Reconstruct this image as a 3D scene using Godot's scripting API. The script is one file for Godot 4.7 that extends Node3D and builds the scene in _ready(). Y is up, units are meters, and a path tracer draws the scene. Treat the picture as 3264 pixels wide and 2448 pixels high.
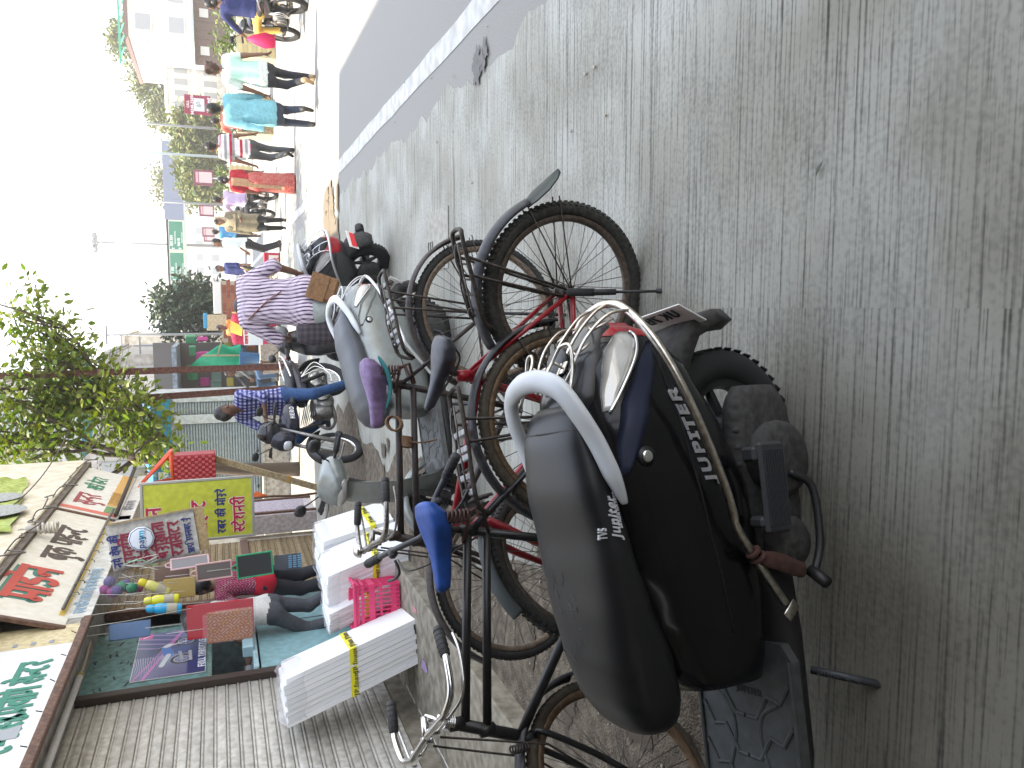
extends Node3D

var rn := RandomNumberGenerator.new()
var used := {}
var mats := {}
var texs := {}
var sun_dir := Vector3(-1.0, 1.75, -0.18)

func _ready():
	rn.seed = 7
	view_and_light()
	ground()
	shop_block()
	far_street()
	foreground_vehicles()
	shop_things()
	street_people()
	litter()

func view_and_light():
	var cam := Camera3D.new()
	cam.name = "camera"
	# the phone was held upright, so the stored picture lies on its side: the camera is rolled by a quarter turn
	var p := deg_to_rad(20.6)
	var w := deg_to_rad(6.0)
	var ro := deg_to_rad(2.0)
	var f := Vector3(-sin(w) * cos(p), -sin(p), -cos(w) * cos(p))
	var r := Vector3(cos(w), 0, -sin(w))
	var u := r.cross(f)
	var right := r * cos(ro) - u * sin(ro)
	var up := u * cos(ro) + r * sin(ro)
	cam.transform = Transform3D(Basis(-up, right, -f), Vector3(0, 1.58, 0))
	cam.fov = 52.4
	cam.near = 0.05
	cam.far = 600.0
	add_child(cam)
	cam.current = true
	var env := Environment.new()
	env.background_mode = Environment.BG_SKY
	var sk := ProceduralSkyMaterial.new()
	sk.sky_top_color = Color(0.88, 0.92, 1.0)
	sk.sky_horizon_color = Color(1.0, 0.99, 0.97)
	sk.ground_horizon_color = Color(0.85, 0.84, 0.82)
	sk.ground_bottom_color = Color(0.4, 0.39, 0.37)
	sk.sky_curve = 0.2
	sk.sun_angle_max = 30.0
	sk.sky_energy_multiplier = 1.0
	var sky := Sky.new()
	sky.sky_material = sk
	env.sky = sky
	env.tonemap_mode = Environment.TONE_MAPPER_LINEAR
	env.tonemap_exposure = 3.0
	env.fog_enabled = true
	env.fog_density = 0.0016
	env.fog_light_color = Color(1.0, 0.99, 0.97)
	env.sdfgi_enabled = true
	env.ssao_enabled = true
	env.ssil_enabled = true
	var we := WorldEnvironment.new()
	we.name = "world_environment"
	we.environment = env
	add_child(we)
	var sun := DirectionalLight3D.new()
	sun.name = "sun"
	sun.light_energy = 1.5
	sun.light_color = Color(1.0, 0.95, 0.86)
	sun.light_angular_distance = 0.5
	sun.shadow_enabled = true
	sun.transform = Transform3D(Basis.looking_at(-sun_dir.normalized(), Vector3.UP), Vector3(-6, 12, -2))
	add_child(sun)

# ---------------------------------------------------------------- helpers
func V(x, y, z) -> Vector3:
	return Vector3(x, y, z)

func rf(a, b) -> float:
	return rn.randf_range(a, b)

func numbered(n: String) -> String:
	if not used.has(n):
		used[n] = 0
		return n
	used[n] += 1
	return "%s_%03d" % [n, used[n]]

func noise_tex(kind: String, lo: float) -> Texture2D:
	var key := kind + str(lo)
	if texs.has(key):
		return texs[key]
	var n := FastNoiseLite.new()
	n.seed = 11
	n.fractal_octaves = 5
	n.frequency = 0.012
	if kind == "grain":
		n.frequency = 0.09
		n.fractal_octaves = 3
	elif kind == "cell":
		n.noise_type = FastNoiseLite.TYPE_CELLULAR
		n.frequency = 0.05
	var t := NoiseTexture2D.new()
	t.width = 512
	t.height = 512
	t.seamless = true
	t.noise = n
	var g := Gradient.new()
	lo = lerpf(lo, 1.0, 0.42)
	g.set_color(0, Color(lo, lo * 0.985, lo * 0.96))
	g.set_color(1, Color(1, 1, 1))
	g.set_offset(0, 0.18)
	g.set_offset(1, 0.78)
	t.color_ramp = g
	texs[key] = t
	return t

# a material; r, g, b are linear base colours
func mat(r: float, g: float, b: float, rough := 0.6, metal := 0.0, tex := "", lo := 0.7, scale := 1.5) -> StandardMaterial3D:
	var key := str([r, g, b, rough, metal, tex, lo, scale])
	if mats.has(key):
		return mats[key]
	var m := StandardMaterial3D.new()
	m.albedo_color = Color(r, g, b).linear_to_srgb()
	m.roughness = rough
	m.metallic = metal
	if tex:
		m.albedo_texture = noise_tex(tex, lo)
		m.uv1_triplanar = true
		m.uv1_world_triplanar = tex == "dirt"
		m.uv1_scale = Vector3.ONE * scale
	mats[key] = m
	return m

func S(smooth := true) -> SurfaceTool:
	var st := SurfaceTool.new()
	st.begin(Mesh.PRIMITIVE_TRIANGLES)
	st.set_smooth_group(0 if smooth else -1)
	return st

func obj(called: String, st, m: Material, parent: Node = null) -> MeshInstance3D:
	var o := MeshInstance3D.new()
	if st is SurfaceTool:
		st.generate_normals()
		o.mesh = st.commit()
	else:
		o.mesh = st
	if m:
		o.material_override = m
	if parent:
		o.name = called
		parent.add_child(o, true)
	else:
		o.name = numbered(called)
		add_child(o)
	return o

func tag(o: Node, label := "", category := "", group := "", kind := ""):
	if label: o.set_meta("label", label)
	if category: o.set_meta("category", category)
	if group: o.set_meta("group", group)
	if kind: o.set_meta("kind", kind)
	return o

func thing(called: String, label: String, category: String, at := Vector3.ZERO, yaw := 0.0, group := "", lean := 0.0) -> Node3D:
	var o := Node3D.new()
	o.name = numbered(called)
	o.transform = Transform3D(Basis(Vector3.UP, yaw) * Basis(Vector3.RIGHT, -lean), at)
	add_child(o)
	tag(o, label, category, group)
	return o

func struct(called: String, st, m: Material) -> MeshInstance3D:
	var o := obj(called, st, m)
	o.set_meta("kind", "structure")
	return o

func quad(st: SurfaceTool, a, b, c, d):
	st.add_vertex(a); st.add_vertex(c); st.add_vertex(b)
	st.add_vertex(a); st.add_vertex(d); st.add_vertex(c)

func tri_out(st: SurfaceTool, ce: Vector3, a: Vector3, b: Vector3, c: Vector3):
	if (b - a).cross(c - a).dot((a + b + c) / 3.0 - ce) > 0.0:
		st.add_vertex(a); st.add_vertex(c); st.add_vertex(b)
	else:
		st.add_vertex(a); st.add_vertex(b); st.add_vertex(c)

func quad_out(st, ce, a, b, c, d):
	tri_out(st, ce, a, b, c)
	tri_out(st, ce, a, c, d)

func box(st: SurfaceTool, c: Vector3, s: Vector3, bev := 0.0, b := Basis()):
	var h := s * 0.5
	var e: float = minf(bev, minf(h.x, minf(h.y, h.z)) * 0.9)
	var P := func(x, y, z): return c + b * Vector3(x, y, z)
	for ax in 3:
		for sg in [-1.0, 1.0]:
			var q := []
			for k in [[-1, -1], [1, -1], [1, 1], [-1, 1]]:
				var v := Vector3.ZERO
				v[ax] = sg * h[ax]
				v[(ax + 1) % 3] = k[0] * (h[(ax + 1) % 3] - e)
				v[(ax + 2) % 3] = k[1] * (h[(ax + 2) % 3] - e)
				q.append(P.call(v.x, v.y, v.z))
			quad_out(st, c, q[0], q[1], q[2], q[3])
	if e <= 0.0:
		return
	for ax in 3:
		var i := (ax + 1) % 3
		var j := (ax + 2) % 3
		for si in [-1.0, 1.0]:
			for sj in [-1.0, 1.0]:
				var q := []
				for k in [[-1, 0], [1, 0], [1, 1], [-1, 1]]:
					var v := Vector3.ZERO
					v[ax] = k[0] * (h[ax] - e)
					v[i] = si * (h[i] - (e if k[1] else 0.0))
					v[j] = sj * (h[j] - (0.0 if k[1] else e))
					q.append(P.call(v.x, v.y, v.z))
				quad_out(st, c, q[0], q[1], q[2], q[3])
	for sx in [-1.0, 1.0]:
		for sy in [-1.0, 1.0]:
			for sz in [-1.0, 1.0]:
				tri_out(st, c, P.call(sx * h.x, sy * (h.y - e), sz * (h.z - e)), P.call(sx * (h.x - e), sy * h.y, sz * (h.z - e)), P.call(sx * (h.x - e), sy * (h.y - e), sz * h.z))

func loft(st: SurfaceTool, rings: Array, c0 := true, c1 := true, closed := false):
	var n: int = rings[0].size()
	var k := clampi(rings.size() / 2, 1, rings.size() - 1)
	var ce := Vector3.ZERO
	for i in n:
		ce += rings[k - 1][i] + rings[k][i]
	ce /= 2.0 * n
	var s := 0.0
	for i in n:
		var a: Vector3 = rings[k - 1][i]
		s += (rings[k - 1][(i + 1) % n] - a).cross(rings[k][i] - a).dot(a - ce)
	var flip := s < 0.0
	for r in range(rings.size() if closed else rings.size() - 1):
		var A = rings[r]
		var B = rings[(r + 1) % rings.size()]
		for i in n:
			var j := (i + 1) % n
			if flip:
				quad(st, A[j], A[i], B[i], B[j])
			else:
				quad(st, A[i], A[j], B[j], B[i])
	if closed:
		return
	for e in 2:
		if (e == 0 and not c0) or (e == 1 and not c1):
			continue
		var R = rings[0] if e == 0 else rings[-1]
		var o = rings[1] if e == 0 else rings[-2]
		var m := Vector3.ZERO
		var mo := Vector3.ZERO
		for i in n:
			m += R[i]
			mo += o[i]
		m /= n
		mo /= n
		for i in n:
			tri_out(st, mo, m, R[i], R[(i + 1) % n])

func spl(p: Array, per := 6, closed := false) -> Array:
	var out := []
	var n := p.size()
	for i in range(n if closed else n - 1):
		var a = p[(i - 1 + n) % n] if closed else p[maxi(i - 1, 0)]
		var b = p[i]
		var c = p[(i + 1) % n]
		var d = p[(i + 2) % n] if closed else p[mini(i + 2, n - 1)]
		for k in per:
			var t := float(k) / per
			out.append(0.5 * ((2.0 * b) + (c - a) * t + (2.0 * a - 5.0 * b + 4.0 * c - d) * t * t + (3.0 * b - a - 3.0 * c + d) * t * t * t))
	if not closed:
		out.append(p[n - 1])
	return out

# r: a number or one number per point; flat scales the second axis
func tube(st: SurfaceTool, pts: Array, r, sides := 8, closed := false, flat := 1.0, upv := Vector3.ZERO):
	var rings := []
	var n := pts.size()
	var prev := Vector3.ZERO
	for i in n:
		var t: Vector3
		if closed:
			t = (pts[(i + 1) % n] - pts[(i - 1 + n) % n]).normalized()
		else:
			t = (pts[mini(i + 1, n - 1)] - pts[maxi(i - 1, 0)]).normalized()
		if i == 0:
			prev = upv if upv != Vector3.ZERO else (Vector3.UP if absf(t.y) < 0.9 else Vector3.RIGHT)
		elif upv != Vector3.ZERO:
			prev = upv
		var x := (prev - t * prev.dot(t)).normalized()
		var y := t.cross(x)
		prev = x
		var rr: float = r[i] if r is Array else r
		var ring := PackedVector3Array()
		for k in sides:
			var a := TAU * k / sides
			ring.append(pts[i] + (x * cos(a) * flat + y * sin(a)) * rr)
		rings.append(ring)
	loft(st, rings, true, true, closed)

# profile: Vector2(radius, height) pairs, turned about y of xf
func lathe(st: SurfaceTool, prof: Array, sides: int, xf := Transform3D()):
	var rings := []
	for p in prof:
		var ring := PackedVector3Array()
		for k in sides:
			var a := TAU * k / sides
			ring.append(xf * Vector3(cos(a) * p.x, p.y, sin(a) * p.x))
		rings.append(ring)
	loft(st, rings)

func prism(st: SurfaceTool, poly: PackedVector2Array, z0: float, z1: float, xf := Transform3D()):
	var ix := Geometry2D.triangulate_polygon(poly)
	var ce := Vector2.ZERO
	for p in poly:
		ce += p
	ce /= poly.size()
	var area := 0.0
	for i in poly.size():
		area += poly[i].cross(poly[(i + 1) % poly.size()])
	var hi := maxf(z0, z1)
	var lo := minf(z0, z1)
	for i in range(0, ix.size(), 3):
		var a := poly[ix[i]]
		var b := poly[ix[i + 1]]
		var c := poly[ix[i + 2]]
		if (b - a).cross(c - a) < 0:
			var t := b
			b = c
			c = t
		for e in 2:
			var z := hi if e else lo
			var q := [xf * V(a.x, a.y, z), xf * V(b.x, b.y, z), xf * V(c.x, c.y, z)]
			if e:
				st.add_vertex(q[0]); st.add_vertex(q[2]); st.add_vertex(q[1])
			else:
				st.add_vertex(q[0]); st.add_vertex(q[1]); st.add_vertex(q[2])
	for i in poly.size():
		var a := poly[i]
		var b := poly[(i + 1) % poly.size()]
		if area < 0:
			var t := a
			a = b
			b = t
		quad(st, xf * V(a.x, a.y, lo), xf * V(b.x, b.y, lo), xf * V(b.x, b.y, hi), xf * V(a.x, a.y, hi))

# rows of points with the same count, drawn as a sheet with thickness th along n
func sheet(st: SurfaceTool, rows: Array, n: Vector3, th := 0.004):
	for r in rows.size() - 1:
		for i in rows[r].size() - 1:
			var a: Vector3 = rows[r][i]
			var b: Vector3 = rows[r][i + 1]
			var c: Vector3 = rows[r + 1][i + 1]
			var d: Vector3 = rows[r + 1][i]
			var ce := (a + b + c + d) / 4.0
			quad_out(st, ce - n, a, b, c, d)
			quad_out(st, ce + n - n * th, a - n * th, b - n * th, c - n * th, d - n * th)
	for r in rows.size() - 1:
		for i in [0, rows[r].size() - 1]:
			quad(st, rows[r][i], rows[r + 1][i], rows[r + 1][i] - n * th, rows[r][i] - n * th)
	for r in [0, rows.size() - 1]:
		for i in rows[r].size() - 1:
			quad(st, rows[r][i], rows[r][i + 1], rows[r][i + 1] - n * th, rows[r][i] - n * th)

func circ(c: Vector3, R: float, n: int, ax := Vector3.BACK) -> Array:
	var x := ax.cross(Vector3.UP if absf(ax.y) < 0.9 else Vector3.RIGHT).normalized()
	var y := ax.cross(x)
	var out := []
	for i in n:
		var a := TAU * i / n
		out.append(c + (x * cos(a) + y * sin(a)) * R)
	return out

# superellipse ring in the y-z plane at x
func ring_x(x: float, y0: float, y1: float, w: float, n := 20, ex := 2.6) -> PackedVector3Array:
	var out := PackedVector3Array()
	for k in n:
		var a := TAU * k / n
		var c := cos(a)
		var s := sin(a)
		out.append(V(x, (y0 + y1) / 2 + (y1 - y0) / 2 * signf(s) * pow(absf(s), 2.0 / ex), w * signf(c) * pow(absf(c), 2.0 / ex)))
	return out

func latin(text: String, size: float, bold := true, depth := 0.002, face := "Droid Sans") -> TextMesh:
	var f := SystemFont.new()
	f.font_names = [face]
	f.font_weight = 700 if bold else 400
	var t := TextMesh.new()
	t.text = text
	t.font = f
	t.font_size = 64
	t.pixel_size = size / 46.0
	t.depth = depth
	t.curve_step = 4.0
	return t

func write(called: String, text: String, size: float, m: Material, parent: Node, xf: Transform3D, bold := true, face := "Droid Sans") -> MeshInstance3D:
	var o := obj(called, latin(text, size, bold, 0.002, face), m, parent)
	o.transform = xf
	return o
# ---------------------------------------------------------------- scooters
func key_at(keys: Array, x: float) -> Array:
	for i in keys.size() - 1:
		if x <= keys[i + 1][0] or i == keys.size() - 2:
			var t: float = clampf((x - keys[i][0]) / (keys[i + 1][0] - keys[i][0]), 0.0, 1.0)
			t = t * t * (3.0 - 2.0 * t) * 0.4 + t * 0.6
			var out := []
			for k in keys[i].size():
				out.append(lerpf(keys[i][k], keys[i + 1][k], t))
			out[0] = x
			return out
	return keys[-1]

const BODY := [[-0.402, 0.565, 0.645, 0.045], [-0.38, 0.525, 0.68, 0.085], [-0.34, 0.475, 0.72, 0.12], [-0.27, 0.415, 0.755, 0.15], [-0.12, 0.345, 0.775, 0.188], [0.05, 0.28, 0.76, 0.202], [0.22, 0.26, 0.725, 0.196], [0.36, 0.255, 0.67, 0.18], [0.47, 0.255, 0.60, 0.158], [0.54, 0.26, 0.53, 0.13]]
const SEAT := [[-0.19, 0.755, 0.80, 0.09], [-0.165, 0.745, 0.818, 0.125], [-0.10, 0.735, 0.832, 0.145], [0.02, 0.71, 0.828, 0.166], [0.16, 0.68, 0.80, 0.178], [0.30, 0.635, 0.785, 0.178], [0.43, 0.575, 0.765, 0.168], [0.53, 0.55, 0.735, 0.152], [0.59, 0.55, 0.70, 0.128], [0.622, 0.565, 0.665, 0.085]]

func body_z(keys: Array, x: float, y: float, ex := 3.2) -> float:
	var k := key_at(keys, x)
	var h: float = (k[2] - k[1]) / 2
	var t: float = minf(absf(y - (k[1] + k[2]) / 2) / h, 0.985)
	return k[3] * pow(1.0 - pow(t, ex), 1.0 / ex)

func hull(st: SurfaceTool, keys: Array, x0: float, x1: float, n: int, sides := 24, ex := 2.6, grow := 0.0):
	var rings := []
	for i in n + 1:
		var k := key_at(keys, lerpf(x0, x1, float(i) / n))
		rings.append(ring_x(k[0], k[1] - grow, k[2] + grow, k[3] + grow, sides, ex))
	loft(st, rings)

# a panel lying on the side of a hull; keys of [x, y low, y high]; the side is -1 (left) or 1
func panel(st: SurfaceTool, keys: Array, side: float, off: float, nx := 16, ny := 4, hullkeys := BODY):
	var rows := []
	for i in nx + 1:
		var k := key_at(keys, lerpf(keys[0][0], keys[-1][0], float(i) / nx))
		var row := []
		for j in ny + 1:
			var y: float = lerpf(k[1], k[2], float(j) / ny)
			row.append(V(k[0], y, side * (body_z(hullkeys, k[0], y) + off)))
		rows.append(row)
	sheet(st, rows, V(0, 0, side), 0.012)

func text_on_hull(text: String, size: float, at: Vector2, dir: Vector2, side: float, off: float, hullkeys: Array, slant := 0.25, stretch := 1.0, ex := 3.2) -> ArrayMesh:
	var arr := latin(text, size, true, 0.006).surface_get_arrays(0)
	var v: PackedVector3Array = arr[Mesh.ARRAY_VERTEX]
	var lo := 1e9
	for p in v:
		lo = minf(lo, p.x)
	var perp := Vector2(-dir.y, dir.x)
	if perp.y < 0:
		perp = -perp
	var out := PackedVector3Array()
	for p in v:
		var q := at + dir * ((p.x - lo) * stretch + p.y * slant) + perp * p.y
		out.append(V(q.x, q.y, side * (body_z(hullkeys, q.x, q.y, ex) + off + p.z)))
	arr[Mesh.ARRAY_VERTEX] = out
	var nn: PackedVector3Array = arr[Mesh.ARRAY_NORMAL]
	for i in nn.size():
		nn[i] = V(dir.x * nn[i].x, nn[i].y, side * nn[i].z).normalized()
	arr[Mesh.ARRAY_NORMAL] = nn
	arr[Mesh.ARRAY_TANGENT] = null
	arr[Mesh.ARRAY_TEX_UV] = null
	var m := ArrayMesh.new()
	m.add_surface_from_arrays(Mesh.PRIMITIVE_TRIANGLES, arr)
	return m

func scoot_wheel(t: Node3D, at: Vector3, steer := 0.0, tw := 0.045):
	var st := S()
	var rings := []
	var n := 44
	for i in n:
		var a := TAU * i / n
		var ring := PackedVector3Array()
		for k in [[0.145, -0.8], [0.19, -1.0], [0.222, -0.72], [0.235, -0.3], [0.237, 0.3], [0.222, 0.72], [0.19, 1.0], [0.145, 0.8]]:
			ring.append(V(cos(a) * k[0], sin(a) * k[0], k[1] * tw))
		rings.append(ring)
	loft(st, rings, false, false, true)
	var w := Node3D.new()
	w.name = "wheel"
	t.add_child(w, true)
	w.transform = Transform3D(Basis(Vector3.UP, steer), at)
	obj("tyre", st, mat(0.02, 0.02, 0.021, 0.85, 0, "grain", 0.6, 9.0), w)
	# tread grooves stand as small proud blocks
	st = S(false)
	for i in 40:
		var a := TAU * i / 40
		for s in [-1, 1]:
			var b := Basis(Vector3.BACK, a) * Basis(Vector3.RIGHT, s * 0.5)
			box(st, V(cos(a + s * 0.03) * 0.2325, sin(a + s * 0.03) * 0.2325, s * tw * 0.42), V(0.0055, 0.022, tw * 0.62), 0.002, b)
	tag(obj("tread", st, mat(0.018, 0.018, 0.019, 0.9), w), "", "", "", "stuff")
	st = S(false)
	var rim := mat(0.03, 0.03, 0.032, 0.45, 0.4)
	var rp := []
	for i in n:
		var a := TAU * i / n
		var ring := PackedVector3Array()
		for k in [[0.15, -0.85], [0.125, -0.75], [0.118, 0.0], [0.125, 0.75], [0.15, 0.85], [0.148, 0.0]]:
			ring.append(V(cos(a) * k[0], sin(a) * k[0], k[1] * tw * 0.8))
		rp.append(ring)
	loft(st, rp, false, false, true)
	for i in 5:
		var a := TAU * i / 5 + 0.3
		tube(st, [V(cos(a) * 0.03, sin(a) * 0.03, 0), V(cos(a) * 0.125, sin(a) * 0.125, 0)], [0.022, 0.013], 6)
	lathe(st, [Vector2(0.045, -0.05), Vector2(0.05, 0), Vector2(0.045, 0.05)], 16, Transform3D(Basis(Vector3.RIGHT, PI / 2), Vector3.ZERO))
	obj("rim", st, rim, w)

func mirrored(p: Array) -> Array:
	var out := []
	for i in range(p.size() - 1, -1, -1):
		out.append(V(p[i].x, p[i].y, -p[i].z))
	return out

func scooter(c: Dictionary) -> Node3D:
	var t := thing("parked_scooter", c.label, "scooter", c.at, c.yaw, "scooters parked along the shop front", c.lean)
	var paint: Material = c.paint
	var black := mat(0.016, 0.016, 0.017, 0.5, 0, "grain", 0.6, 4.0)
	var dusty := mat(0.055, 0.053, 0.05, 0.85, 0, "dirt", 0.35, 5.0)
	var chrome := mat(0.75, 0.74, 0.72, 0.22, 1.0)
	var st := S()
	hull(st, BODY, -0.402, 0.54, 40, 36, 3.2)
	obj("side_panel", st, paint, t)
	# seam between the upper and lower body panels
	st = S()
	for s in [-1, 1]:
		var p := []
		for i in 24:
			var x := lerpf(-0.36, 0.40, i / 23.0)
			var y := lerpf(0.565, 0.43, i / 23.0) + 0.02 * sin(i / 23.0 * PI)
			p.append(V(x, y, s * (body_z(BODY, x, y) + 0.0005)))
		tube(st, p, 0.0028, 5)
	obj("panel_seam", st, mat(0.006, 0.006, 0.006, 0.7), t)
	# seat, with its cap behind
	var seatm: Material = c.get("seat", mat(0.010, 0.0105, 0.0125, 0.42, 0, "grain", 0.75, 14.0))
	st = S()
	hull(st, SEAT, -0.19, 0.62, 40, 28, 2.9)
	var seat := obj("seat", st, seatm, t)
	st = S()
	var p := []
	for i in 21:
		var a := PI * i / 20.0
		var k := key_at(SEAT, -0.125)
		p.append(V(-0.125, (k[1] + k[2]) / 2 + (k[2] - k[1]) / 2 * pow(sin(a), 0.7) * 1.01, cos(a) * k[3] * 1.005))
	tube(st, p, 0.003, 5)
	obj("seat_seam", st, black, seat)
	# grab rail
	st = S()
	p = [V(0.055, 0.728, -0.182), V(0.0, 0.752, -0.185), V(-0.09, 0.787, -0.177), V(-0.165, 0.823, -0.16), V(-0.222, 0.845, -0.125), V(-0.25, 0.855, -0.06)]
	var full := spl(p + [V(-0.256, 0.857, 0)] + mirrored(p), 6)
	var rad := []
	for i in full.size():
		var e := minf(i, full.size() - 1 - i) / 12.0
		rad.append(0.029 * clampf(0.4 + e, 0.4, 1.0))
	tube(st, full, rad, 14, false, 0.6, Vector3.UP)
	obj("grab_rail", st, c.rail, t)
	# trim between seat and tail
	st = S()
	hull(st, [[-0.411, 0.622, 0.672, 0.04], [-0.385, 0.612, 0.70, 0.075], [-0.30, 0.62, 0.768, 0.115], [-0.2, 0.62, 0.80, 0.12], [-0.14, 0.65, 0.80, 0.10]], -0.411, -0.14, 20, 20)
	obj("tail_trim", st, c.get("trim", black), t)
	st = S()
	lathe(st, [Vector2(0.0, 0.0), Vector2(0.045, 0.0), Vector2(0.045, 0.01), Vector2(0.04, 0.014), Vector2(0.0, 0.014)], 24, Transform3D(Basis(Vector3.BACK, 0.25), V(-0.30, 0.764, 0.0)))
	obj("fuel_cap", st, mat(0.03, 0.03, 0.032, 0.35), t)
	# lamps
	st = S()
	hull(st, BODY, -0.405, -0.36, 6, 28, 3.2, 0.003)
	obj("tail_lamp", st, mat(0.42, 0.02, 0.03, 0.15, 0, "cell", 0.75, 30.0), t)
	for s in [-1, 1]:
		st = S()
		panel(st, [[-0.372, 0.61, 0.64], [-0.355, 0.605, 0.665], [-0.315, 0.622, 0.70], [-0.27, 0.655, 0.718], [-0.2, 0.703, 0.733], [-0.165, 0.725, 0.736]], s, 0.006)
		obj("indicator_lens", st, mat(0.72, 0.72, 0.70, 0.08, 0.25, "cell", 0.82, 22.0), t)
		st = S()
		var a := []
		for k in [[-0.372, 0.605], [-0.355, 0.60], [-0.315, 0.617], [-0.27, 0.65], [-0.2, 0.699], [-0.16, 0.727]]:
			a.append(V(k[0], k[1], s * (body_z(BODY, k[0], k[1]) + 0.007)))
		tube(st, spl(a, 4), 0.0045, 6)
		obj("lens_trim", st, chrome, t)
		st = S()
		panel(st, [[-0.345, 0.555, 0.572], [-0.27, 0.575, 0.635], [-0.17, 0.625, 0.70], [-0.08, 0.665, 0.722], [-0.01, 0.70, 0.715]], s, 0.002)
		obj("side_stripe", st, c.stripe, t)
	if c.get("lock", true):
		st = S()
		var xf := Transform3D(Basis(Vector3.RIGHT, -PI / 2), V(-0.05, 0.655, -body_z(BODY, -0.05, 0.655)))
		lathe(st, [Vector2(0.024, -0.004), Vector2(0.024, 0.003), Vector2(0.0, 0.003)], 20, xf)
		var ring := obj("seat_lock", st, black, t)
		st = S()
		lathe(st, [Vector2(0.015, 0.0), Vector2(0.015, 0.007), Vector2(0.011, 0.009), Vector2(0.0, 0.008)], 18, xf)
		obj("lock_barrel", st, chrome, ring)
	# rear mudguard and plate
	st = S()
	p = []
	for k in [[-0.20, 0.47, 0.075], [-0.33, 0.44, 0.085], [-0.40, 0.40, 0.085], [-0.445, 0.30, 0.075], [-0.452, 0.245, 0.05]]:
		p.append(PackedVector3Array([V(k[0], k[1], -k[2]), V(k[0], k[1] + 0.012, 0), V(k[0], k[1], k[2]), V(k[0] + 0.03, k[1] - 0.04, k[2]), V(k[0] + 0.05, k[1] - 0.04, 0), V(k[0] + 0.03, k[1] - 0.04, -k[2])]))
	loft(st, p)
	obj("rear_mudguard", st, dusty, t)
	var pb := Basis(Vector3.BACK, 0.42)
	st = S(false)
	box(st, V(-0.425, 0.40, -0.01), V(0.004, 0.10, 0.20), 0.001, pb)
	var plate := obj("number_plate", st, mat(0.78, 0.77, 0.72, 0.5), t)
	var pt := pb * Basis(Vector3.UP, -PI / 2)
	var pm: Material = mat(0.02, 0.02, 0.02, 0.6)
	if c.get("red_plate", false):
		st = S(false)
		box(st, V(-0.4277, 0.392, -0.01), V(0.002, 0.055, 0.17), 0, pb)
		obj("plate_print", st, mat(0.75, 0.04, 0.05, 0.5), plate)
	else:
		for k in 2:
			write("plate_lettering", ["UK 7B", "M 0478"][k], 0.036, pm, plate, Transform3D(pt, V(-0.428, 0.425 - 0.045 * k, -0.01) + pb * V(-0.001, 0, 0)))
	# guard of bent chrome tube
	if c.get("guard", true):
		st = S()
		p = [V(0.345, 0.28, -0.205), V(0.30, 0.315, -0.21), V(0.15, 0.435, -0.235), V(0.10, 0.455, -0.243), V(0.02, 0.48, -0.247), V(-0.13, 0.535, -0.243), V(-0.26, 0.58, -0.222), V(-0.36, 0.612, -0.18), V(-0.435, 0.62, -0.10), V(-0.458, 0.62, -0.03)]
		tube(st, spl(p + mirrored(p), 5), 0.0105, 10)
		var gd := obj("guard_pipe", st, c.guardm, t)
		st = S()
		for s in [-1.0, 1.0]:
			var b := Basis(Vector3.BACK, 0.85)
			box(st, V(0.365, 0.262, -0.207 * s), V(0.05, 0.03, 0.005), 0.002, b)
			tube(st, spl([V(-0.42, 0.62, -0.13 * s), V(-0.41, 0.68, -0.12 * s), V(-0.35, 0.745, -0.105 * s), V(-0.26, 0.79, -0.085 * s), V(-0.235, 0.80, -0.06 * s), V(-0.255, 0.80, -0.038 * s), V(-0.36, 0.735, -0.035 * s), V(-0.43, 0.67, -0.04 * s), V(-0.455, 0.625, -0.045 * s)], 5), 0.0042, 6)
			tube(st, [V(-0.40, 0.67, -0.125 * s), V(-0.375, 0.71, -0.085 * s), V(-0.40, 0.695, -0.038 * s)], 0.0034, 5)
			tube(st, [V(-0.34, 0.73, -0.10 * s), V(-0.315, 0.755, -0.07 * s), V(-0.335, 0.747, -0.036 * s)], 0.0034, 5)
			tube(st, spl([V(-0.245, 0.85, -0.05 * s), V(-0.30, 0.815, -0.055 * s), V(-0.335, 0.80, -0.075 * s), V(-0.33, 0.795, -0.11 * s), V(-0.27, 0.80, -0.12 * s), V(-0.20, 0.82, -0.125 * s)], 5), 0.0045, 6)
			tube(st, [V(-0.30, 0.815, -0.055 * s), V(-0.275, 0.768, -0.05 * s)], 0.004, 5)
			box(st, V(-0.285, 0.785, -0.055 * s), V(0.035, 0.004, 0.02), 0.001, Basis(Vector3.BACK, 0.5))
		obj("lamp_cage", st, c.guardm, gd)
	# running gear
	scoot_wheel(t, V(-0.11, 0.237, 0))
	scoot_wheel(t, V(1.15, 0.237, 0), c.get("steer", 0.0))
	st = S()
	hull(st, [[-0.22, 0.17, 0.30, 0.03], [-0.17, 0.13, 0.335, 0.045], [-0.05, 0.12, 0.34, 0.05], [0.12, 0.12, 0.33, 0.05], [0.26, 0.14, 0.30, 0.035]], -0.22, 0.26, 16, 16)
	var cvt := obj("gear_cover", st, dusty, t)
	cvt.position = V(0, 0, -0.125)
	st = S()
	for e in [[-0.02, 0.22, 0.10], [0.2, 0.22, 0.07]]:
		lathe(st, [Vector2(e[2], 0), Vector2(e[2], 0.03), Vector2(e[2] * 0.8, 0.045), Vector2(0, 0.045)], 20, Transform3D(Basis(Vector3.RIGHT, -PI / 2), V(e[0], e[1], -0.16)))
	for i in 4:
		box(st, V(-0.10 + i * 0.045, 0.325, -0.13), V(0.02, 0.02, 0.05), 0.006)
	obj("cover_disc", st, dusty, cvt).position = V(0, 0, 0.125)
	st = S()
	tube(st, spl([V(0.02, 0.215, -0.205), V(0.06, 0.16, -0.225), V(0.2, 0.165, -0.235), V(0.28, 0.2, -0.235)], 5), 0.011, 8)
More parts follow.
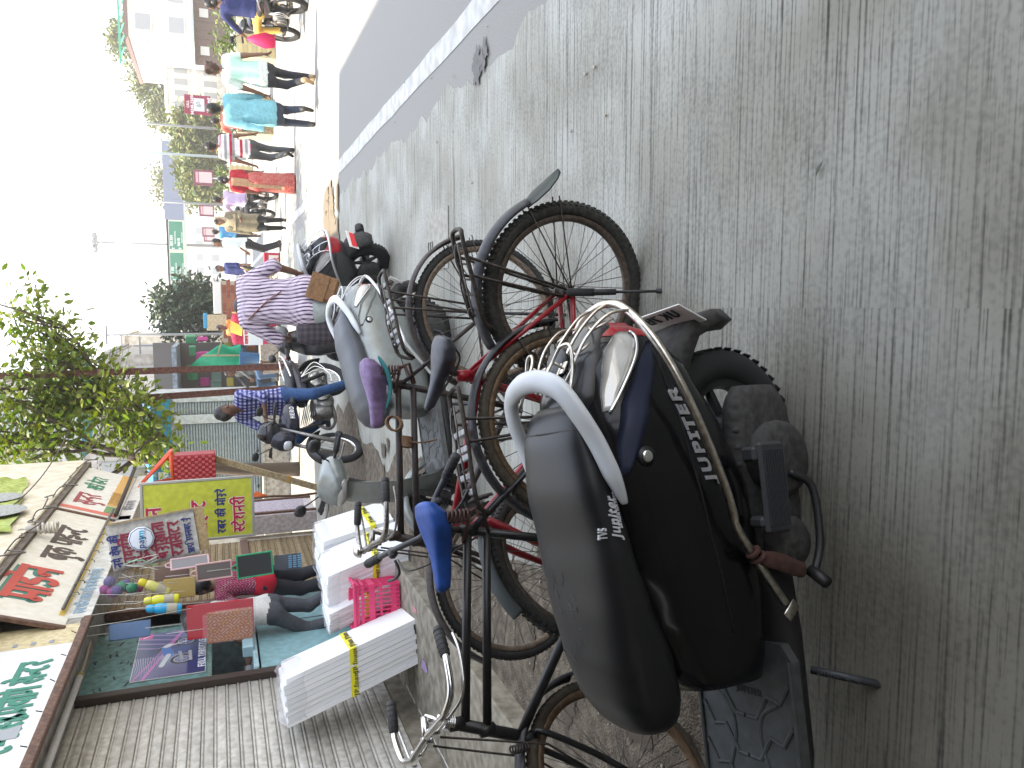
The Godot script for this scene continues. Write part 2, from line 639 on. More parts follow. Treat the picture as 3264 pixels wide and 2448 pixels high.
	tube(st, [V(0.27, 0.2, -0.225), V(0.30, 0.2, -0.275)], 0.016, 8)
	obj("kick_lever", st, black, t)
	st = S(false)
	for s in [-1.0, 1.0]:
		box(st, V(0.05, 0.315, -0.245 * s), V(0.23, 0.085, 0.018), 0.008)
		for i in 9:
			box(st, V(0.05, 0.283 + i * 0.008, -0.256 * s), V(0.19, 0.003, 0.006), 0.001)
		box(st, V(-0.035, 0.345, -0.22 * s), V(0.04, 0.05, 0.05), 0.008)
		box(st, V(0.135, 0.345, -0.22 * s), V(0.03, 0.04, 0.05), 0.008)
	obj("pillion_footrest", st, mat(0.035, 0.037, 0.042, 0.6, 0, "grain", 0.6, 8), t)
	st = S()
	tube(st, spl([V(0.15, 0.16, 0.13), V(0.0, 0.18, 0.15), V(-0.15, 0.24, 0.165), V(-0.42, 0.30, 0.165)], 5), [0.02, 0.02, 0.02, 0.02, 0.02, 0.03, 0.04, 0.045, 0.05, 0.052, 0.052, 0.05, 0.048, 0.046, 0.044, 0.04], 12)
	obj("exhaust", st, mat(0.03, 0.03, 0.03, 0.5, 0.5), t)
	# floor
	st = S(false)
	prism(st, PackedVector2Array([Vector2(0.46, -0.155), Vector2(0.50, -0.185), Vector2(0.98, -0.185), Vector2(1.0, -0.15), Vector2(1.0, 0.15), Vector2(0.98, 0.185), Vector2(0.50, 0.185), Vector2(0.46, 0.155)]), 0.235, 0.262, Transform3D(Basis(V(1, 0, 0), V(0, 0, -1), V(0, 1, 0)), Vector3.ZERO))
	var fl := obj("floor_board", st, c.floorm, t)
	st = S(false)
	for s in [-1.0, 1.0]:
		tube(st, [V(0.50, 0.266, -0.18 * s), V(0.98, 0.266, -0.18 * s)], 0.006, 6)
		for i in 4:
			var x := 0.56 + i * 0.105
			tube(st, [V(x, 0.2645, -0.168 * s), V(x + 0.055, 0.263, -0.13 * s), V(x + 0.045, 0.263, -0.085 * s), V(x + 0.11, 0.263, -0.04 * s), V(x + 0.11, 0.263, -0.005 * s)], 0.007, 6, false, 0.7)
		tube(st, spl([V(0.62, 0.263, -0.12 * s), V(0.66, 0.263, -0.06 * s), V(0.74, 0.263, -0.05 * s), V(0.86, 0.263, -0.10 * s)], 5), 0.006, 6, false, 0.7)
	lathe(st, [Vector2(0.12, 0.0), Vector2(0.115, 0.02), Vector2(0.09, 0.035), Vector2(0.0, 0.04)], 28, Transform3D(Basis(), V(0.985, 0.26, 0.0)))
	obj("mat_ridge", st, c.floorm, fl)
	if c.get("latin", false):
		write("mat_lettering", "JUPITER", 0.018, mat(0.02, 0.021, 0.022, 0.8), fl, Transform3D(Basis(V(0, 0, -1), V(-1, 0, 0), V(0, 1, 0)), V(0.60, 0.2633, -0.02)))
	st = S()
	hull(st, [[0.20, 0.13, 0.30, 0.14], [0.45, 0.14, 0.26, 0.155], [0.75, 0.15, 0.235, 0.15], [1.0, 0.17, 0.24, 0.10]], 0.2, 1.0, 16, 20)
	obj("belly_pan", st, black, t)
	st = S()
	tube(st, [V(0.54, 0.16, -0.15), V(0.585, 0.02, -0.27)], 0.011, 8)
	tube(st, [V(0.56, 0.015, -0.262), V(0.62, 0.012, -0.285)], 0.012, 6)
	for i in 14:
		tube(st, circ(V(0.545 + i * 0.002, 0.15 - i * 0.006, -0.163 - i * 0.005), 0.008, 8, V(0.3, -0.75, -0.6).normalized()), 0.0022, 4, true)
	obj("side_stand", st, mat(0.05, 0.055, 0.06, 0.5, 0.4), t)
	# leg shield and apron
	st = S()
	var rows := []
	for k in [[0.96, 0.255, 0.165], [1.0, 0.32, 0.175], [1.03, 0.45, 0.19], [1.05, 0.60, 0.195], [1.045, 0.75, 0.175], [1.02, 0.88, 0.12]]:
		var ring := PackedVector3Array()
		for j in 20:
			var a := TAU * j / 20
			var zc := cos(a)
			ring.append(V(k[0] + (0.015 if sin(a) < 0 else 0.09 * (1.0 - zc * zc)) * absf(sin(a)) + 0.01, k[1], k[2] * zc))
		rows.append(ring)
	loft(st, rows)
	var ap := obj("front_apron", st, paint, t)
	st = S()
	rows = []
	for k in [[0.95, 0.262, 0.15], [0.99, 0.32, 0.155], [1.02, 0.45, 0.165], [1.04, 0.60, 0.17], [1.03, 0.75, 0.15]]:
		var row := []
		for j in 7:
			var z := lerpf(-1, 1, j / 6.0)
			row.append(V(k[0] - 0.012 + 0.03 * (z * z), k[1], z * k[2]))
		rows.append(row)
	sheet(st, rows, V(-1, 0.3, 0).normalized(), 0.01)
	obj("leg_shield", st, c.get("shield", black), ap)
	st = S()
	rows = []
	for i in 13:
		var a := lerpf(0.2, 2.75, i / 12.0)
		var ring := PackedVector3Array()
		for k in [[0.26, -0.06], [0.285, -0.045], [0.29, 0.0], [0.285, 0.045], [0.26, 0.06], [0.25, 0.05], [0.268, 0.0], [0.25, -0.05]]:
			ring.append(V(1.15 + cos(a) * k[0], 0.237 + sin(a) * k[0], k[1] * (1.0 - 0.25 * absf(a - 1.5))))
		rows.append(ring)
	loft(st, rows)
	obj("front_mudguard", st, paint, t)
	# handlebar head, turned by the steering
	var hd := Node3D.new()
	hd.name = "handlebar"
	t.add_child(hd, true)
	hd.transform = Transform3D(Basis(Vector3.UP, c.get("steer", 0.0)), V(0.98, 0, 0))
	st = S()
	hull(st, [[-0.10, 0.90, 0.99, 0.07], [-0.04, 0.88, 1.03, 0.17], [0.03, 0.87, 1.04, 0.165], [0.10, 0.88, 1.0, 0.13], [0.15, 0.90, 0.96, 0.075]], -0.10, 0.15, 14, 24, 2.3)
	obj("cowl", st, paint, hd)
	st = S()
	hull(st, [[0.05, 0.885, 0.955, 0.125], [0.12, 0.882, 0.95, 0.112], [0.158, 0.89, 0.935, 0.07]], 0.05, 0.158, 8, 20, 2.4)
	obj("headlamp", st, mat(0.7, 0.7, 0.7, 0.08, 0.3, "cell", 0.6, 18.0), hd)
	st = S()
	tube(st, [V(-0.03, 0.955, -0.36), V(-0.03, 0.955, 0.36)], 0.011, 8)
	obj("bar", st, black, hd)
	for s in [-1.0, 1.0]:
		st = S()
		tube(st, [V(-0.035, 0.955, 0.21 * s), V(-0.05, 0.955, 0.34 * s)], 0.0175, 12)
		tube(st, [V(-0.05, 0.955, 0.34 * s), V(-0.052, 0.955, 0.352 * s)], 0.021, 12)
		var g := obj("grip", st, mat(0.03, 0.03, 0.032, 0.75, 0, "grain", 0.6, 12), hd)
		st = S()
		tube(st, spl([V(0.0, 0.945, 0.18 * s), V(0.035, 0.94, 0.24 * s), V(0.02, 0.935, 0.345 * s)], 4), 0.006, 6)
		obj("brake_lever", st, mat(0.3, 0.3, 0.31, 0.35, 0.8), g)
		if c.get("mirrors", true):
			st = S()
			tube(st, spl([V(-0.01, 0.99, 0.15 * s), V(0.0, 1.06, 0.22 * s), V(-0.01, 1.10, 0.27 * s)], 4), 0.005, 6)
			var mi := obj("mirror_stem", st, black, hd)
			st = S()
			hull(st, [[-0.02, 1.07, 1.13, 0.04], [0.0, 1.062, 1.138, 0.052], [0.02, 1.075, 1.125, 0.03]], -0.02, 0.02, 4, 14, 2.4)
			obj("mirror", st, black, mi).position = V(0, 0, 0.29 * s)
	st = S()
	tube(st, [V(1.0, 0.85, 0), V(1.08, 0.55, 0)], 0.03, 10)
	for s in [-1.0, 1.0]:
		tube(st, [V(1.08, 0.55, 0.06 * s), V(1.15, 0.237, 0.075 * s)], 0.018, 8)
	obj("fork", st, dusty, t)
	return t

func dupe(o: Node3D, label: String, at: Vector3, yaw: float, lean := 0.0) -> Node3D:
	var n: Node3D = o.duplicate()
	n.name = numbered(str(o.name))
	add_child(n)
	n.transform = Transform3D(Basis(Vector3.UP, yaw) * Basis(Vector3.RIGHT, -lean), at)
	n.set_meta("label", label)
	return n
# ---------------------------------------------------------------- bicycles
func arc(c: Vector3, R: float, a0: float, a1: float, n: int) -> Array:
	var out := []
	for i in n + 1:
		var a := deg_to_rad(lerpf(a0, a1, float(i) / n))
		out.append(c + V(cos(a), sin(a), 0) * R)
	return out

# half-round mudguard along an arc about c
func guard(st: SurfaceTool, c: Vector3, R: float, a0: float, a1: float, w: float):
	var rings := []
	for p in arc(c, 1.0, a0, a1, 30):
		var d: Vector3 = p - c
		var ring := PackedVector3Array()
		for k in 7:
			var b := PI * k / 6.0
			ring.append(c + d * (R + sin(b) * w * 0.55) + V(0, 0, cos(b) * w))
		for k in 7:
			var b := PI * (6 - k) / 6.0
			ring.append(c + d * (R - 0.003 + sin(b) * w * 0.48) + V(0, 0, cos(b) * w * 0.9))
		rings.append(ring)
	loft(st, rings)

func cycle_wheel(parent: Node3D, at: Vector3, R: float, tw: float, knobs: bool, tyrem: Material, rimm: Material, steer := 0.0, turn := 0.0) -> Node3D:
	var w := Node3D.new()
	w.name = "wheel"
	parent.add_child(w, true)
	w.transform = Transform3D(Basis(Vector3.UP, steer) * Basis(Vector3.BACK, turn), at)
	var st := S()
	tube(st, circ(Vector3.ZERO, R - tw, 56), tw, 12, true)
	obj("tyre", st, tyrem, w)
	st = S(false)
	var n := 84 if knobs else 100
	for i in n:
		var a := TAU * i / n
		for s in ([-1.0, 0.0, 1.0] if knobs else [-0.6, 0.6]):
			var e: float = s * 0.85
			var r: float = R - tw + tw * cos(e)
			var aa: float = a + (0.05 if s == 0.0 else 0.0)
			var b := Basis(Vector3.BACK, aa) * Basis(Vector3.UP, -e)
			if knobs:
				box(st, V(cos(aa) * r, sin(aa) * r, sin(e) * tw), V(0.008, 0.011, 0.013), 0.0, b)
			else:
				box(st, V(cos(aa) * r, sin(aa) * r, sin(e) * tw), V(0.004, 0.010, 0.010), 0.0, b)
	tag(obj("tread", st, tyrem, w), "", "", "", "stuff")
	st = S()
	var rr := R - tw * 2.0
	var rings := []
	for p in circ(Vector3.ZERO, 1.0, 56):
		var ring := PackedVector3Array()
		for k in [[0.006, -0.014], [0.0, -0.016], [-0.016, -0.012], [-0.02, 0.0], [-0.016, 0.012], [0.0, 0.016], [0.006, 0.014], [0.0, 0.0]]:
			ring.append(p * (rr + k[0]) + V(0, 0, k[1]))
		rings.append(ring)
	loft(st, rings, false, false, true)
	obj("rim", st, rimm, w)
	st = S()
	for i in 36:
		var a := TAU * i / 36
		var s := 1.0 if i % 2 else -1.0
		var b := a + (1.25 if (i / 2) % 2 else -1.25)
		tube(st, [V(cos(b) * 0.02, sin(b) * 0.02, s * 0.03), V(cos(a) * rr, sin(a) * rr, 0)], 0.0015, 4)
	tag(obj("spokes", st, mat(0.16, 0.14, 0.12, 0.5, 0.7), w), "", "", "", "stuff")
	st = S()
	lathe(st, [Vector2(0.006, -0.055), Vector2(0.012, -0.05), Vector2(0.014, -0.036), Vector2(0.026, -0.034), Vector2(0.026, -0.028), Vector2(0.014, -0.024), Vector2(0.014, 0.024), Vector2(0.026, 0.028), Vector2(0.026, 0.034), Vector2(0.012, 0.038), Vector2(0.012, 0.055)], 14, Transform3D(Basis(Vector3.RIGHT, PI / 2), Vector3.ZERO))
	obj("hub", st, mat(0.1, 0.09, 0.08, 0.5, 0.7), w)
	return w

func cycle_saddle(st: SurfaceTool, rear: Vector3, nose: Vector3, thick: float, wide: float):
	var rings := []
	for k in [[-0.03, 0.45, 0.25], [0.0, 0.8, 0.6], [0.12, 1.0, 0.95], [0.3, 0.95, 1.0], [0.48, 0.62, 0.85], [0.65, 0.36, 0.7], [0.85, 0.27, 0.6], [1.0, 0.2, 0.5], [1.04, 0.1, 0.25]]:
		var c := rear.lerp(nose, k[0])
		c.y -= 0.012 * sin(clampf(k[0], 0, 1) * PI)
		var ring := PackedVector3Array()
		for j in 18:
			var a := TAU * j / 18
			var sy := sin(a)
			ring.append(c + V(0, thick * k[2] * (0.35 * sy if sy > 0 else 1.0 * sy * (1.0 - 0.35 * absf(cos(a)))), wide * k[1] * signf(cos(a)) * pow(absf(cos(a)), 0.75)))
		rings.append(ring)
	var sm := []
	for i in rings.size() - 1:
		for q in 4:
			var ring := PackedVector3Array()
			for j in 18:
				ring.append(rings[i][j].lerp(rings[i + 1][j], q / 4.0))
			sm.append(ring)
	sm.append(rings[-1])
	loft(st, sm)

func carrier(t: Node3D, rear: Vector3, front: Vector3, w: float, axle: Vector3, m: Material, tape: Material):
	var st := S()
	var up := V(0, 0.012, 0)
	tube(st, spl([front + V(0.02, -0.06, -0.012), front + V(-0.02, 0, -w), (front + rear) / 2 + V(0, 0, -w), rear + V(0.02, 0, -w), rear + V(-0.012, 0, -w * 0.6), rear + V(-0.012, 0, w * 0.6), rear + V(0.02, 0, w), (front + rear) / 2 + V(0, 0, w), front + V(-0.02, 0, w), front + V(0.02, -0.06, 0.012)], 5), 0.0085, 8)
	for s in [-1.0, 1.0]:
		tube(st, [rear.lerp(front, 0.25) + V(0, 0, s * w), axle + V(-0.01, 0.02, s * 0.055)], 0.0055, 6)
		tube(st, [rear.lerp(front, 0.45) + V(0, 0, s * w), axle + V(0.02, 0.02, s * 0.055)], 0.0055, 6)
	for i in 5:
		var c := rear.lerp(front, 0.16 + i * 0.17)
		tube(st, [c + V(0, 0, -w), c + V(0, 0, w)], 0.0045, 6)
	obj("carrier", st, m, t)
	st = S()
	for s in [-0.45, 0.45]:
		tube(st, spl([rear.lerp(front, 0.9) + up + V(0, 0.004, s * w), rear.lerp(front, 0.6) + up + V(0, 0.01, s * w * 1.3), rear.lerp(front, 0.45) + up * 1.5 + V(0, 0, s * w * 0.7), rear.lerp(front, 0.3) + up + V(0, 0.008, s * w * 1.2), rear.lerp(front, 0.12) + up + V(0, 0.002, s * w * 0.5)], 5), 0.0038, 6)
	for i in 6:
		tube(st, circ(rear.lerp(front, 0.86 + i * 0.006) + V(0, 0.012, 0), 0.013, 8, V(0, 0, 1)), 0.0025, 4, true)
	obj("spring_clip", st, mat(0.12, 0.11, 0.1, 0.45, 0.7), t)
	if tape:
		for i in 5:
			st = S(false)
			var c := rear.lerp(front, [0.36, 0.5, 0.57, 0.73, 0.86][i])
			box(st, c + V(0, 0.002, 0), V(0.022, 0.017, w * 2.0 + 0.012), 0.003)
			obj("carrier_tape", st, tape, t)

func bicycle(c: Dictionary) -> Node3D:
	var t := thing("bicycle", c.label, "bicycle", c.at, c.yaw, "bicycles parked in a row", c.lean)
	var fr: Material = c.frame
	var steel := mat(0.72, 0.71, 0.69, 0.2, 1.0)
	var old := mat(0.09, 0.075, 0.065, 0.6, 0.6, "dirt", 0.4, 6)
	var R: float = c.R
	var tw: float = c.tw
	var rh: Vector3 = c.rear
	var fh: Vector3 = c.front
	var mtb: bool = c.mtb
	cycle_wheel(t, rh, R, tw, mtb, c.tyre, c.rim, 0.0, 0.3)
	var bb := V(rh.x + 0.46, 0.285, 0)
	var clus: Vector3 = c.cluster
	var ht: Vector3 = c.head_top
	var hl: Vector3 = c.head_low
	var st := S()
	tube(st, [clus, bb], 0.0155, 10)
	tube(st, [hl.lerp(ht, 0.12), bb], 0.0165, 10)
	if mtb:
		tube(st, [clus + V(0, -0.06, 0), ht.lerp(hl, 0.25)], 0.0175, 10)
	else:
		tube(st, [clus, ht.lerp(hl, 0.12)], 0.0155, 10)
		tube(st, [clus.lerp(bb, 0.13), ht.lerp(hl, 0.42)], 0.0155, 10)
	tube(st, [hl, ht], 0.02, 12)
	for s in [-1.0, 1.0]:
		tube(st, [clus + V(-0.005, -0.02, s * 0.018), rh + V(0.01, 0.01, s * 0.055)], 0.009, 8)
		tube(st, [bb + V(-0.02, 0, s * 0.028), rh + V(0.01, -0.005, s * 0.055)], 0.0105, 8)
	lathe(st, [Vector2(0.022, -0.04), Vector2(0.022, 0.04)], 14, Transform3D(Basis(Vector3.RIGHT, PI / 2), bb))
	for q in [clus, hl, ht, ht.lerp(hl, 0.42)]:
		lathe(st, [Vector2(0.012, -0.03), Vector2(0.022, -0.024), Vector2(0.022, 0.024), Vector2(0.012, 0.03)], 12, Transform3D(Basis(), q))
	obj("frame", st, fr, t)
	# seat post, saddle, springs
	st = S()
	var sm: Vector3 = c.saddle[0].lerp(c.saddle[1], 0.42) + V(0, -0.045, 0)
	tube(st, [clus.lerp(bb, 0.1), clus.lerp(bb, -0.16), sm], 0.0125, 10)
	obj("seat_post", st, old, t)
	st = S()
	cycle_saddle(st, c.saddle[0], c.saddle[1], c.saddle[2], c.saddle[3])
	var sd := obj("saddle", st, c.saddle[4], t)
	if not mtb:
		st = S()
		for s in [-1.0, 1.0]:
			var o: Vector3 = c.saddle[0] + V(0.05, -0.145, s * 0.055)
			var coil := []
			for i in 73:
				var a := TAU * i / 12.0
				coil.append(o + V(cos(a) * 0.02, i / 73.0 * 0.085, sin(a) * 0.02))
			tube(st, coil, 0.004, 5)
			tube(st, [o + V(0, 0, 0), c.saddle[0].lerp(c.saddle[1], 0.5) + V(0, -0.115, 0)], 0.007, 6)
			tube(st, [o + V(-0.01, 0.0, 0), o + V(-0.03, -0.05, -s * 0.02), o + V(0.06, -0.075, -s * 0.04)], 0.007, 6)
		obj("saddle_spring", st, mat(0.10, 0.055, 0.045, 0.6, 0.4), sd)
	else:
		st = S()
		for s in [-1.0, 1.0]:
			tube(st, spl([c.saddle[0] + V(0.03, -0.04, s * 0.03), c.saddle[0] + V(0.08, -0.065, s * 0.022), c.saddle[1] + V(-0.08, -0.065, s * 0.018), c.saddle[1] + V(-0.03, -0.03, 0)], 5), 0.004, 6)
		obj("saddle_rail", st, old, sd)
	# transmission
	st = S()
	tube(st, circ(bb + V(0, 0, 0.05), 0.085, 32), 0.006, 6, true)
	for i in 5:
		var a := TAU * i / 5
		tube(st, [bb + V(0, 0, 0.05), bb + V(cos(a) * 0.085, sin(a) * 0.085, 0.05)], 0.007, 5)
	tube(st, [bb + V(0, 0, 0.06), bb + V(0.12, -0.12, 0.07)], 0.010, 8)
	tube(st, [bb + V(0, 0, -0.06), bb + V(-0.12, 0.12, -0.07)], 0.010, 8)
	obj("crank", st, mat(0.25, 0.24, 0.23, 0.35, 0.9), t)
	st = S()
	for s in [1.0, -1.0]:
		box(st, bb + V(0.12 * s, -0.12 * s, 0.115 * s), V(0.085, 0.022, 0.09), 0.006)
	obj("pedal", st, mat(0.03, 0.03, 0.03, 0.7), t)
	st = S(false)
	tube(st, [bb + V(0, 0.085, 0.05), rh + V(0, 0.035, 0.05)], 0.006, 4)
	tube(st, [bb + V(0, -0.085, 0.05), rh + V(0, -0.035, 0.05)], 0.006, 4)
	obj("chain", st, mat(0.08, 0.06, 0.045, 0.6, 0.6), t)
	# mudguard and stays
	st = S()
	guard(st, rh, R + 0.022, c.guard[0], c.guard[1], tw + 0.012)
	obj("mudguard", st, c.guardm, t)
	st = S()
	for s in [-1.0, 1.0]:
		for a in [150.0, 172.0]:
			tube(st, [rh + V(cos(deg_to_rad(a)), sin(deg_to_rad(a)), 0) * (R + 0.02) + V(0, 0, s * tw), rh + V(0, 0, s * 0.06)], 0.003, 6)
	obj("mudguard_stay", st, old, t)
	if c.has("flap"):
		st = S()
		var a := deg_to_rad(c.guard[1])
		var b: Vector3 = rh + V(cos(a), sin(a), 0) * (R + 0.03)
		var rows := []
		for k in [[-0.01, 0.03], [0.03, 0.06], [0.08, 0.075], [0.14, 0.055], [0.18, 0.02]]:
			var row := []
			for j in 5:
				var z := lerpf(-1, 1, j / 4.0)
				row.append(b + V(-k[0] * 0.72 + 0.012 * z * z, -k[0] * 0.7, z * k[1]))
			rows.append(row)
		sheet(st, rows, V(-0.7, 0.7, 0), 0.005)
		obj("mud_flap", st, mat(0.035, 0.05, 0.04, 0.7, 0, "cell", 0.25, 22.0), t)
	carrier(t, c.carrier[0], c.carrier[1], c.carrier[2], rh, old, c.get("tape"))
	# kick stand
	st = S()
	if mtb:
		box(st, rh + V(0.0, -0.03, -0.075), V(0.03, 0.12, 0.014), 0.004)
		tube(st, [rh + V(0, -0.08, -0.078), rh + V(-0.003, -0.165, -0.10)], 0.012, 8)
		tube(st, [rh + V(-0.003, -0.16, -0.10), rh + V(-0.01, -0.31, -0.175)], 0.0055, 8)
		tube(st, [rh + V(-0.01, -0.30, -0.17), rh + V(-0.013, -0.335, -0.19)], 0.010, 8)
	else:
		tube(st, [rh + V(0.02, -0.01, -0.065), rh + V(0.05, -rh.y + 0.02, -0.16)], 0.008, 8)
	obj("kick_stand", st, mat(0.05, 0.05, 0.05, 0.6, 0.5), t)
	# front end, turned about the head tube
	var ax := (ht - hl).normalized()
	var fe := Node3D.new()
	fe.name = "front_end"
	t.add_child(fe, true)
	fe.transform = Transform3D(Basis(ax, c.steer), hl)
	var q := fh - hl
	cycle_wheel(fe, q, R, tw, mtb, c.tyre, c.rim, 0.0, 0.1)
	st = S()
	for s in [-1.0, 1.0]:
		if mtb:
			tube(st, [V(0, -0.01, s * 0.012), V(0.0, -0.03, s * 0.05), q * 0.55 + V(0.0, 0, s * 0.052), q + V(0, 0, s * 0.055)], [0.016, 0.018, 0.015, 0.010], 8)
		else:
			tube(st, spl([V(0, -0.015, s * 0.012), V(0.005, -0.03, s * 0.045), q * 0.6 + V(-0.02, 0, s * 0.05), q + V(0, 0, s * 0.055)], 4), 0.011, 8)
	obj("fork", st, fr, fe)
	st = S()
	if mtb:
		guard(st, q, R + 0.022, 60, 118, 0.034)
	else:
		guard(st, q, R + 0.022, 25, 175, tw + 0.012)
	obj("front_mudguard", st, c.guardm if not mtb else mat(0.05, 0.06, 0.06, 0.6), fe)
	var top := ht - hl + ax * 0.05
	st = S()
	tube(st, [ht - hl - ax * 0.02, top + ax * c.stem], 0.0125, 10)
	tube(st, [top + ax * c.stem, top + ax * c.stem + V(0.06, 0.01, 0)], 0.013, 10)
	for i in 5:
		tube(st, circ(ht - hl + ax * (0.012 + i * 0.007), 0.021, 12, ax), 0.004, 5, true)
	obj("stem", st, c.barm if not mtb else mat(0.04, 0.04, 0.042, 0.5), fe)
	var bc: Vector3 = top + ax * c.stem + V(0.06, 0.01, 0)
	for s in [-1.0, 1.0]:
		st = S()
		var ends: Array
		if mtb:
			ends = [bc, bc + V(0.0, 0.0, s * 0.05), bc + V(-0.01, 0.035, s * 0.12), bc + V(-0.03, 0.045, s * 0.2), bc + V(-0.055, 0.045, s * 0.30)]
		else:
			ends = [bc, bc + V(0.005, 0.0, s * 0.10), bc + V(0.005, 0.0, s * 0.16), bc + V(-0.03, -0.005, s * 0.225), bc + V(-0.11, -0.008, s * 0.25), bc + V(-0.15, -0.012, s * 0.245)]
		tube(st, spl(ends, 6), 0.011, 10)
		obj("handlebar", st, c.barm if not mtb else mat(0.04, 0.04, 0.042, 0.5), fe)
		st = S()
		var e0: Vector3 = ends[-1]
		var d: Vector3 = (ends[-1] - ends[-2]).normalized()
		tube(st, [e0 - d * 0.02, e0 - d * 0.015, e0 + d * 0.045, e0 + d * 0.085, e0 + d * 0.09], [0.012, 0.0165, 0.0175, 0.0165, 0.009], 12)
		for k in 5:
			tube(st, circ(e0 + d * (0.0 + k * 0.018), 0.0172, 12, d), 0.0016, 4, true)
		obj("grip", st, mat(0.03, 0.03, 0.031, 0.6), fe)
		st = S()
		if mtb:
			tube(st, spl([bc + V(0.01, 0.04, s * 0.19), bc + V(0.05, 0.025, s * 0.21), bc + V(0.05, 0.015, s * 0.27), bc + V(0.03, 0.01, s * 0.33)], 5), 0.006, 6)
			box(st, bc + V(-0.02, 0.04, s * 0.19), V(0.04, 0.03, 0.035), 0.008)
			tube(st, spl([bc + V(0.02, 0.04, s * 0.17), bc + V(0.10, 0.05, s * 0.10), bc + V(0.09, -0.08, s * 0.03), V(0.03, 0.0, 0.0)], 6), 0.003, 5)
		else:
			tube(st, spl([bc + V(0.0, -0.028, s * 0.02), bc + V(0.005, -0.028, s * 0.15), bc + V(-0.02, -0.04, s * 0.235), bc + V(-0.12, -0.045, s * 0.275), bc + V(-0.19, -0.04, s * 0.28)], 6), 0.005, 6)
			for z in [0.03, 0.12]:
				box(st, bc + V(0.0, -0.014, s * z), V(0.022, 0.042, 0.012), 0.003)
		obj("brake_lever", st, c.barm if not mtb else mat(0.04, 0.04, 0.042, 0.5), fe)
	if not mtb:
		st = S()
		for s in [-1.0, 1.0]:
			tube(st, [bc + V(0.02, -0.03, s * 0.03), V(0.05, -0.03, s * 0.05), q + V(0, 0.1, s * 0.05)], 0.004, 6)
		var coil := []
		for i in 85:
			var a := TAU * i / 12.0
			coil.append(V(0.045 + cos(a) * 0.012, 0.04 + i / 85.0 * 0.07, -0.045 + sin(a) * 0.012))
		tube(st, coil, 0.003, 5)
		obj("brake_rod", st, old, fe)
	if c.get("bell", false):
		st = S()
		lathe(st, [Vector2(0.0, 0.03), Vector2(0.018, 0.027), Vector2(0.03, 0.014), Vector2(0.032, 0.0), Vector2(0.0, -0.004)], 20, Transform3D(Basis(), bc + V(0.0, 0.014, 0.15)))
		obj("bell", st, steel, fe)
	return t
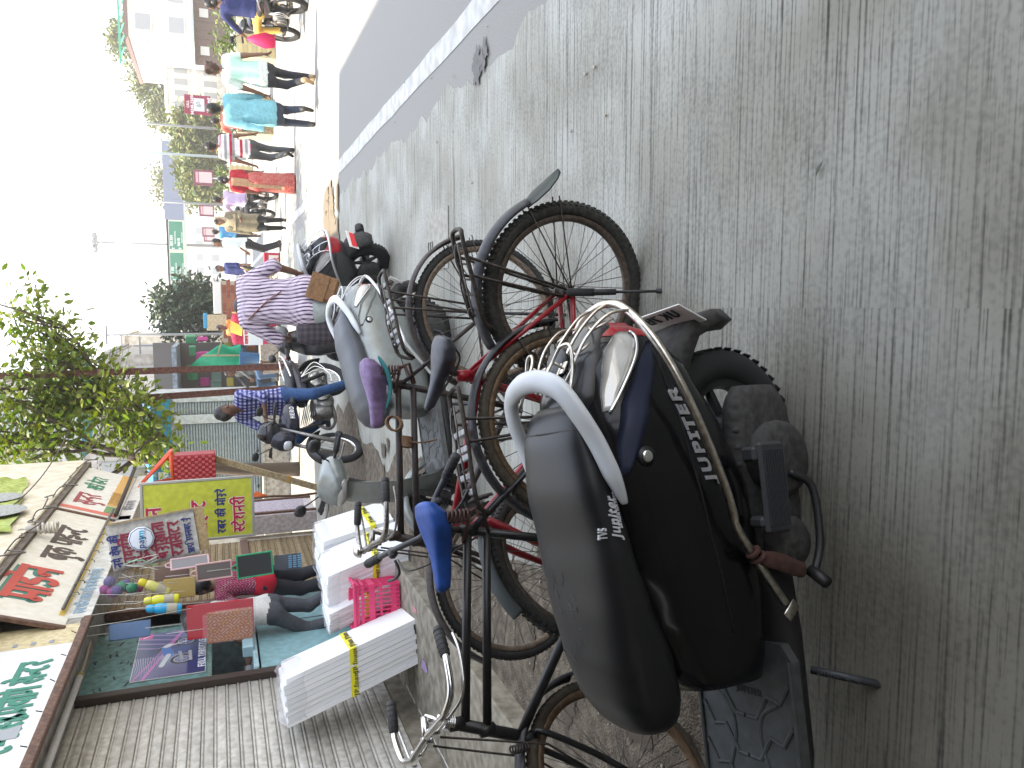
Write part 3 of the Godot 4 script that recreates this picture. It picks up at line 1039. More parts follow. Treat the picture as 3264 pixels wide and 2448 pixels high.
# ---------------------------------------------------------------- lettering drawn with a brush: strokes in a box whose baseline is y = 0 and headline y = 1
const GLYPH := {
	"k": [0.95, [.5,1,.5,0], [.5,.62,.3,.72,.12,.55,.2,.3,.38,.32,.5,.5], [.5,.6,.7,.7,.88,.55,.82,.28,.7,.2]],
	"kh": [1.0, [.15,1,.32,.75,.2,.5,.08,.45,.3,.12,.42,.05,.55,.2], [.8,.62,.62,.68,.5,.45,.62,.3,.8,.5], [.82,1,.82,0]],
	"n": [.78, [.62,1,.62,0], [.62,.52,.3,.52,.15,.45,.2,.35,.3,.42]],
	"nh": [.5, [.55,.52,.3,.52,.12,.45,.2,.32,.32,.42]],
	"m": [.85, [.68,1,.68,0], [.22,1,.22,.4,.12,.28,.22,.22,.3,.36], [.22,.42,.68,.42]],
	"r": [.62, [.3,1,.46,.78,.36,.6,.14,.55,.3,.3,.5,.02]],
	"dd": [.74, [.36,1,.36,.82,.14,.74,.14,.56,.38,.52,.6,.42,.56,.14,.34,.06,.18,.16]],
	"t": [.78, [.62,1,.62,0], [.62,.6,.34,.62,.18,.4,.24,.1]],
	"tt": [.74, [.42,1,.42,.82,.18,.68,.14,.35,.34,.12,.58,.2]],
	"s": [.88, [.24,1,.36,.76,.26,.58,.08,.54,.2,.3,.42,.06], [.3,.5,.7,.5], [.7,1,.7,0]],
	"sh": [.6, [.24,1,.36,.76,.26,.58,.08,.54,.2,.3,.42,.06], [.3,.5,.6,.5]],
	"b": [.8, [.64,.7,.36,.78,.14,.55,.32,.28,.64,.42], [.22,.72,.54,.34], [.64,1,.64,0]],
	"v": [.8, [.64,.7,.36,.78,.14,.55,.32,.28,.64,.42], [.64,1,.64,0]],
	"p": [.78, [.16,1,.16,.6,.28,.42,.62,.45], [.62,1,.62,0]],
	"shh": [.78, [.16,1,.16,.6,.28,.42,.62,.45], [.16,.85,.62,.52], [.62,1,.62,0]],
	"y": [.8, [.18,.98,.36,.78,.2,.52,.3,.36,.64,.48], [.64,1,.64,0]],
	"h": [.74, [.34,1,.34,.82,.56,.72,.5,.52,.2,.46,.42,.32,.48,.12,.34,-.08,.2,0]],
	"l": [.9, [.12,.3,.12,.55,.3,.62,.4,.4,.5,.62,.72,.6], [.72,1,.72,0]],
	"j": [.84, [.68,1,.68,0], [.68,.58,.42,.6,.42,.34,.28,.2,.1,.3]],
	"shr": [.84, [.12,.74,.28,.88,.4,.7,.16,.46,.36,.12], [.68,1,.68,0]],
	"d": [.68, [.4,1,.4,.82,.16,.7,.18,.42,.44,.42,.5,.22,.6,-.06]],
	"ch": [.8, [.1,.7,.62,.7], [.2,.7,.18,.4,.38,.26,.62,.46], [.62,1,.62,0]],
	"g": [.82, [.26,1,.26,.42,.14,.3,.1,.42], [.64,1,.64,0]],
	"ii": [.74, [.36,1,.36,.84,.14,.76,.14,.56,.52,.5,.54,.28,.2,.26,.26,.08,.5,-.08], [.36,1,.5,1.28,.2,1.36]],
	"a": [.84, [.12,.84,.3,.92,.38,.7,.2,.54,.42,.44,.36,.14,.1,.16], [.34,.5,.68,.5], [.68,1,.68,0]],
	"aa": [1.1, [.12,.84,.3,.92,.38,.7,.2,.54,.42,.44,.36,.14,.1,.16], [.34,.5,.68,.5], [.68,1,.68,0], [.94,1,.94,0]],
	"u": [.64, [.14,.86,.38,.9,.38,.64,.2,.54,.48,.42,.4,.1,.14,.14]],
	"bh": [.84, [.12,.9,.3,.82,.26,.42,.12,.36,.2,.28,.3,.44,.68,.46], [.68,1,.68,0]],
	"A": [.3, [.14,1,.14,0]],
	"I": [.34, [.14,1,.14,0], [.14,1,.06,1.3,-.2,1.36,-.42,1.2,-.45,1.02]],
	"i": [.34, [.18,1,.18,0], [.18,1,.2,1.3,.5,1.38,.8,1.2,.82,1.02]],
	"e": [0.0, [-.16,1,-.3,1.25,-.5,1.34]],
	"E": [0.0, [-.16,1,-.3,1.25,-.5,1.34], [-.14,1,-.16,1.3,-.3,1.42]],
	"O": [.3, [.14,1,.14,0], [.14,1,0,1.25,-.2,1.34]],
	"R": [0.0, [-.16,1,-.08,1.22,-.3,1.36,-.38,1.22]],
	"N": [0.0, [-.2,1.22,-.17,1.25]],
	"U": [0.0, [-.18,0,-.02,-.14,-.2,-.3,-.34,-.2]],
	"&": [.8, [.7,.1,.2,.75,.35,.95,.5,.78,.12,.3,.3,.05,.62,.4]],
	" ": [.42],
}

func brush(st: SurfaceTool, pts: Array, w: float, xf: Transform3D):
	var n := pts.size()
	var L := []
	var R := []
	for i in n:
		var d: Vector2 = (pts[mini(i + 1, n - 1)] - pts[maxi(i - 1, 0)]).normalized()
		var o := Vector2(-d.y, d.x) * w * 0.5
		L.append(pts[i] + o)
		R.append(pts[i] - o)
	for i in n - 1:
		quad(st, xf * V(R[i].x, R[i].y, 0), xf * V(R[i + 1].x, R[i + 1].y, 0), xf * V(L[i + 1].x, L[i + 1].y, 0), xf * V(L[i].x, L[i].y, 0))

# words: glyph names with spaces between; "_" is a word space
func deva(st: SurfaceTool, words: String, size: float, w: float, xf: Transform3D, squeeze := 1.0) -> float:
	var x := 0.0
	var start := 0.0
	var lift := 0.0
	for g in (words + " _").split(" ", false):
		lift += 0.00005
		if g == "_":
			if x > start:
				brush(st, [Vector2(start * squeeze, size), Vector2(x * squeeze, size)], w, xf.translated_local(V(0, 0, lift)))
			x += size * 0.4
			start = x
			continue
		var d: Array = GLYPH[g]
		for k in range(1, d.size()):
			var p := []
			for i in range(0, d[k].size(), 2):
				p.append(Vector2((x + d[k][i] * size) * squeeze, d[k][i + 1] * size))
			lift += 0.00005
			brush(st, spl(p, 4) if p.size() > 2 else p, w, xf.translated_local(V(0, 0, lift)))
		x += d[0] * size
		if g == "&":
			start = x
	return x * squeeze

func sign_text(parent: Node, words: String, size: float, w: float, m: Material, xf: Transform3D, squeeze := 1.0):
	var st := S(false)
	deva(st, words, size, w, xf, squeeze)
	obj("lettering", st, m, parent)

# ---------------------------------------------------------------- the ground
func apron_images() -> Array:
	var N := 1024
	var n := FastNoiseLite.new()
	n.seed = 3
	n.fractal_octaves = 3
	n.frequency = 0.2
	var a := n.get_seamless_image(9, N)
	a.resize(N, N, Image.INTERPOLATE_CUBIC)
	n.seed = 9
	n.frequency = 0.36
	var b := n.get_seamless_image(40, N)
	b.resize(N, N, Image.INTERPOLATE_CUBIC)
	n.seed = 5
	n.frequency = 0.006
	n.fractal_octaves = 5
	var c := n.get_seamless_image(N, N)
	n.seed = 21
	n.frequency = 0.12
	n.fractal_octaves = 2
	var d := n.get_seamless_image(N, N)
	var A := a.get_data()
	var B := b.get_data()
	var C := c.get_data()
	var D := d.get_data()
	var col := PackedByteArray()
	col.resize(N * N * 3)
	var hgt := PackedByteArray()
	hgt.resize(N * N)
	for i in N * N:
		var s: float = A[i] / 255.0
		var f: float = B[i] / 255.0
		var k: float = C[i] / 255.0
		var g: float = D[i] / 255.0
		var groove: float = maxf(0.0, 0.40 - s) * 1.3 * clampf(k * 2.2 - 0.4, 0.25, 1.0) + maxf(0.0, 0.32 - f) * 0.8
		var pit: float = maxf(0.0, g - 0.80) * 2.2
		var v: float = 0.98 - groove * 0.95 - pit * 0.5 + (k - 0.5) * 0.15 + (g - 0.5) * 0.22 + (f - 0.5) * 0.20 + (s - 0.5) * 0.08
		v = clampf(v, 0.12, 1.0) * 255.0
		col[i * 3] = int(v)
		col[i * 3 + 1] = int(v * 0.995)
		col[i * 3 + 2] = int(v * 0.955)
		hgt[i] = int(clampf(0.75 - groove * 0.9 - pit * 0.5, 0.0, 1.0) * 255.0)
	return [Image.create_from_data(N, N, false, Image.FORMAT_RGB8, col), Image.create_from_data(N, N, false, Image.FORMAT_L8, hgt)]

# a flat sheet at height y from an outline in x and z; texture metres per repeat
func flat(st: SurfaceTool, x0: float, x1: float, z0: float, z1: float, y: float, rep := 3.0):
	for k in [[x0, z0], [x0, z1], [x1, z1], [x0, z0], [x1, z1], [x1, z0]]:
		st.set_normal(Vector3.UP)
		st.set_uv(Vector2(k[0] / rep, k[1] / rep))
		st.add_vertex(V(k[0], y, k[1]))

func ragged(st: SurfaceTool, left: Array, right: Array, y: float):
	for i in left.size() - 1:
		var a: Vector2 = left[i]
		var b: Vector2 = right[i]
		var c: Vector2 = right[i + 1]
		var d: Vector2 = left[i + 1]
		quad_out(st, V(a.x, y - 1, a.y), V(a.x, y, a.y), V(b.x, y, b.y), V(c.x, y, c.y), V(d.x, y, d.y))

func blob(st: SurfaceTool, c: Vector2, rx: float, rz: float, y: float, rough := 0.3, n := 28):
	var p := []
	for i in n:
		var a := TAU * i / n
		var k := 1.0 + rf(-rough, rough) * 0.5 + 0.2 * sin(a * 3.0 + c.x)
		p.append(V(c.x + cos(a) * rx * k, y, c.y + sin(a) * rz * k))
	for i in n:
		tri_out(st, V(c.x, y - 1, c.y), V(c.x, y, c.y), p[i], p[(i + 1) % n])

func ground():
	var st := S(false)
	flat(st, -400, 400, -500, 60, 0.0, 6.0)
	struct("ground", st, mat(0.30, 0.29, 0.265, 0.95, 0, "dirt", 0.75, 0.25))
	# raked concrete apron in front of the shops
	var im := apron_images()
	var cm := StandardMaterial3D.new()
	cm.albedo_color = Color(0.40, 0.405, 0.395).linear_to_srgb()
	cm.albedo_texture = ImageTexture.create_from_image(im[0])
	cm.roughness = 0.93
	cm.heightmap_enabled = true
	cm.heightmap_texture = ImageTexture.create_from_image(im[1])
	cm.heightmap_scale = 0.35
	cm.uv1_scale = Vector3.ONE
	cm.detail_enabled = true
	cm.detail_albedo = noise_tex("dirt", 0.80)
	cm.detail_blend_mode = BaseMaterial3D.BLEND_MODE_MUL
	cm.detail_uv_layer = BaseMaterial3D.DETAIL_UV_2
	cm.uv2_triplanar = true
	cm.uv2_world_triplanar = true
	cm.uv2_scale = Vector3.ONE * 0.21
	st = S(false)
	# the slabs of the apron, each poured by itself, with open joints between
	var zs := [-5.30, -8.6, -11.9, -15.2]
	var L := []
	var R := []
	st.set_smooth_group(-1)
	for i in 360:
		var z := 5.0 - i * 0.075
		L.append(Vector2(-2.2, z))
		R.append(Vector2(1.47 + 0.035 * sin(z * 3.1) + 0.03 * sin(z * 7.7) + 0.02 * sin(z * 17.0) + rf(-0.022, 0.022), z))
	# grime plus shade painted into the concrete, deepening toward the shops and the camera
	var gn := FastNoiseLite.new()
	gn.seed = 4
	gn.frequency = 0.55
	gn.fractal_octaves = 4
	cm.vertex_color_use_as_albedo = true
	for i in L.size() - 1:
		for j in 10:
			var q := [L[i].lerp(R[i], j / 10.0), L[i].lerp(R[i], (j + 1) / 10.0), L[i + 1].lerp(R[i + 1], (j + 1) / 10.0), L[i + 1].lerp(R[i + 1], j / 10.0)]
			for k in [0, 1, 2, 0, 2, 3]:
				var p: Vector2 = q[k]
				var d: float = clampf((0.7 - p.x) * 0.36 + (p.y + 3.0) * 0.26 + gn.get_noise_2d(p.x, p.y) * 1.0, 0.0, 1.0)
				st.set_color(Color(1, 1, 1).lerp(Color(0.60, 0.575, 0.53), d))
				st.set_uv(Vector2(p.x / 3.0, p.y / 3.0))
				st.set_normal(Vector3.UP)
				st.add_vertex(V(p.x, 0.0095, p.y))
	st.set_color(Color(1, 1, 1))
	for i in L.size() - 1:
		quad(st, V(R[i].x, 0, R[i].y), V(R[i + 1].x, 0, R[i + 1].y), V(R[i + 1].x, 0.0095, R[i + 1].y), V(R[i].x, 0.0095, R[i].y))
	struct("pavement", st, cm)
	st = S(false)
	for z in zs:
		var l := []
		var r := []
		for i in 30:
			var x := lerpf(-2.2, 1.46, i / 29.0)
			var zz: float = z + 0.015 * sin(x * 9.0 + z) + rf(-0.006, 0.006)
			l.append(Vector2(x, zz))
			r.append(Vector2(x, zz + rf(0.002, 0.008)))
		ragged(st, l, r, 0.0145)
	struct("pavement_joint", st, mat(0.10, 0.095, 0.085, 0.95))
	# road
	st = S(false)
	flat(st, 1.35, 60, -300, 40, 0.006, 3.0)
	var am := mat(0.272, 0.268, 0.252, 0.9, 0, "grain", 0.86, 1.6)
	struct("road", st, am)
	st = S(false)
	var l := []
	var r := []
	for i in 160:
		var z := 6.0 - i * 0.35
		l.append(Vector2(1.745 + rf(-0.008, 0.008), z))
		r.append(Vector2(1.915 + rf(-0.008, 0.008), z))
	ragged(st, l, r, 0.0105)
	struct("road_line", st, mat(0.54, 0.54, 0.525, 0.85, 0, "dirt", 0.78, 0.8))
	# mud and dust at the foot of the steps and along the road edge
	st = S(false)
	l = []
	r = []
	for i in 90:
		var z := 3.0 - i * 0.16
		l.append(Vector2(-2.45, z))
		r.append(Vector2(-1.45 + 0.16 * sin(z * 1.7) + 0.1 * sin(z * 4.3) + rf(-0.05, 0.05), z))
	ragged(st, l, r, 0.0165)
	var mud := mat(0.20, 0.165, 0.12, 0.97, 0, "dirt", 0.5, 1.3)
	var md: StandardMaterial3D = mud
	md.heightmap_enabled = true
	md.heightmap_texture = noise_tex("grain", 0.0)
	md.heightmap_scale = 1.2
	struct("mud_strip", st, md)
	st = S(false)
	for i in 24:
		blob(st, Vector2(rf(-2.1, -1.3), rf(-8.0, -2.6)), rf(0.03, 0.14), rf(0.03, 0.12), 0.019 + i * 0.0004, 0.6)
	struct("mud_patch", st, mat(0.13, 0.105, 0.075, 0.98, 0, "grain", 0.5, 4))
	st = S(false)
	for i in 16:
		blob(st, Vector2(rf(0.7, 1.7), -11.2 + rf(-0.9, 0.5)), rf(0.08, 0.35), rf(0.1, 0.3), 0.02 + i * 0.0004, 0.7)
	struct("mud_patch", st, mat(0.21, 0.17, 0.12, 0.98, 0, "grain", 0.5, 4))
	st = S(false)
	for i in 9:
		blob(st, Vector2(1.50 + rf(-0.07, 0.05), -4.72 + rf(-0.1, 0.1)), rf(0.03, 0.075), rf(0.03, 0.08), 0.0205 + i * 0.0003, 0.8)
	struct("oil_stain", st, mat(0.19, 0.183, 0.175, 0.85, 0, "grain", 0.6, 5))
	# mended square in the concrete with its drain slots
	st = S(false)
	box(st, V(0.50, 0.016, -5.72), V(0.44, 0.008, 0.58), 0.002)
	var pt := struct("pavement_patch", st, mat(0.36, 0.35, 0.31, 0.9, 0, "dirt", 0.8, 2))
	st = S(false)
	for a in [[0.46, -5.96], [0.33, -5.62]]:
		for i in 3:
			box(st, V(a[0], 0.021, a[1] + i * 0.055 + 0.0), V(0.075, 0.003, 0.02))
	obj("drain_slot", st, mat(0.01, 0.01, 0.01, 0.9), pt)

# ---------------------------------------------------------------- the row of shops on the left
func block(called: String, label: String, cat: String, c: Vector3, s: Vector3, m: Material, bev := 0.0, kind := "") -> MeshInstance3D:
	var st := S(false)
	box(st, c, s, bev)
	var o := obj(called, st, m)
	tag(o, label, cat, "", kind)
	return o

func piece(called: String, parent: Node, c: Vector3, s: Vector3, m: Material, bev := 0.0, b := Basis()) -> MeshInstance3D:
	var st := S(false)
	box(st, c, s, bev, b)
	return obj(called, st, m, parent)

const SIGNFACE := Basis(Vector3(0, 0, -1), Vector3(0, 1, 0), Vector3(1, 0, 0))

func roll_shutter(label: String, x: float, z0: float, z1: float, y0: float, y1: float, pitch: float, ms: Array, group := "") -> Node3D:
	var t := thing("roller_shutter", label, "shutter", V(x, 0, 0))
	var meshes := []
	# one slat profile: a shallow curve with a lip
	for v in 3:
		var st := S()
		var prof := []
		for k in [[0.0, 0.0], [0.010, 0.03], [0.012, 0.12], [0.013, 0.4], [0.012, 0.66], [0.005, 0.72], [0.008, 0.75], [0.018, 0.79], [0.021, 0.86], [0.018, 0.93], [0.006, 0.975], [0.0, 1.0], [-0.004, 0.5]]:
			prof.append(k)
		var rings := []
		for e in 9:
			var z := lerpf(z0, z1, e / 8.0)
			var ring := PackedVector3Array()
			for k in prof:
				ring.append(V(k[0] + 0.0008 * sin(e * 2.3 + v * 2.0), k[1] * pitch, z))
			rings.append(ring)
		loft(st, rings)
		st.generate_normals()
		meshes.append(st.commit())
	var y := y0 + 0.11
	var i := 0
	while y < y1:
		var o := obj("slat", meshes[i % 3], ms[(i * 7) % ms.size()], t)
		o.position = V(0, y, 0)
		y += pitch * 1.003
		i += 1
	piece("bottom_bar", t, V(0.004, y0 + 0.055, (z0 + z1) / 2), V(0.02, 0.106, absf(z1 - z0)), ms[0], 0.004)
	piece("latch", t, V(0.025, y0 + 0.05, lerpf(z0, z1, 0.62)), V(0.012, 0.03, 0.07), mat(0.2, 0.18, 0.16, 0.6, 0.5), 0.003)
	return t

func shop_block():
	var conc := mat(0.29, 0.26, 0.205, 0.93, 0, "dirt", 0.62, 1.1)
	var cream := mat(0.58, 0.53, 0.43, 0.9, 0, "dirt", 0.78, 0.7)
	var wood := mat(0.16, 0.085, 0.055, 0.75, 0, "dirt", 0.55, 2.5)
	# steps up to the shops, in slabs
	var zc := [3.0, 0.6, -1.8, -3.5, -5.1, -6.7, -8.3, -9.9, -11.6]
	var st: SurfaceTool
	var sm := [mat(0.31, 0.28, 0.215, 0.9, 0, "dirt", 0.6, 1.3), mat(0.28, 0.255, 0.20, 0.92, 0, "dirt", 0.55, 1.1), mat(0.33, 0.295, 0.23, 0.9, 0, "dirt", 0.6, 1.7)]
	var step := thing("entrance_step", "low grey concrete step running along the shop fronts", "step")
	for i in zc.size() - 1:
		piece("slab", step, V(-2.80, 0.075, (zc[i] + zc[i + 1]) / 2), V(1.04, 0.15, absf(zc[i + 1] - zc[i]) - 0.006), sm[i % 3], 0.012)
	st = S(false)
	for i in 40:
		var z := -4.2 - i * 0.11
		if rn.randf() < 0.8:
			box(st, V(-3.24 + rf(-0.006, 0.006), 0.1515, z), V(rf(0.008, 0.02), 0.003, 0.10), 0, Basis(Vector3.UP, rf(-0.1, 0.1)))
	tag(obj("lime_line", st, mat(0.6, 0.58, 0.52, 0.95), step), "", "", "", "stuff")
	var b := thing("shop_building", "long shop building with concrete plinth, cream balcony and open shop bays", "building")
	piece("plinth", b, V(-5.3, 0.15, -4.3), V(3.98, 0.30, 14.6), conc, 0.01)
	piece("back_wall", b, V(-6.2, 1.6, -4.3), V(0.2, 2.6, 14.6), mat(0.35, 0.36, 0.33, 0.9), 0)
	for z in [3.0, -11.5]:
		piece("side_wall", b, V(-4.75, 1.54, z), V(2.9, 2.47, 0.2), cream, 0)
	for z in [-6.985, -8.97]:
		piece("party_wall", b, V(-4.88, 1.54, z), V(2.5, 2.47, 0.12), mat(0.30, 0.36, 0.36, 0.85, 0, "dirt", 0.7, 1.2), 0)
	piece("ceiling", b, V(-4.45, 2.86, -5.8), V(3.4, 0.16, 17.6), mat(0.34, 0.32, 0.28, 0.9, 0, "dirt", 0.7, 1.0), 0)
	piece("upper_wall", b, V(-5.0, 3.52, -5.8), V(4.2, 1.16, 17.5), cream, 0)
	piece("balcony", b, V(-3.55, 4.85, -6.0), V(2.2, 2.5, 15.9), mat(0.72, 0.66, 0.52, 0.9, 0, "dirt", 0.82, 0.6), 0.01)
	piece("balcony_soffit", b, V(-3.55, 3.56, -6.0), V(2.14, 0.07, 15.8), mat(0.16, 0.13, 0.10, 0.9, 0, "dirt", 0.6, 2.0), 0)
	piece("upper_storeys", b, V(-7.2, 7.6, -3.9), V(7.6, 7.2, 15.4), cream, 0)
	piece("rear_block", b, V(-8.0, 1.7, -4.3), V(3.4, 3.4, 14.4), cream, 0)
	# door posts and rails
	piece("door_post", b, V(-3.27, 1.54, -7.06), V(0.07, 2.47, 0.09), mat(0.06, 0.04, 0.03, 0.7, 0, "grain", 0.6, 5), 0.006)
	piece("door_post", b, V(-3.25, 1.54, -8.93), V(0.09, 2.47, 0.09), wood, 0.006)
	# shutter 1
	var sl := [mat(0.56, 0.54, 0.49, 0.55, 0.1, "dirt", 0.7, 1.6), mat(0.60, 0.58, 0.53, 0.55, 0.1, "dirt", 0.74, 1.9), mat(0.53, 0.51, 0.46, 0.55, 0.1, "dirt", 0.68, 1.4)]
	roll_shutter("grey ribbed roller shutter pulled down beside the stationery shop", -3.31, -2.4, -7.0, 0.30, 2.74, 0.092, sl)
	piece("soffit_board", b, V(-3.08, 2.80, -4.7), V(0.5, 0.03, 5.1), mat(0.40, 0.37, 0.32, 0.85, 0, "dirt", 0.6, 1.5), 0)
	# shutter 3
	var br := [mat(0.30, 0.22, 0.115, 0.7, 0, "dirt", 0.6, 2.0), mat(0.27, 0.20, 0.105, 0.7, 0, "dirt", 0.55, 2.4), mat(0.33, 0.25, 0.14, 0.7, 0, "dirt", 0.66, 2.2)]
	var bs := roll_shutter("mustard brown roller shutter behind the yellow board", -3.30, -9.0, -11.35, 0.30, 2.74, 0.085, br)
	piece("middle_band", bs, V(0.03, 1.32, -10.2), V(0.02, 0.10, 2.3), mat(0.13, 0.07, 0.05, 0.7), 0.004)
	# white plastered pier with a niche, past the brown shutter
	var pr := thing("plaster_pier", "white plastered pier with lilac recessed panel past the brown shutter", "pier", V(-3.1, 0, -11.9))
	piece("pier_wall", pr, V(0, 0.85, 0), V(0.28, 1.1, 0.9), mat(0.60, 0.55, 0.57, 0.85, 0, "dirt", 0.75, 2), 0.01)
	piece("pier_frame", pr, V(0.15, 0.85, -0.40), V(0.04, 1.1, 0.05), wood, 0.004)
	piece("pier_frame", pr, V(0.15, 0.85, 0.40), V(0.04, 1.1, 0.05), wood, 0.004)
	piece("pier_panel", pr, V(0.145, 0.9, 0), V(0.03, 0.9, 0.62), mat(0.45, 0.40, 0.47, 0.85, 0, "dirt", 0.7, 3), 0.004)
	# ---- sign boards hung along the front
	var sx := -2.75
	var wh := mat(0.74, 0.76, 0.78, 0.6, 0, "dirt", 0.92, 1.0)
	piece("door_step", b, V(-3.05, 0.255, -8.05), V(0.50, 0.21, 1.9), sm[1], 0.012)
	var t := thing("shop_sign", "white shop sign with green letters above the grey shutter", "sign", V(sx, 0, 0))
	var sB := func(z: float, y: float, lift := 0.014) -> Transform3D: return Transform3D(SIGNFACE, V(lift, y, z))
	piece("sign_board", t, V(0, 3.29, -4.6), V(0.02, 1.08, 5.7), wh, 0.003)
	piece("sign_panel", t, V(0.006, 3.27, -7.24), V(0.012, 1.0, 0.42), mat(0.64, 0.55, 0.33, 0.7, 0, "dirt", 0.8, 2), 0)
	for i in 5:
		piece("sign_square", t, V(0.0145, 2.93 + i * 0.13, -7.10), V(0.003, 0.035, 0.06), mat(0.26, 0.29, 0.33, 0.7))
	piece("sign_square", t, V(0.0125, 2.92, -5.62), V(0.004, 0.12, 0.17), mat(0.34, 0.36, 0.38, 0.7))
	sign_text(t, "tt e l r sh & m E ch i N g _ s e nh tt r", 0.205, 0.042, mat(0.02, 0.20, 0.13, 0.6), sB.call(-5.36, 2.85), 0.70)
	sign_text(t, "s v r N _ k l A", 0.09, 0.02, mat(0.30, 0.24, 0.20, 0.6), sB.call(-7.05, 3.55), 0.5)
	t = thing("wooden_rail", "brown wooden rail under the white sign with green letters", "rail")
	piece("rail", t, V(-2.715, 2.715, -5.0), V(0.045, 0.07, 5.0), wood, 0.008)
	st = S()
	for i in 9:
		tube(st, [V(-2.69, 2.75, -3.5 - i * 0.45), V(-2.67, 2.785, -3.5 - i * 0.45 + rf(-0.02, 0.02))], 0.004, 5)
	obj("nail", st, mat(0.05, 0.05, 0.05, 0.5, 0.7), t)
	# sign 2; boards two and three lean out under the balcony
	var tilt := Basis(Vector3.BACK, -0.33)
	t = thing("shop_sign", "cream signboard with big red and dark brown Hindi letters over the stationery shop", "sign", V(sx, 2.9, 0))
	t.basis = tilt
	piece("sign_board", t, V(0, 0.37, -9.17), V(0.02, 0.76, 3.55), mat(0.72, 0.69, 0.60, 0.6, 0, "dirt", 0.9, 1.1), 0.003)
	piece("yellow_stripe", t, V(0.0125, 0.055, -9.3), V(0.004, 0.045, 3.3), mat(0.58, 0.40, 0.06, 0.7))
	piece("sign_frame", t, V(0.012, 0.37, -7.38), V(0.04, 0.78, 0.05), wood, 0.006)
	piece("sign_frame", t, V(0.012, 0.37, -10.96), V(0.04, 0.78, 0.05), wood, 0.006)
	sign_text(t, "m A dd R n", 0.35, 0.078, mat(0.03, 0.16, 0.12, 0.6), sB.call(-7.81, 0.245, 0.0125), 0.99)
	sign_text(t, "m A dd R n", 0.35, 0.078, mat(0.44, 0.045, 0.025, 0.6), sB.call(-7.85, 0.215, 0.017), 0.99)
	sign_text(t, "b U k _ p A ii nh tt", 0.275, 0.056, mat(0.06, 0.035, 0.025, 0.6), sB.call(-9.08, 0.20, 0.013), 0.89)
	t = thing("sign_strip", "pale strip of small blue letters under the cream signboard", "sign", V(sx, 0, 0))
	piece("strip_board", t, V(0.0, 2.81, -9.4), V(0.02, 0.20, 3.6), mat(0.60, 0.60, 0.56, 0.7, 0, "dirt", 0.8, 1), 0.003)
	sign_text(t, "k l r _ p r i nh tt r _ k A g j _ s h I _ d A m _ k I _ d U k A n _ h E _ y h A N", 0.09, 0.016, mat(0.22, 0.33, 0.42, 0.7), sB.call(-7.7, 2.77), 0.62)
	t = thing("pipe_rail", "thin grey pipe with hooks along the foot of the cream signboard", "rail")
	st = S()
	tube(st, [V(-2.68, 2.94, -7.7), V(-2.66, 2.93, -11.3)], 0.016, 10)
	obj("pipe", st, mat(0.22, 0.21, 0.20, 0.5, 0.6, "dirt", 0.5, 4), t)
	for i in 10:
		st = S()
		tube(st, spl([V(-2.665, 2.94, -7.95 - i * 0.33), V(-2.63, 2.90, -7.95 - i * 0.33), V(-2.63, 2.86, -7.96 - i * 0.33), V(-2.66, 2.85, -7.97 - i * 0.33)], 4), 0.004, 5)
		obj("hook", st, mat(0.12, 0.11, 0.1, 0.5, 0.7), t)
	# sign 3
	t = thing("shop_sign", "white signboard with red and green letters and an orange band, farthest of the row", "sign", V(sx, 2.9, 0))
	t.basis = tilt
	piece("sign_board", t, V(0, 0.35, -12.35), V(0.02, 0.76, 2.65), mat(0.72, 0.70, 0.64, 0.65, 0, "dirt", 0.9, 1.1), 0.003)
	piece("orange_band", t, V(0.0125, 0.08, -12.65), V(0.004, 0.165, 2.0), mat(0.62, 0.36, 0.10, 0.7))
	piece("red_band", t, V(0.0125, 0.33, -11.2), V(0.004, 0.7, 0.13), mat(0.60, 0.16, 0.11, 0.7))
	piece("green_band", t, V(0.013, 0.08, -11.44), V(0.005, 0.165, 0.33), mat(0.16, 0.27, 0.10, 0.7))
	sign_text(t, "s U nh d r", 0.26, 0.05, mat(0.32, 0.04, 0.05, 0.6), sB.call(-11.48, 0.28, 0.013), 0.85)
	sign_text(t, "s A dd I _ s e nh tt r", 0.19, 0.036, mat(0.03, 0.20, 0.10, 0.6), sB.call(-12.35, 0.31, 0.013), 0.78)
	for i in 2:
		sign_text(t, "y h A N _ s b _ p r k A r _ k I _ s A dd i y A N", 0.06, 0.011, mat(0.45, 0.25, 0.05, 0.7), sB.call(-11.72, 0.10 - i * 0.075, 0.016), 0.9)
	t = thing("lower_sign_board", "narrow white board with grey letters under the farthest signboard", "sign", V(sx, 0, 0))
	piece("lower_board", t, V(0.0, 2.77, -12.4), V(0.02, 0.17, 2.8), mat(0.66, 0.64, 0.60, 0.7, 0, "dirt", 0.85, 1.1), 0.003)
	sign_text(t, "m i l n e _ k A _ p t A", 0.10, 0.018, mat(0.18, 0.18, 0.20, 0.7), sB.call(-11.5, 2.72), 0.8)
	t = thing("wooden_pole", "dark pole laid along the foot of the farthest signboard", "pole")
	st = S()
	tube(st, [V(-2.67, 2.87, -11.0), V(-2.62, 2.90, -13.9)], 0.028, 8)
	obj("pole_shaft", st, mat(0.07, 0.05, 0.04, 0.8, 0, "grain", 0.5, 5), t)
	# awning pipe (white) below the first sign
	t = thing("white_tube", "white painted tube tied on below the brown rail", "tube")
	st = S()
	tube(st, [V(-3.08, 2.745, -7.15), V(-3.06, 2.735, -3.2)], 0.026, 14)
	obj("tube_body", st, mat(0.72, 0.72, 0.70, 0.45, 0, "dirt", 0.85, 2), t)
	st = S()
	tube(st, spl([V(-3.08, 2.745, -7.15), V(-3.09, 2.75, -7.5), V(-3.12, 2.78, -7.95)], 5), 0.012, 8)
	obj("tube_end", st, mat(0.35, 0.30, 0.22, 0.7), t)
	st = S()
	for i in 3:
		tube(st, circ(V(-3.08, 2.745, -7.14 + i * 0.012), 0.03, 12, Vector3.BACK), 0.005, 5, true)
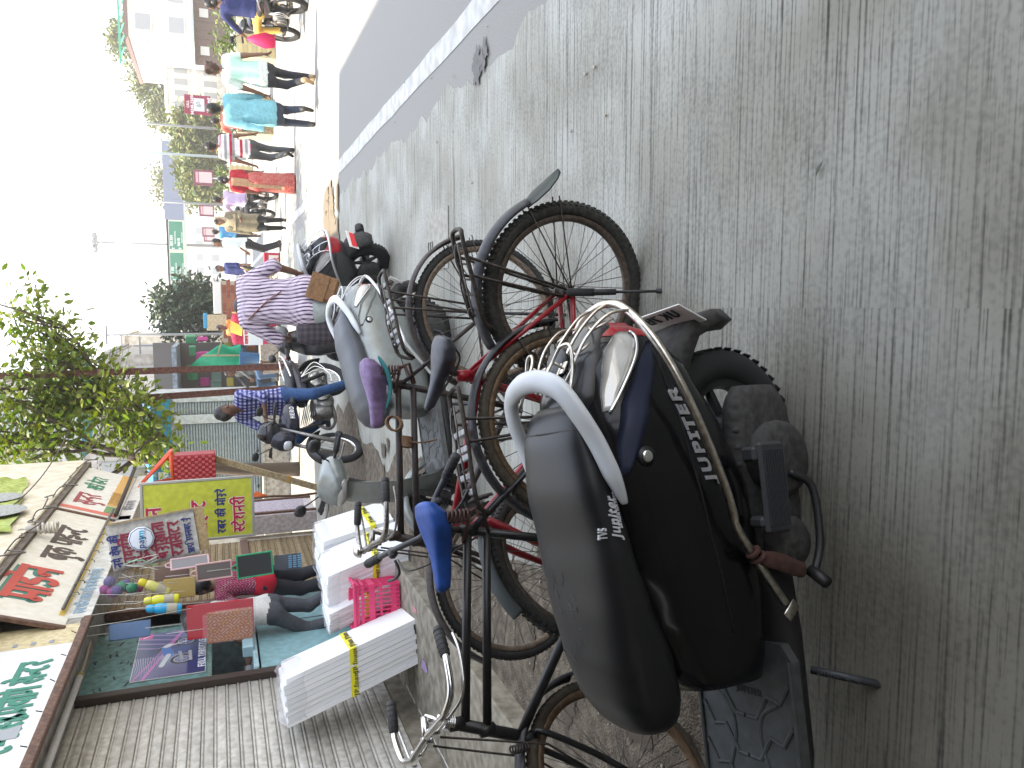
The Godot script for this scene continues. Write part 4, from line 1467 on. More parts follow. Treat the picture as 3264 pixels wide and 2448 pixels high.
	obj("cord_tie", st, mat(0.42, 0.36, 0.12, 0.8), t)
	# lime cloth hung from the balcony
	t = thing("cloth_banner", "faded lime and grey cloth banner hung on the cream balcony", "banner")
	var rows := []
	for i in 9:
		var row := []
		for j in 13:
			var u := j / 12.0
			var z := lerpf(-9.6, -12.6, u)
			row.append(V(-2.42 + 0.02 * sin(u * 14.0 + i) + 0.01 * i * 0.3, lerpf(lerpf(3.72, 4.15, u) + 0.03 * sin(u * 20.0), lerpf(4.9, 4.5, u), i / 8.0), z))
		rows.append(row)
	st = S()
	sheet(st, rows, V(1, 0, 0), 0.004)
	obj("cloth", st, mat(0.42, 0.50, 0.12, 0.85, 0, "dirt", 0.6, 1.5), t)
	for k in [[0.3, 4.05, 0.3], [0.55, 4.2, 0.26]]:
		st = S()
		var zz: float = lerpf(-9.6, -12.6, k[0])
		lathe(st, [Vector2(0, 0.006), Vector2(k[2] * 0.7, 0.006), Vector2(k[2], 0.0), Vector2(0, 0.0)], 24, Transform3D(Basis(Vector3.BACK, -PI / 2), V(-2.385, k[1], zz)))
		obj("cloth_print", st, mat(0.40, 0.42, 0.40, 0.85, 0, "dirt", 0.7, 3), t)
	# loose wires and twigs along the balcony edge
	t = thing("loose_wires", "tangle of grey wires drooping along the balcony edge", "wires")
	st = S()
	for i in 9:
		var z := -8.2 - i * 0.62
		tube(st, spl([V(-2.44, 3.62, z), V(-2.36, 3.6 + rf(-0.15, 0.1), z - 0.2), V(-2.40, 3.56 + rf(-0.2, 0.15), z - 0.45), V(-2.43, 3.61, z - 0.7)], 6), 0.008, 5)
	tube(st, spl([V(-2.43, 3.66, -13.9), V(-2.0, 3.35, -15.0), V(-1.6, 3.25, -16.2), V(-1.2, 3.3, -18)], 6), 0.008, 5)
	tube(st, spl([V(-2.45, 4.3, -8.5), V(-2.40, 3.95, -11.0), V(-2.3, 4.0, -14.0), V(-1.9, 4.2, -18.0)], 6), 0.009, 5)
	obj("wire", st, mat(0.12, 0.10, 0.085, 0.8), t)
	# unseen roof, posts and wall, added to shade the near ground
	t = thing("added_shade_roof", "unseen concrete roof added to shade the pavement by the nearer shops", "roof")
	piece("roof_slab", t, V(-0.6, 3.25, 1.1), V(5.0, 0.14, 6.6), conc, 0)
	piece("added_shade_wall", t, V(-0.6, 1.6, 3.2), V(5.0, 3.18, 0.2), conc, 0)
	for z in [1.2, 2.9]:
		piece("shade_roof_post", t, V(1.8, 1.6, z), V(0.14, 3.17, 0.14), wood, 0)
# ---------------------------------------------------------------- people
# a field of tapered capsules joined smoothly, meshed by surface nets; every bone carries the number of the cloth it wears
class Field:
	var org: Vector3
	var n: Vector3i
	var h: float
	var F := PackedFloat32Array()
	var best := PackedFloat32Array()
	var who := PackedByteArray()
	func _init(lo: Vector3, hi: Vector3, cell: float):
		org = lo
		h = cell
		n = Vector3i(((hi - lo) / cell).ceil()) + Vector3i.ONE * 2
		F.resize(n.x * n.y * n.z)
		F.fill(9.0)
		best.resize(F.size())
		best.fill(9.0)
		who.resize(F.size())
	func bone(a: Vector3, b: Vector3, ra: float, rb: float, cloth: int, k := 0.03, sq := Vector3.ONE):
		var m := maxf(ra, rb) + k + h * 1.6
		var lo := Vector3i(((a.min(b) - Vector3.ONE * m - org) / h).floor()).max(Vector3i.ZERO)
		var hi := Vector3i(((a.max(b) + Vector3.ONE * m - org) / h).ceil()).min(n - Vector3i.ONE)
		var ab := b - a
		var L := maxf(ab.length_squared(), 1e-8)
		for z in range(lo.z, hi.z + 1):
			for y in range(lo.y, hi.y + 1):
				var i := (z * n.y + y) * n.x + lo.x
				for x in range(lo.x, hi.x + 1):
					var p := org + Vector3(x, y, z) * h
					var t := clampf((p - a).dot(ab) / L, 0.0, 1.0)
					var d := ((p - a - ab * t) * sq).length() - lerpf(ra, rb, t)
					if d < best[i]:
						best[i] = d
						who[i] = cloth
					var f := F[i]
					var g := k - absf(f - d)
					F[i] = minf(f, d) - (g * g / (4.0 * k) if g > 0.0 else 0.0)
					i += 1
	# adds the surface, cloth by cloth, to the tools in sts
	func mesh(sts: Dictionary):
		var at := {}
		var E := [[0, 1], [0, 2], [0, 4], [1, 3], [1, 5], [2, 3], [2, 6], [3, 7], [4, 5], [4, 6], [5, 7], [6, 7]]
		var sx := 1
		var sy := n.x
		var sz := n.x * n.y
		var off := [0, sx, sy, sx + sy, sz, sx + sz, sy + sz, sx + sy + sz]
		var verts := PackedVector3Array()
		for z in n.z - 1:
			for y in n.y - 1:
				var i := (z * n.y + y) * n.x
				for x in n.x - 1:
					var c := i + x
					var f0 := F[c]
					if absf(f0) > h * 2.2:
						continue
					var inside := 0
					for o in off:
						if F[c + o] < 0.0:
							inside += 1
					if inside == 0 or inside == 8:
						continue
					var s := Vector3.ZERO
					var k := 0
					for e in E:
						var fa := F[c + off[e[0]]]
						var fb := F[c + off[e[1]]]
						if (fa < 0.0) != (fb < 0.0):
							var t := fa / (fa - fb)
							var pa := Vector3(e[0] & 1, (e[0] >> 1) & 1, e[0] >> 2)
							var pb := Vector3(e[1] & 1, (e[1] >> 1) & 1, e[1] >> 2)
							s += pa.lerp(pb, t)
							k += 1
					at[c] = verts.size()
					verts.append(org + (Vector3(x, y, z) + s / k) * h)
		for c in at:
			for ax in 3:
				var d: int = [sx, sy, sz][ax]
				var u: int = [sy, sz, sx][ax]
				var v: int = [sz, sx, sy][ax]
				var q: int = c
				if (F[q] < 0.0) == (F[q + d] < 0.0):
					continue
				if not (at.has(q - u) and at.has(q - v) and at.has(q - u - v)):
					continue
				var p := [verts[at[q]], verts[at[q - u]], verts[at[q - u - v]], verts[at[q - v]]]
				var inner: int = q if F[q] < 0.0 else q + d
				var st: SurfaceTool = sts[who[inner]]
				var o := [0, 1, 2, 0, 2, 3] if F[q] < 0.0 else [0, 2, 1, 0, 3, 2]
				for j in o:
					st.add_vertex(p[j])

func skin(k := 0) -> Material:
	return [mat(0.17, 0.085, 0.05, 0.55), mat(0.12, 0.055, 0.032, 0.55), mat(0.22, 0.115, 0.07, 0.55)][k % 3]

func limb_mid(a: Vector3, b: Vector3, l1: float, l2: float, bend: Vector3) -> Vector3:
	var d := a.distance_to(b)
	d = minf(d, (l1 + l2) * 0.999)
	var x := (l1 * l1 - l2 * l2 + d * d) / (2 * d)
	var hgt := sqrt(maxf(l1 * l1 - x * x, 0.0))
	var dir := (b - a).normalized()
	var n := (bend - dir * bend.dot(dir)).normalized()
	return a + dir * x + n * hgt

# fingers: four curled chains and a thumb, from wrist along d with palm normal pn and thumb side ts
func hand(st: SurfaceTool, wrist: Vector3, d: Vector3, pn: Vector3, ts: Vector3, s := 1.0, curl := 0.5):
	var rings := []
	for k in [[0.0, 0.022, 0.016], [0.03, 0.034, 0.016], [0.07, 0.040, 0.014], [0.095, 0.036, 0.011]]:
		var ring := PackedVector3Array()
		for j in 10:
			var a := TAU * j / 10
			ring.append(wrist + (d * k[0] + ts * cos(a) * k[1] + pn * sin(a) * k[2]) * s)
		rings.append(ring)
	loft(st, rings)
	for f in 4:
		var l: float = [0.072, 0.082, 0.076, 0.058][f]
		var p: Vector3 = wrist + (d * 0.088 + ts * (0.028 - f * 0.0185)) * s
		var pts := [p]
		var dir := d
		for j in 3:
			dir = dir.rotated(pn.cross(d).normalized(), -curl * (0.5 + 0.5 * j) * 0.8).normalized()
			p += dir * l * [0.45, 0.32, 0.23][j] * s
			pts.append(p)
		tube(st, pts, [0.0095 * s, 0.009 * s, 0.008 * s, 0.006 * s], 6)
	var b: Vector3 = wrist + (d * 0.03 + ts * 0.026) * s
	tube(st, [b, b + (d * 0.03 + ts * 0.028) * s, b + (d * 0.06 + ts * 0.034 - pn * 0.012) * s, b + (d * 0.08 + ts * 0.03 - pn * 0.02) * s], [0.012 * s, 0.011 * s, 0.0095 * s, 0.006 * s], 6)

# c: at, yaw, label, height, joints (in a 1.7 m frame, facing -z), cloth materials
func person(c: Dictionary) -> Node3D:
	var t := thing("person", c.label, "person", c.at, c.yaw, c.get("group", ""))
	var k: float = c.get("height", 1.68) / 1.7
	t.scale = Vector3.ONE * k
	var J := {
		"pel": V(0, 0.93, 0), "chest": V(0, 1.25, 0.0), "neck": V(0, 1.43, 0.01), "head": V(0, 1.57, -0.01),
		"shl": V(-0.185, 1.385, 0.01), "shr": V(0.185, 1.385, 0.01), "hal": V(-0.25, 0.82, -0.04), "har": V(0.25, 0.82, -0.04),
		"ftl": V(-0.10, 0.075, 0.0), "ftr": V(0.10, 0.075, 0.0), "fdl": V(0, 0, -1), "fdr": V(0, 0, -1), "look": V(0, 0, -1), "knee": V(0, 0, -1), "kneel": null, "kneer": null, "elbl": V(-0.5, 0, 1), "elbr": V(0.5, 0, 1),
	}
	J.merge(c.get("joints", {}), true)
	var cell: float = c.get("cell", 0.02)
	var slim: float = c.get("slim", 1.0)
	var ext: float = c.get("sleeve", 0.55)   # how far the sleeve reaches along the arm: 0.5 is the elbow
	var lo := V(9, 9, 9)
	var hi := -lo
	for q in ["pel", "head", "shl", "shr", "hal", "har", "ftl", "ftr"]:
		lo = lo.min(J[q])
		hi = hi.max(J[q])
	var f := Field.new(lo - Vector3.ONE * 0.30, hi + Vector3.ONE * 0.30, cell)
	# cloth numbers: 0 skin, 1 shirt, 2 trousers, 3 shoes
	var across: Vector3 = (J.shr - J.shl).normalized()
	var up: Vector3 = (J.neck - J.pel).normalized()
	var fwd := up.cross(across).normalized()
	var hw := 0.088 * slim
	for s in [-1.0, 1.0]:
		f.bone(J.chest + across * s * 0.075 * slim + up * 0.06, J.pel.lerp(J.chest, 0.35) + across * s * 0.062 * slim, 0.108 * slim, 0.098 * slim, 1, 0.06)
		f.bone(J.pel.lerp(J.chest, 0.35) + across * s * 0.062 * slim, J.pel + across * s * 0.07 * slim - up * c.get("hem", 0.02), 0.10 * slim, 0.112 * slim, 1, 0.06)
		f.bone(J.pel + across * s * 0.075 * slim - up * (0.03 + c.get("hem", 0.02)), J.pel + across * s * 0.08 * slim - up * (0.10 + c.get("hem", 0.02)), 0.100 * slim, 0.098 * slim, 2, 0.05)
		if c.get("hem", 0.02) > 0.05:
			f.bone(J.pel + across * s * 0.072 * slim, J.pel + across * s * 0.078 * slim - up * (c.hem - 0.02), 0.120 * slim, 0.124 * slim, 1, 0.04)
	f.bone(J.shl + across * 0.03, J.shr - across * 0.03, 0.062, 0.062, 1, 0.07)
	f.bone(J.neck - up * 0.06, J.neck.lerp(J.head, 0.5), 0.055, 0.05, 0, 0.03)
	for s in [-1.0, 1.0]:
		var L := "l" if s < 0 else "r"
		var sh: Vector3 = J["sh" + L]
		var ha: Vector3 = J["ha" + L]
		var el := limb_mid(sh, ha, 0.29, 0.255, J["elb" + L])
		if ext <= 0.5:
			var cut: Vector3 = sh.lerp(el, ext * 2.0)
			f.bone(sh, cut, 0.062, 0.064, 1, 0.03)
			f.bone(cut, el, 0.046, 0.040, 0, 0.008)
			f.bone(el, ha, 0.040, 0.027, 0, 0.03)
		else:
			var cut: Vector3 = el.lerp(ha, ext * 2.0 - 1.0)
			f.bone(sh, el, 0.062, 0.053, 1, 0.03)
			f.bone(el, cut, 0.052, 0.043, 1, 0.03)
			f.bone(cut, ha, 0.033, 0.027, 0, 0.006)
		var hip: Vector3 = J.pel + across * s * 0.095 - up * 0.05
		var ft: Vector3 = J["ft" + L]
		var kn: Vector3 = limb_mid(hip, ft, 0.43, 0.42, J["kne" + "e" + L] if J["knee" + L] != null else J.knee)
		var loose: float = c.get("loose", 1.0)
		f.bone(hip, kn, 0.093, 0.065 * loose, 2, 0.045)
		f.bone(kn, ft + (kn - ft).normalized() * 0.05, 0.064 * loose, 0.052 * loose, 2, 0.03)
		var fd: Vector3 = J["fd" + L]
		fd = fd.normalized()
		f.bone(ft - fd * 0.045 + V(0, -0.035, 0), ft + fd * 0.15 + V(0, -0.04, 0), 0.038, 0.03, 3 if s < 0 else 4, 0.03)
		f.bone(ft + V(0, 0.03, 0), ft - fd * 0.03, 0.036, 0.04, 3 if s < 0 else 4, 0.02)
	var tools := {0: S(), 1: S(), 2: S(), 3: S(), 4: S()}
	f.mesh(tools)
	# head: its own finer grid
	var hd: Vector3 = J.head
	var lk: Vector3 = (J.look as Vector3).normalized()
	var hu: Vector3 = (hd - J.neck).normalized()
	hu = (hu - lk * hu.dot(lk)).normalized()
	var hs: Vector3 = lk.cross(hu).normalized()
	var g := Field.new(hd - Vector3.ONE * 0.19, hd + Vector3.ONE * 0.19, c.get("head_cell", 0.011))
	g.bone(J.neck, hd - hu * 0.03, 0.052, 0.05, 0, 0.02)
	g.bone(hd + hu * 0.035 - lk * 0.012, hd + hu * 0.03 + lk * 0.012, 0.084, 0.078, 0, 0.03)
	g.bone(hd - hu * 0.02 + lk * 0.025, hd - hu * 0.085 + lk * 0.055, 0.066, 0.038, 0, 0.035)
	g.bone(hd + hu * 0.005 + lk * 0.088, hd - hu * 0.028 + lk * 0.103, 0.008, 0.014, 0, 0.015)
	g.bone(hd - hu * 0.056 + lk * 0.086 - hs * 0.014, hd - hu * 0.056 + lk * 0.086 + hs * 0.014, 0.008, 0.008, 0, 0.012)
	for s in [-1.0, 1.0]:
		g.bone(hd + hs * s * 0.078 - hu * 0.0, hd + hs * s * 0.082 - hu * 0.032 - lk * 0.004, 0.017, 0.011, 0, 0.01)
	var style: String = c.get("hair", "short")
	if style != "none":
		g.bone(hd + hu * 0.058 - lk * 0.022, hd + hu * 0.062 + lk * 0.028, 0.082, 0.066, 3, 0.02)
		g.bone(hd + hu * 0.02 - lk * 0.03, hd - hu * 0.03 - lk * 0.045, 0.082, 0.055, 3, 0.02)
		if style == "bun":
			g.bone(hd - hu * 0.03 - lk * 0.10, hd - hu * 0.04 - lk * 0.11, 0.05, 0.045, 3, 0.02)
		if style == "curly":
			for i in 14:
				var a := i * 2.4
				var o: Vector3 = hs * cos(a) * 0.075 + hu * (0.04 + 0.06 * sin(i * 1.7)) - lk * (0.03 + 0.05 * absf(sin(a)))
				g.bone(hd + o, hd + o * 1.1, 0.026, 0.024, 3, 0.02)
	var ht := {0: tools[0], 3: S()}
	g.mesh(ht)
	for s in [-1.0, 1.0]:
		var L := "l" if s < 0 else "r"
		var ha: Vector3 = J["ha" + L]
		var el := limb_mid(J["sh" + L], ha, 0.29, 0.255, J["elb" + L])
		var d := (ha - el).normalized()
		var ts: Vector3 = (fwd - d * fwd.dot(d)).normalized() if absf(d.dot(fwd)) < 0.9 else -across * s
		var pn: Vector3 = ts.cross(d).normalized() * s
		hand(tools[0], ha - d * 0.012, d, -pn, ts, 1.0, c.get("curl", 0.5))
	var body := obj("body", tools[0], c.get("skin", skin()), t)
	obj("shirt" if not c.has("top_name") else c.top_name, tools[1], c.shirt, t)
	obj("trousers" if not c.has("low_name") else c.low_name, tools[2], c.trousers, t)
	for i in [3, 4]:
		obj("shoe", tools[i], c.get("shoes", mat(0.03, 0.028, 0.026, 0.6)), t)
	if style != "none":
		obj("hair", ht[3], c.get("hairm", mat(0.012, 0.010, 0.009, 0.5)), t)
	var eye := S()
	for s in [-1.0, 1.0]:
		box(eye, hd + hs * s * 0.03 + hu * 0.008 + lk * 0.083, V(0.02, 0.009, 0.008), 0.003, Basis(hs, hu, -lk))
		box(eye, hd + hs * s * 0.03 + hu * 0.026 + lk * 0.085, V(0.028, 0.005, 0.008), 0.002, Basis(hs, hu, -lk))
	obj("eyes", eye, mat(0.015, 0.012, 0.01, 0.3), body)
	return t

func strides(a: float) -> Dictionary:
	# walking: left foot back and lifted when a > 0
	return {"ftl": V(-0.09, 0.075 + maxf(0.0, a) * 0.30, a * 0.42), "ftr": V(0.09, 0.075 + maxf(0.0, -a) * 0.30, -a * 0.42),
		"fdl": V(0, -0.9 * maxf(0.0, a) * 2.0, -1), "fdr": V(0, -0.9 * maxf(0.0, -a) * 2.0, -1),
		"hal": V(-0.27, 0.84, -a * 0.30 - 0.02), "har": V(0.27, 0.84, a * 0.30 - 0.02)}

# cloth printed by computed pattern, laid in the wearer's own axes
func pattern(kind: String, a: Color, b: Color, c := Color(1, 1, 1)) -> StandardMaterial3D:
	var key := kind + str(a) + str(b)
	if mats.has(key):
		return mats[key]
	var im := Image.create(128, 128, false, Image.FORMAT_RGB8)
	for y in 128:
		for x in 128:
			var q := a
			if kind == "stripes":
				q = b if (y + int(3.0 * sin(x * 0.049))) % 16 < 5 else a
			elif kind == "plaid":
				var u := x % 32 < 16
				var v := y % 32 < 16
				q = a if u and v else (b if u or v else c)
			elif kind == "bands":
				q = [a, a, b, a, c, a, b, c][(y / 16) % 8]
			elif kind == "florals":
				var u := sin(x * 0.2945 + 2.0 * sin(y * 0.147)) * sin(y * 0.245 + 1.7 * sin(x * 0.196))
				q = b if u > 0.35 else (c if u < -0.72 else a)
			im.set_pixel(x, y, q.linear_to_srgb())
	var m := StandardMaterial3D.new()
	m.albedo_texture = ImageTexture.create_from_image(im)
	m.uv1_triplanar = true
	m.uv1_scale = Vector3.ONE * {"plaid": 5.0, "bands": 2.6, "florals": 3.0, "stripes": 5.0}[kind]
	m.roughness = 0.85
	mats[key] = m
	return m
# ---------------------------------------------------------------- goods and furniture of the stationery shop
func foam_bundle(label: String, base: Vector3, top: Vector3, ax: Vector3, az: Vector3, n: int, tape_at: float, wrap := true) -> Node3D:
	# base, top: centres of the lower and upper ends; ax: half width across the sheets; az: half width along a sheet
	var t := thing("foam_bundle", label, "foam sheets", base, 0.0, "bundles of white foam sheets by the steps")
	var up := top - base
	var ms := [mat(0.80, 0.80, 0.80, 0.8), mat(0.76, 0.765, 0.77, 0.8), mat(0.83, 0.83, 0.825, 0.8)]
	for i in n:
		var st := S(false)
		var u := lerpf(-1.0, 1.0, (i + 0.5) / n)
		var w := ax / n
		var o := ax * u + az * rf(-0.03, 0.03) + up * rf(-0.012, 0.012)
		var c := up * 0.5 + o
		var pts := []
		for s in [-1, 1]:
			for q in [[-1, -1], [1, -1], [1, 1], [-1, 1]]:
				pts.append(o + up * (0.5 + 0.5 * s) + w * q[0] * 0.93 + az * q[1])
		quad_out(st, c, pts[0], pts[1], pts[2], pts[3])
		quad_out(st, c, pts[4], pts[5], pts[6], pts[7])
		for k in 4:
			# each long face is split so that it can bow a little
			var a: Vector3 = pts[k]
			var b: Vector3 = pts[(k + 1) % 4]
			var d: Vector3 = pts[4 + (k + 1) % 4]
			var e: Vector3 = pts[4 + k]
			var m1 := a.lerp(e, 0.5) + (a - o).normalized() * rf(0.0, 0.006)
			var m2 := b.lerp(d, 0.5) + (b - o).normalized() * rf(0.0, 0.006)
			quad_out(st, c, a, b, m2, m1)
			quad_out(st, c, m1, m2, d, e)
		obj("foam_sheet", st, ms[i % 3], t)
	# tape round the middle
	var st := S(false)
	var g := 1.03
	var h := up.normalized() * 0.028
	var co := []
	for q in [[-1, -1], [1, -1], [1, 1], [-1, 1]]:
		co.append(up * tape_at + (ax * q[0] + az * q[1]) * g)
	for k in 4:
		quad_out(st, up * tape_at, co[k] - h, co[(k + 1) % 4] - h, co[(k + 1) % 4] + h, co[k] + h)
	var tp := obj("yellow_tape", st, mat(0.80, 0.74, 0.02, 0.4), t)
	var ink := mat(0.12, 0.11, 0.04, 0.6)
	for side in [[az, ax, 1.0], [ax, az, 1.0], [az, ax, -1.0], [ax, az, -1.0]]:
		var nn: Vector3 = side[0] * side[2]
		var al: Vector3 = side[1]
		var fn := al.cross(up).normalized()
		if fn.dot(nn) < 0.0:
			fn = -fn
		var x := al.normalized()
		if x.cross(up).dot(fn) < 0.0:
			x = -x
		var y := fn.cross(x)
		var L := al.length()
		for i in 2:
			var p: Vector3 = up * tape_at + nn * g + x * (-L * 0.48 + i * L * 0.96) - y * 0.013 + fn * 0.003
			write("tape_lettering", "JP foam", minf(0.042, L * 0.20), ink, tp, Transform3D(Basis(x, y, fn), p), true, "Droid Serif")
	if wrap:
		# loose clear plastic tucked round the upper end
		st = S()
		var rows := []
		for i in 5:
			var row := []
			for k in 25:
				var a := TAU * k / 24.0
				var e := (ax * clampf(cos(a) * 1.35, -1, 1) + az * clampf(sin(a) * 1.35, -1, 1)) * (1.04 + 0.02 * sin(a * 9.0 + i))
				row.append(up * (0.86 + 0.045 * i + 0.012 * sin(a * 7.0)) + e * (1.0 - (0.18 if i == 4 else 0.0)))
			rows.append(row)
		for i in 4:
			for k in 24:
				quad_out(st, up * 0.9, rows[i][k], rows[i][k + 1], rows[i + 1][k + 1], rows[i + 1][k])
		var pm := StandardMaterial3D.new()
		pm.albedo_color = Color(0.95, 0.96, 0.98, 0.14)
		pm.transparency = BaseMaterial3D.TRANSPARENCY_ALPHA
		pm.roughness = 0.2
		obj("plastic_wrap", st, pm, t)
	return t

func clear_plastic(a := 0.3) -> StandardMaterial3D:
	var key := "plastic%s" % a
	if not mats.has(key):
		var pm := StandardMaterial3D.new()
		pm.albedo_color = Color(0.92, 0.93, 0.95, a)
		pm.transparency = BaseMaterial3D.TRANSPARENCY_ALPHA
		pm.roughness = 0.4
		pm.metallic_specular = 0.3
		mats[key] = pm
	return mats[key]

func cord(t: Node, pts: Array, r := 0.003, m: Material = null):
	var st := S()
	tube(st, pts, r, 5)
	obj("cord", st, m if m else mat(0.5, 0.48, 0.44, 0.8), t)

func slate(label: String, at: Vector3, yaw: float, roll: float, w: float, h: float, rim: Material, face: Material, cordm: Material = null) -> Node3D:
	var t := thing("writing_slate", label, "slate", at, yaw, "writing slates hung on strings")
	t.basis = Basis(Vector3.UP, yaw) * Basis(Vector3.BACK, roll)
	var e := 0.016
	piece("slate_face", t, Vector3.ZERO, V(w - e, h - e, 0.006), face, 0.001)
	for s in [-1.0, 1.0]:
		piece("frame_bar", t, V(s * (w / 2), 0, 0), V(e, h + e, 0.014), rim, 0.004)
		piece("frame_bar", t, V(0, s * (h / 2), 0), V(w - e, e, 0.0135), rim, 0.004)
	var st := S()
	tube(st, spl([V(-0.03, h / 2, 0), V(-0.015, h / 2 + 0.045, 0), V(0.015, h / 2 + 0.045, 0), V(0.03, h / 2, 0)], 4), 0.007, 6)
	obj("hanger", st, rim, t)
	cord(t, [V(0, h / 2 + 0.045, 0), V(0.01, h / 2 + 0.28, 0)], 0.003, cordm)
	return t

func bottle(label: String, at: Vector3, tilt: float, m: Material, capm: Material) -> Node3D:
	var t := thing("water_bottle", label, "bottle", at, 0.0, "plastic water bottles hung in a bunch")
	t.basis = Basis(Vector3.BACK, tilt)
	var st := S()
	lathe(st, [Vector2(0.0, -0.14), Vector2(0.04, -0.14), Vector2(0.046, -0.13), Vector2(0.046, -0.04), Vector2(0.043, -0.03), Vector2(0.046, -0.02), Vector2(0.046, 0.06), Vector2(0.035, 0.085), Vector2(0.030, 0.09)], 22)
	obj("bottle_body", st, m, t)
	st = S()
	lathe(st, [Vector2(0.033, 0.09), Vector2(0.035, 0.095), Vector2(0.035, 0.135), Vector2(0.025, 0.155), Vector2(0.0, 0.158)], 20)
	obj("bottle_cap", st, capm, t)
	st = S()
	lathe(st, [Vector2(0.0465, -0.10), Vector2(0.0472, -0.095), Vector2(0.0472, -0.02), Vector2(0.0465, -0.015)], 22)
	obj("bottle_label", st, mat(0.62, 0.58, 0.45, 0.6, 0, "cell", 0.35, 24), t)
	cord(t, [V(0, 0.158, 0), V(0.01, 0.32, 0.01)], 0.003)
	return t

func hang_pack(called: String, label: String, cat: String, at: Vector3, basis: Basis, size: Vector3, inner: Material, n := 3, group := "") -> Node3D:
	var t := thing(called, label, cat, at, 0.0, group)
	t.basis = basis
	for i in n:
		piece("packed_sheet", t, V(rf(-0.004, 0.004), rf(-0.006, 0.006), lerpf(-0.5, 0.5, (i + 0.5) / n) * size.z * 0.8), V(size.x * 0.94, size.y * 0.94, size.z * 0.75 / n), inner, 0.004)
	var st := S()
	var rows := []
	for i in 9:
		var row := []
		for k in 21:
			var a := TAU * k / 20.0
			var y := lerpf(-0.5, 0.56, i / 8.0) * size.y
			var sq := 1.0 if i < 7 else 0.8
			row.append(V(clampf(cos(a) * 1.5, -1, 1) * size.x * 0.51 * sq, y, sin(a) * size.z * 0.62 + 0.004 * sin(i * 2.7 + a * 6.0)))
		rows.append(row)
	for i in 8:
		for k in 20:
			quad_out(st, V(0, (rows[i][k].y + rows[i + 1][k].y) / 2, 0), rows[i][k], rows[i][k + 1], rows[i + 1][k + 1], rows[i + 1][k])
	obj("clear_bag", st, clear_plastic(0.06), t)
	cord(t, [V(0, size.y * 0.55, 0), V(0.0, size.y * 0.55 + 0.3, 0)], 0.003)
	return t

func poster_image() -> ImageTexture:
	var w := 420
	var h := 240
	var im := Image.create(w, h, false, Image.FORMAT_RGB8)
	for y in h:
		for x in w:
			var u := float(x) / w
			var v := float(y) / h
			var c := Color(0.03, 0.03, 0.12).lerp(Color(0.02, 0.06, 0.22), u)
			var ray := absf(sin((v - 0.2) * 60.0 / (0.25 + u)))
			if u < 0.45 and v < 0.75 and ray > 0.86 - 0.2 * u:
				c = c.lerp(Color(0.45, 0.42, 0.55), 0.7)
			if absf(v - 0.15 - u * 0.5) < 0.025 or absf(v - 0.02 - u * 0.62) < 0.012:
				c = c.lerp(Color(0.5, 0.12, 0.40), 0.8)
			if u > 0.62 and absf(sin(u * 30.0 + v * 6.0)) > 0.9 and v < 0.6:
				c = c.lerp(Color(0.4, 0.25, 0.5), 0.6)
			c = c.lerp(Color(0.35, 0.5, 0.7), 0.5 * exp(-60.0 * ((u - 0.42) * (u - 0.42) + (v - 0.45) * (v - 0.45))))
			im.set_pixel(x, y, c.linear_to_srgb())
	# a generic motorcycle: wheels, tank, tail, fork as flat shapes
	var dot := func(cx: float, cy: float, r: float, r0: float, col: Color):
		for y in range(int(cy - r), int(cy + r) + 1):
			for x in range(int(cx - r), int(cx + r) + 1):
				var d := Vector2(x - cx, y - cy).length()
				if x >= 0 and y >= 0 and x < w and y < h and d < r and d >= r0:
					im.set_pixel(x, y, col.linear_to_srgb())
	var line := func(a: Vector2, b: Vector2, r: float, col: Color):
		var n := int(a.distance_to(b)) + 1
		for i in n + 1:
			var p := a.lerp(b, float(i) / n)
			dot.call(p.x, p.y, r, 0.0, col)
	for c in [Vector2(135, 160), Vector2(300, 168)]:
		dot.call(c.x, c.y, 40.0, 30.0, Color(0.01, 0.01, 0.015))
		dot.call(c.x, c.y, 29.0, 26.0, Color(0.5, 0.55, 0.65))
		for i in 6:
			line.call(c, c + Vector2.from_angle(i * PI / 3) * 28, 1.6, Color(0.35, 0.4, 0.5))
	line.call(Vector2(300, 168), Vector2(262, 80), 5.0, Color(0.5, 0.5, 0.55))
	line.call(Vector2(262, 82), Vector2(225, 72), 4.0, Color(0.02, 0.02, 0.03))
	line.call(Vector2(255, 100), Vector2(190, 112), 17.0, Color(0.05, 0.16, 0.5))
	line.call(Vector2(190, 112), Vector2(95, 92), 9.0, Color(0.55, 0.58, 0.62))
	line.call(Vector2(215, 150), Vector2(240, 165), 22.0, Color(0.04, 0.08, 0.25))
	line.call(Vector2(270, 100), Vector2(282, 112), 12.0, Color(0.6, 0.62, 0.66))
	line.call(Vector2(135, 160), Vector2(205, 150), 6.0, Color(0.3, 0.32, 0.36))
	line.call(Vector2(200, 185), Vector2(120, 190), 6.0, Color(0.4, 0.4, 0.42))
	for y in 46:
		for x in 46:
			im.set_pixel(372 + x, y, Color(0.62, 0.03, 0.30).linear_to_srgb())
	line.call(Vector2(382, 14), Vector2(396, 34), 2.2, Color(0.9, 0.85, 0.9))
	line.call(Vector2(396, 34), Vector2(408, 12), 2.2, Color(0.9, 0.85, 0.9))
	dot.call(392.0, 222.0, 9.0, 0.0, Color(0.4, 0.6, 0.8))
	return ImageTexture.create_from_image(im)

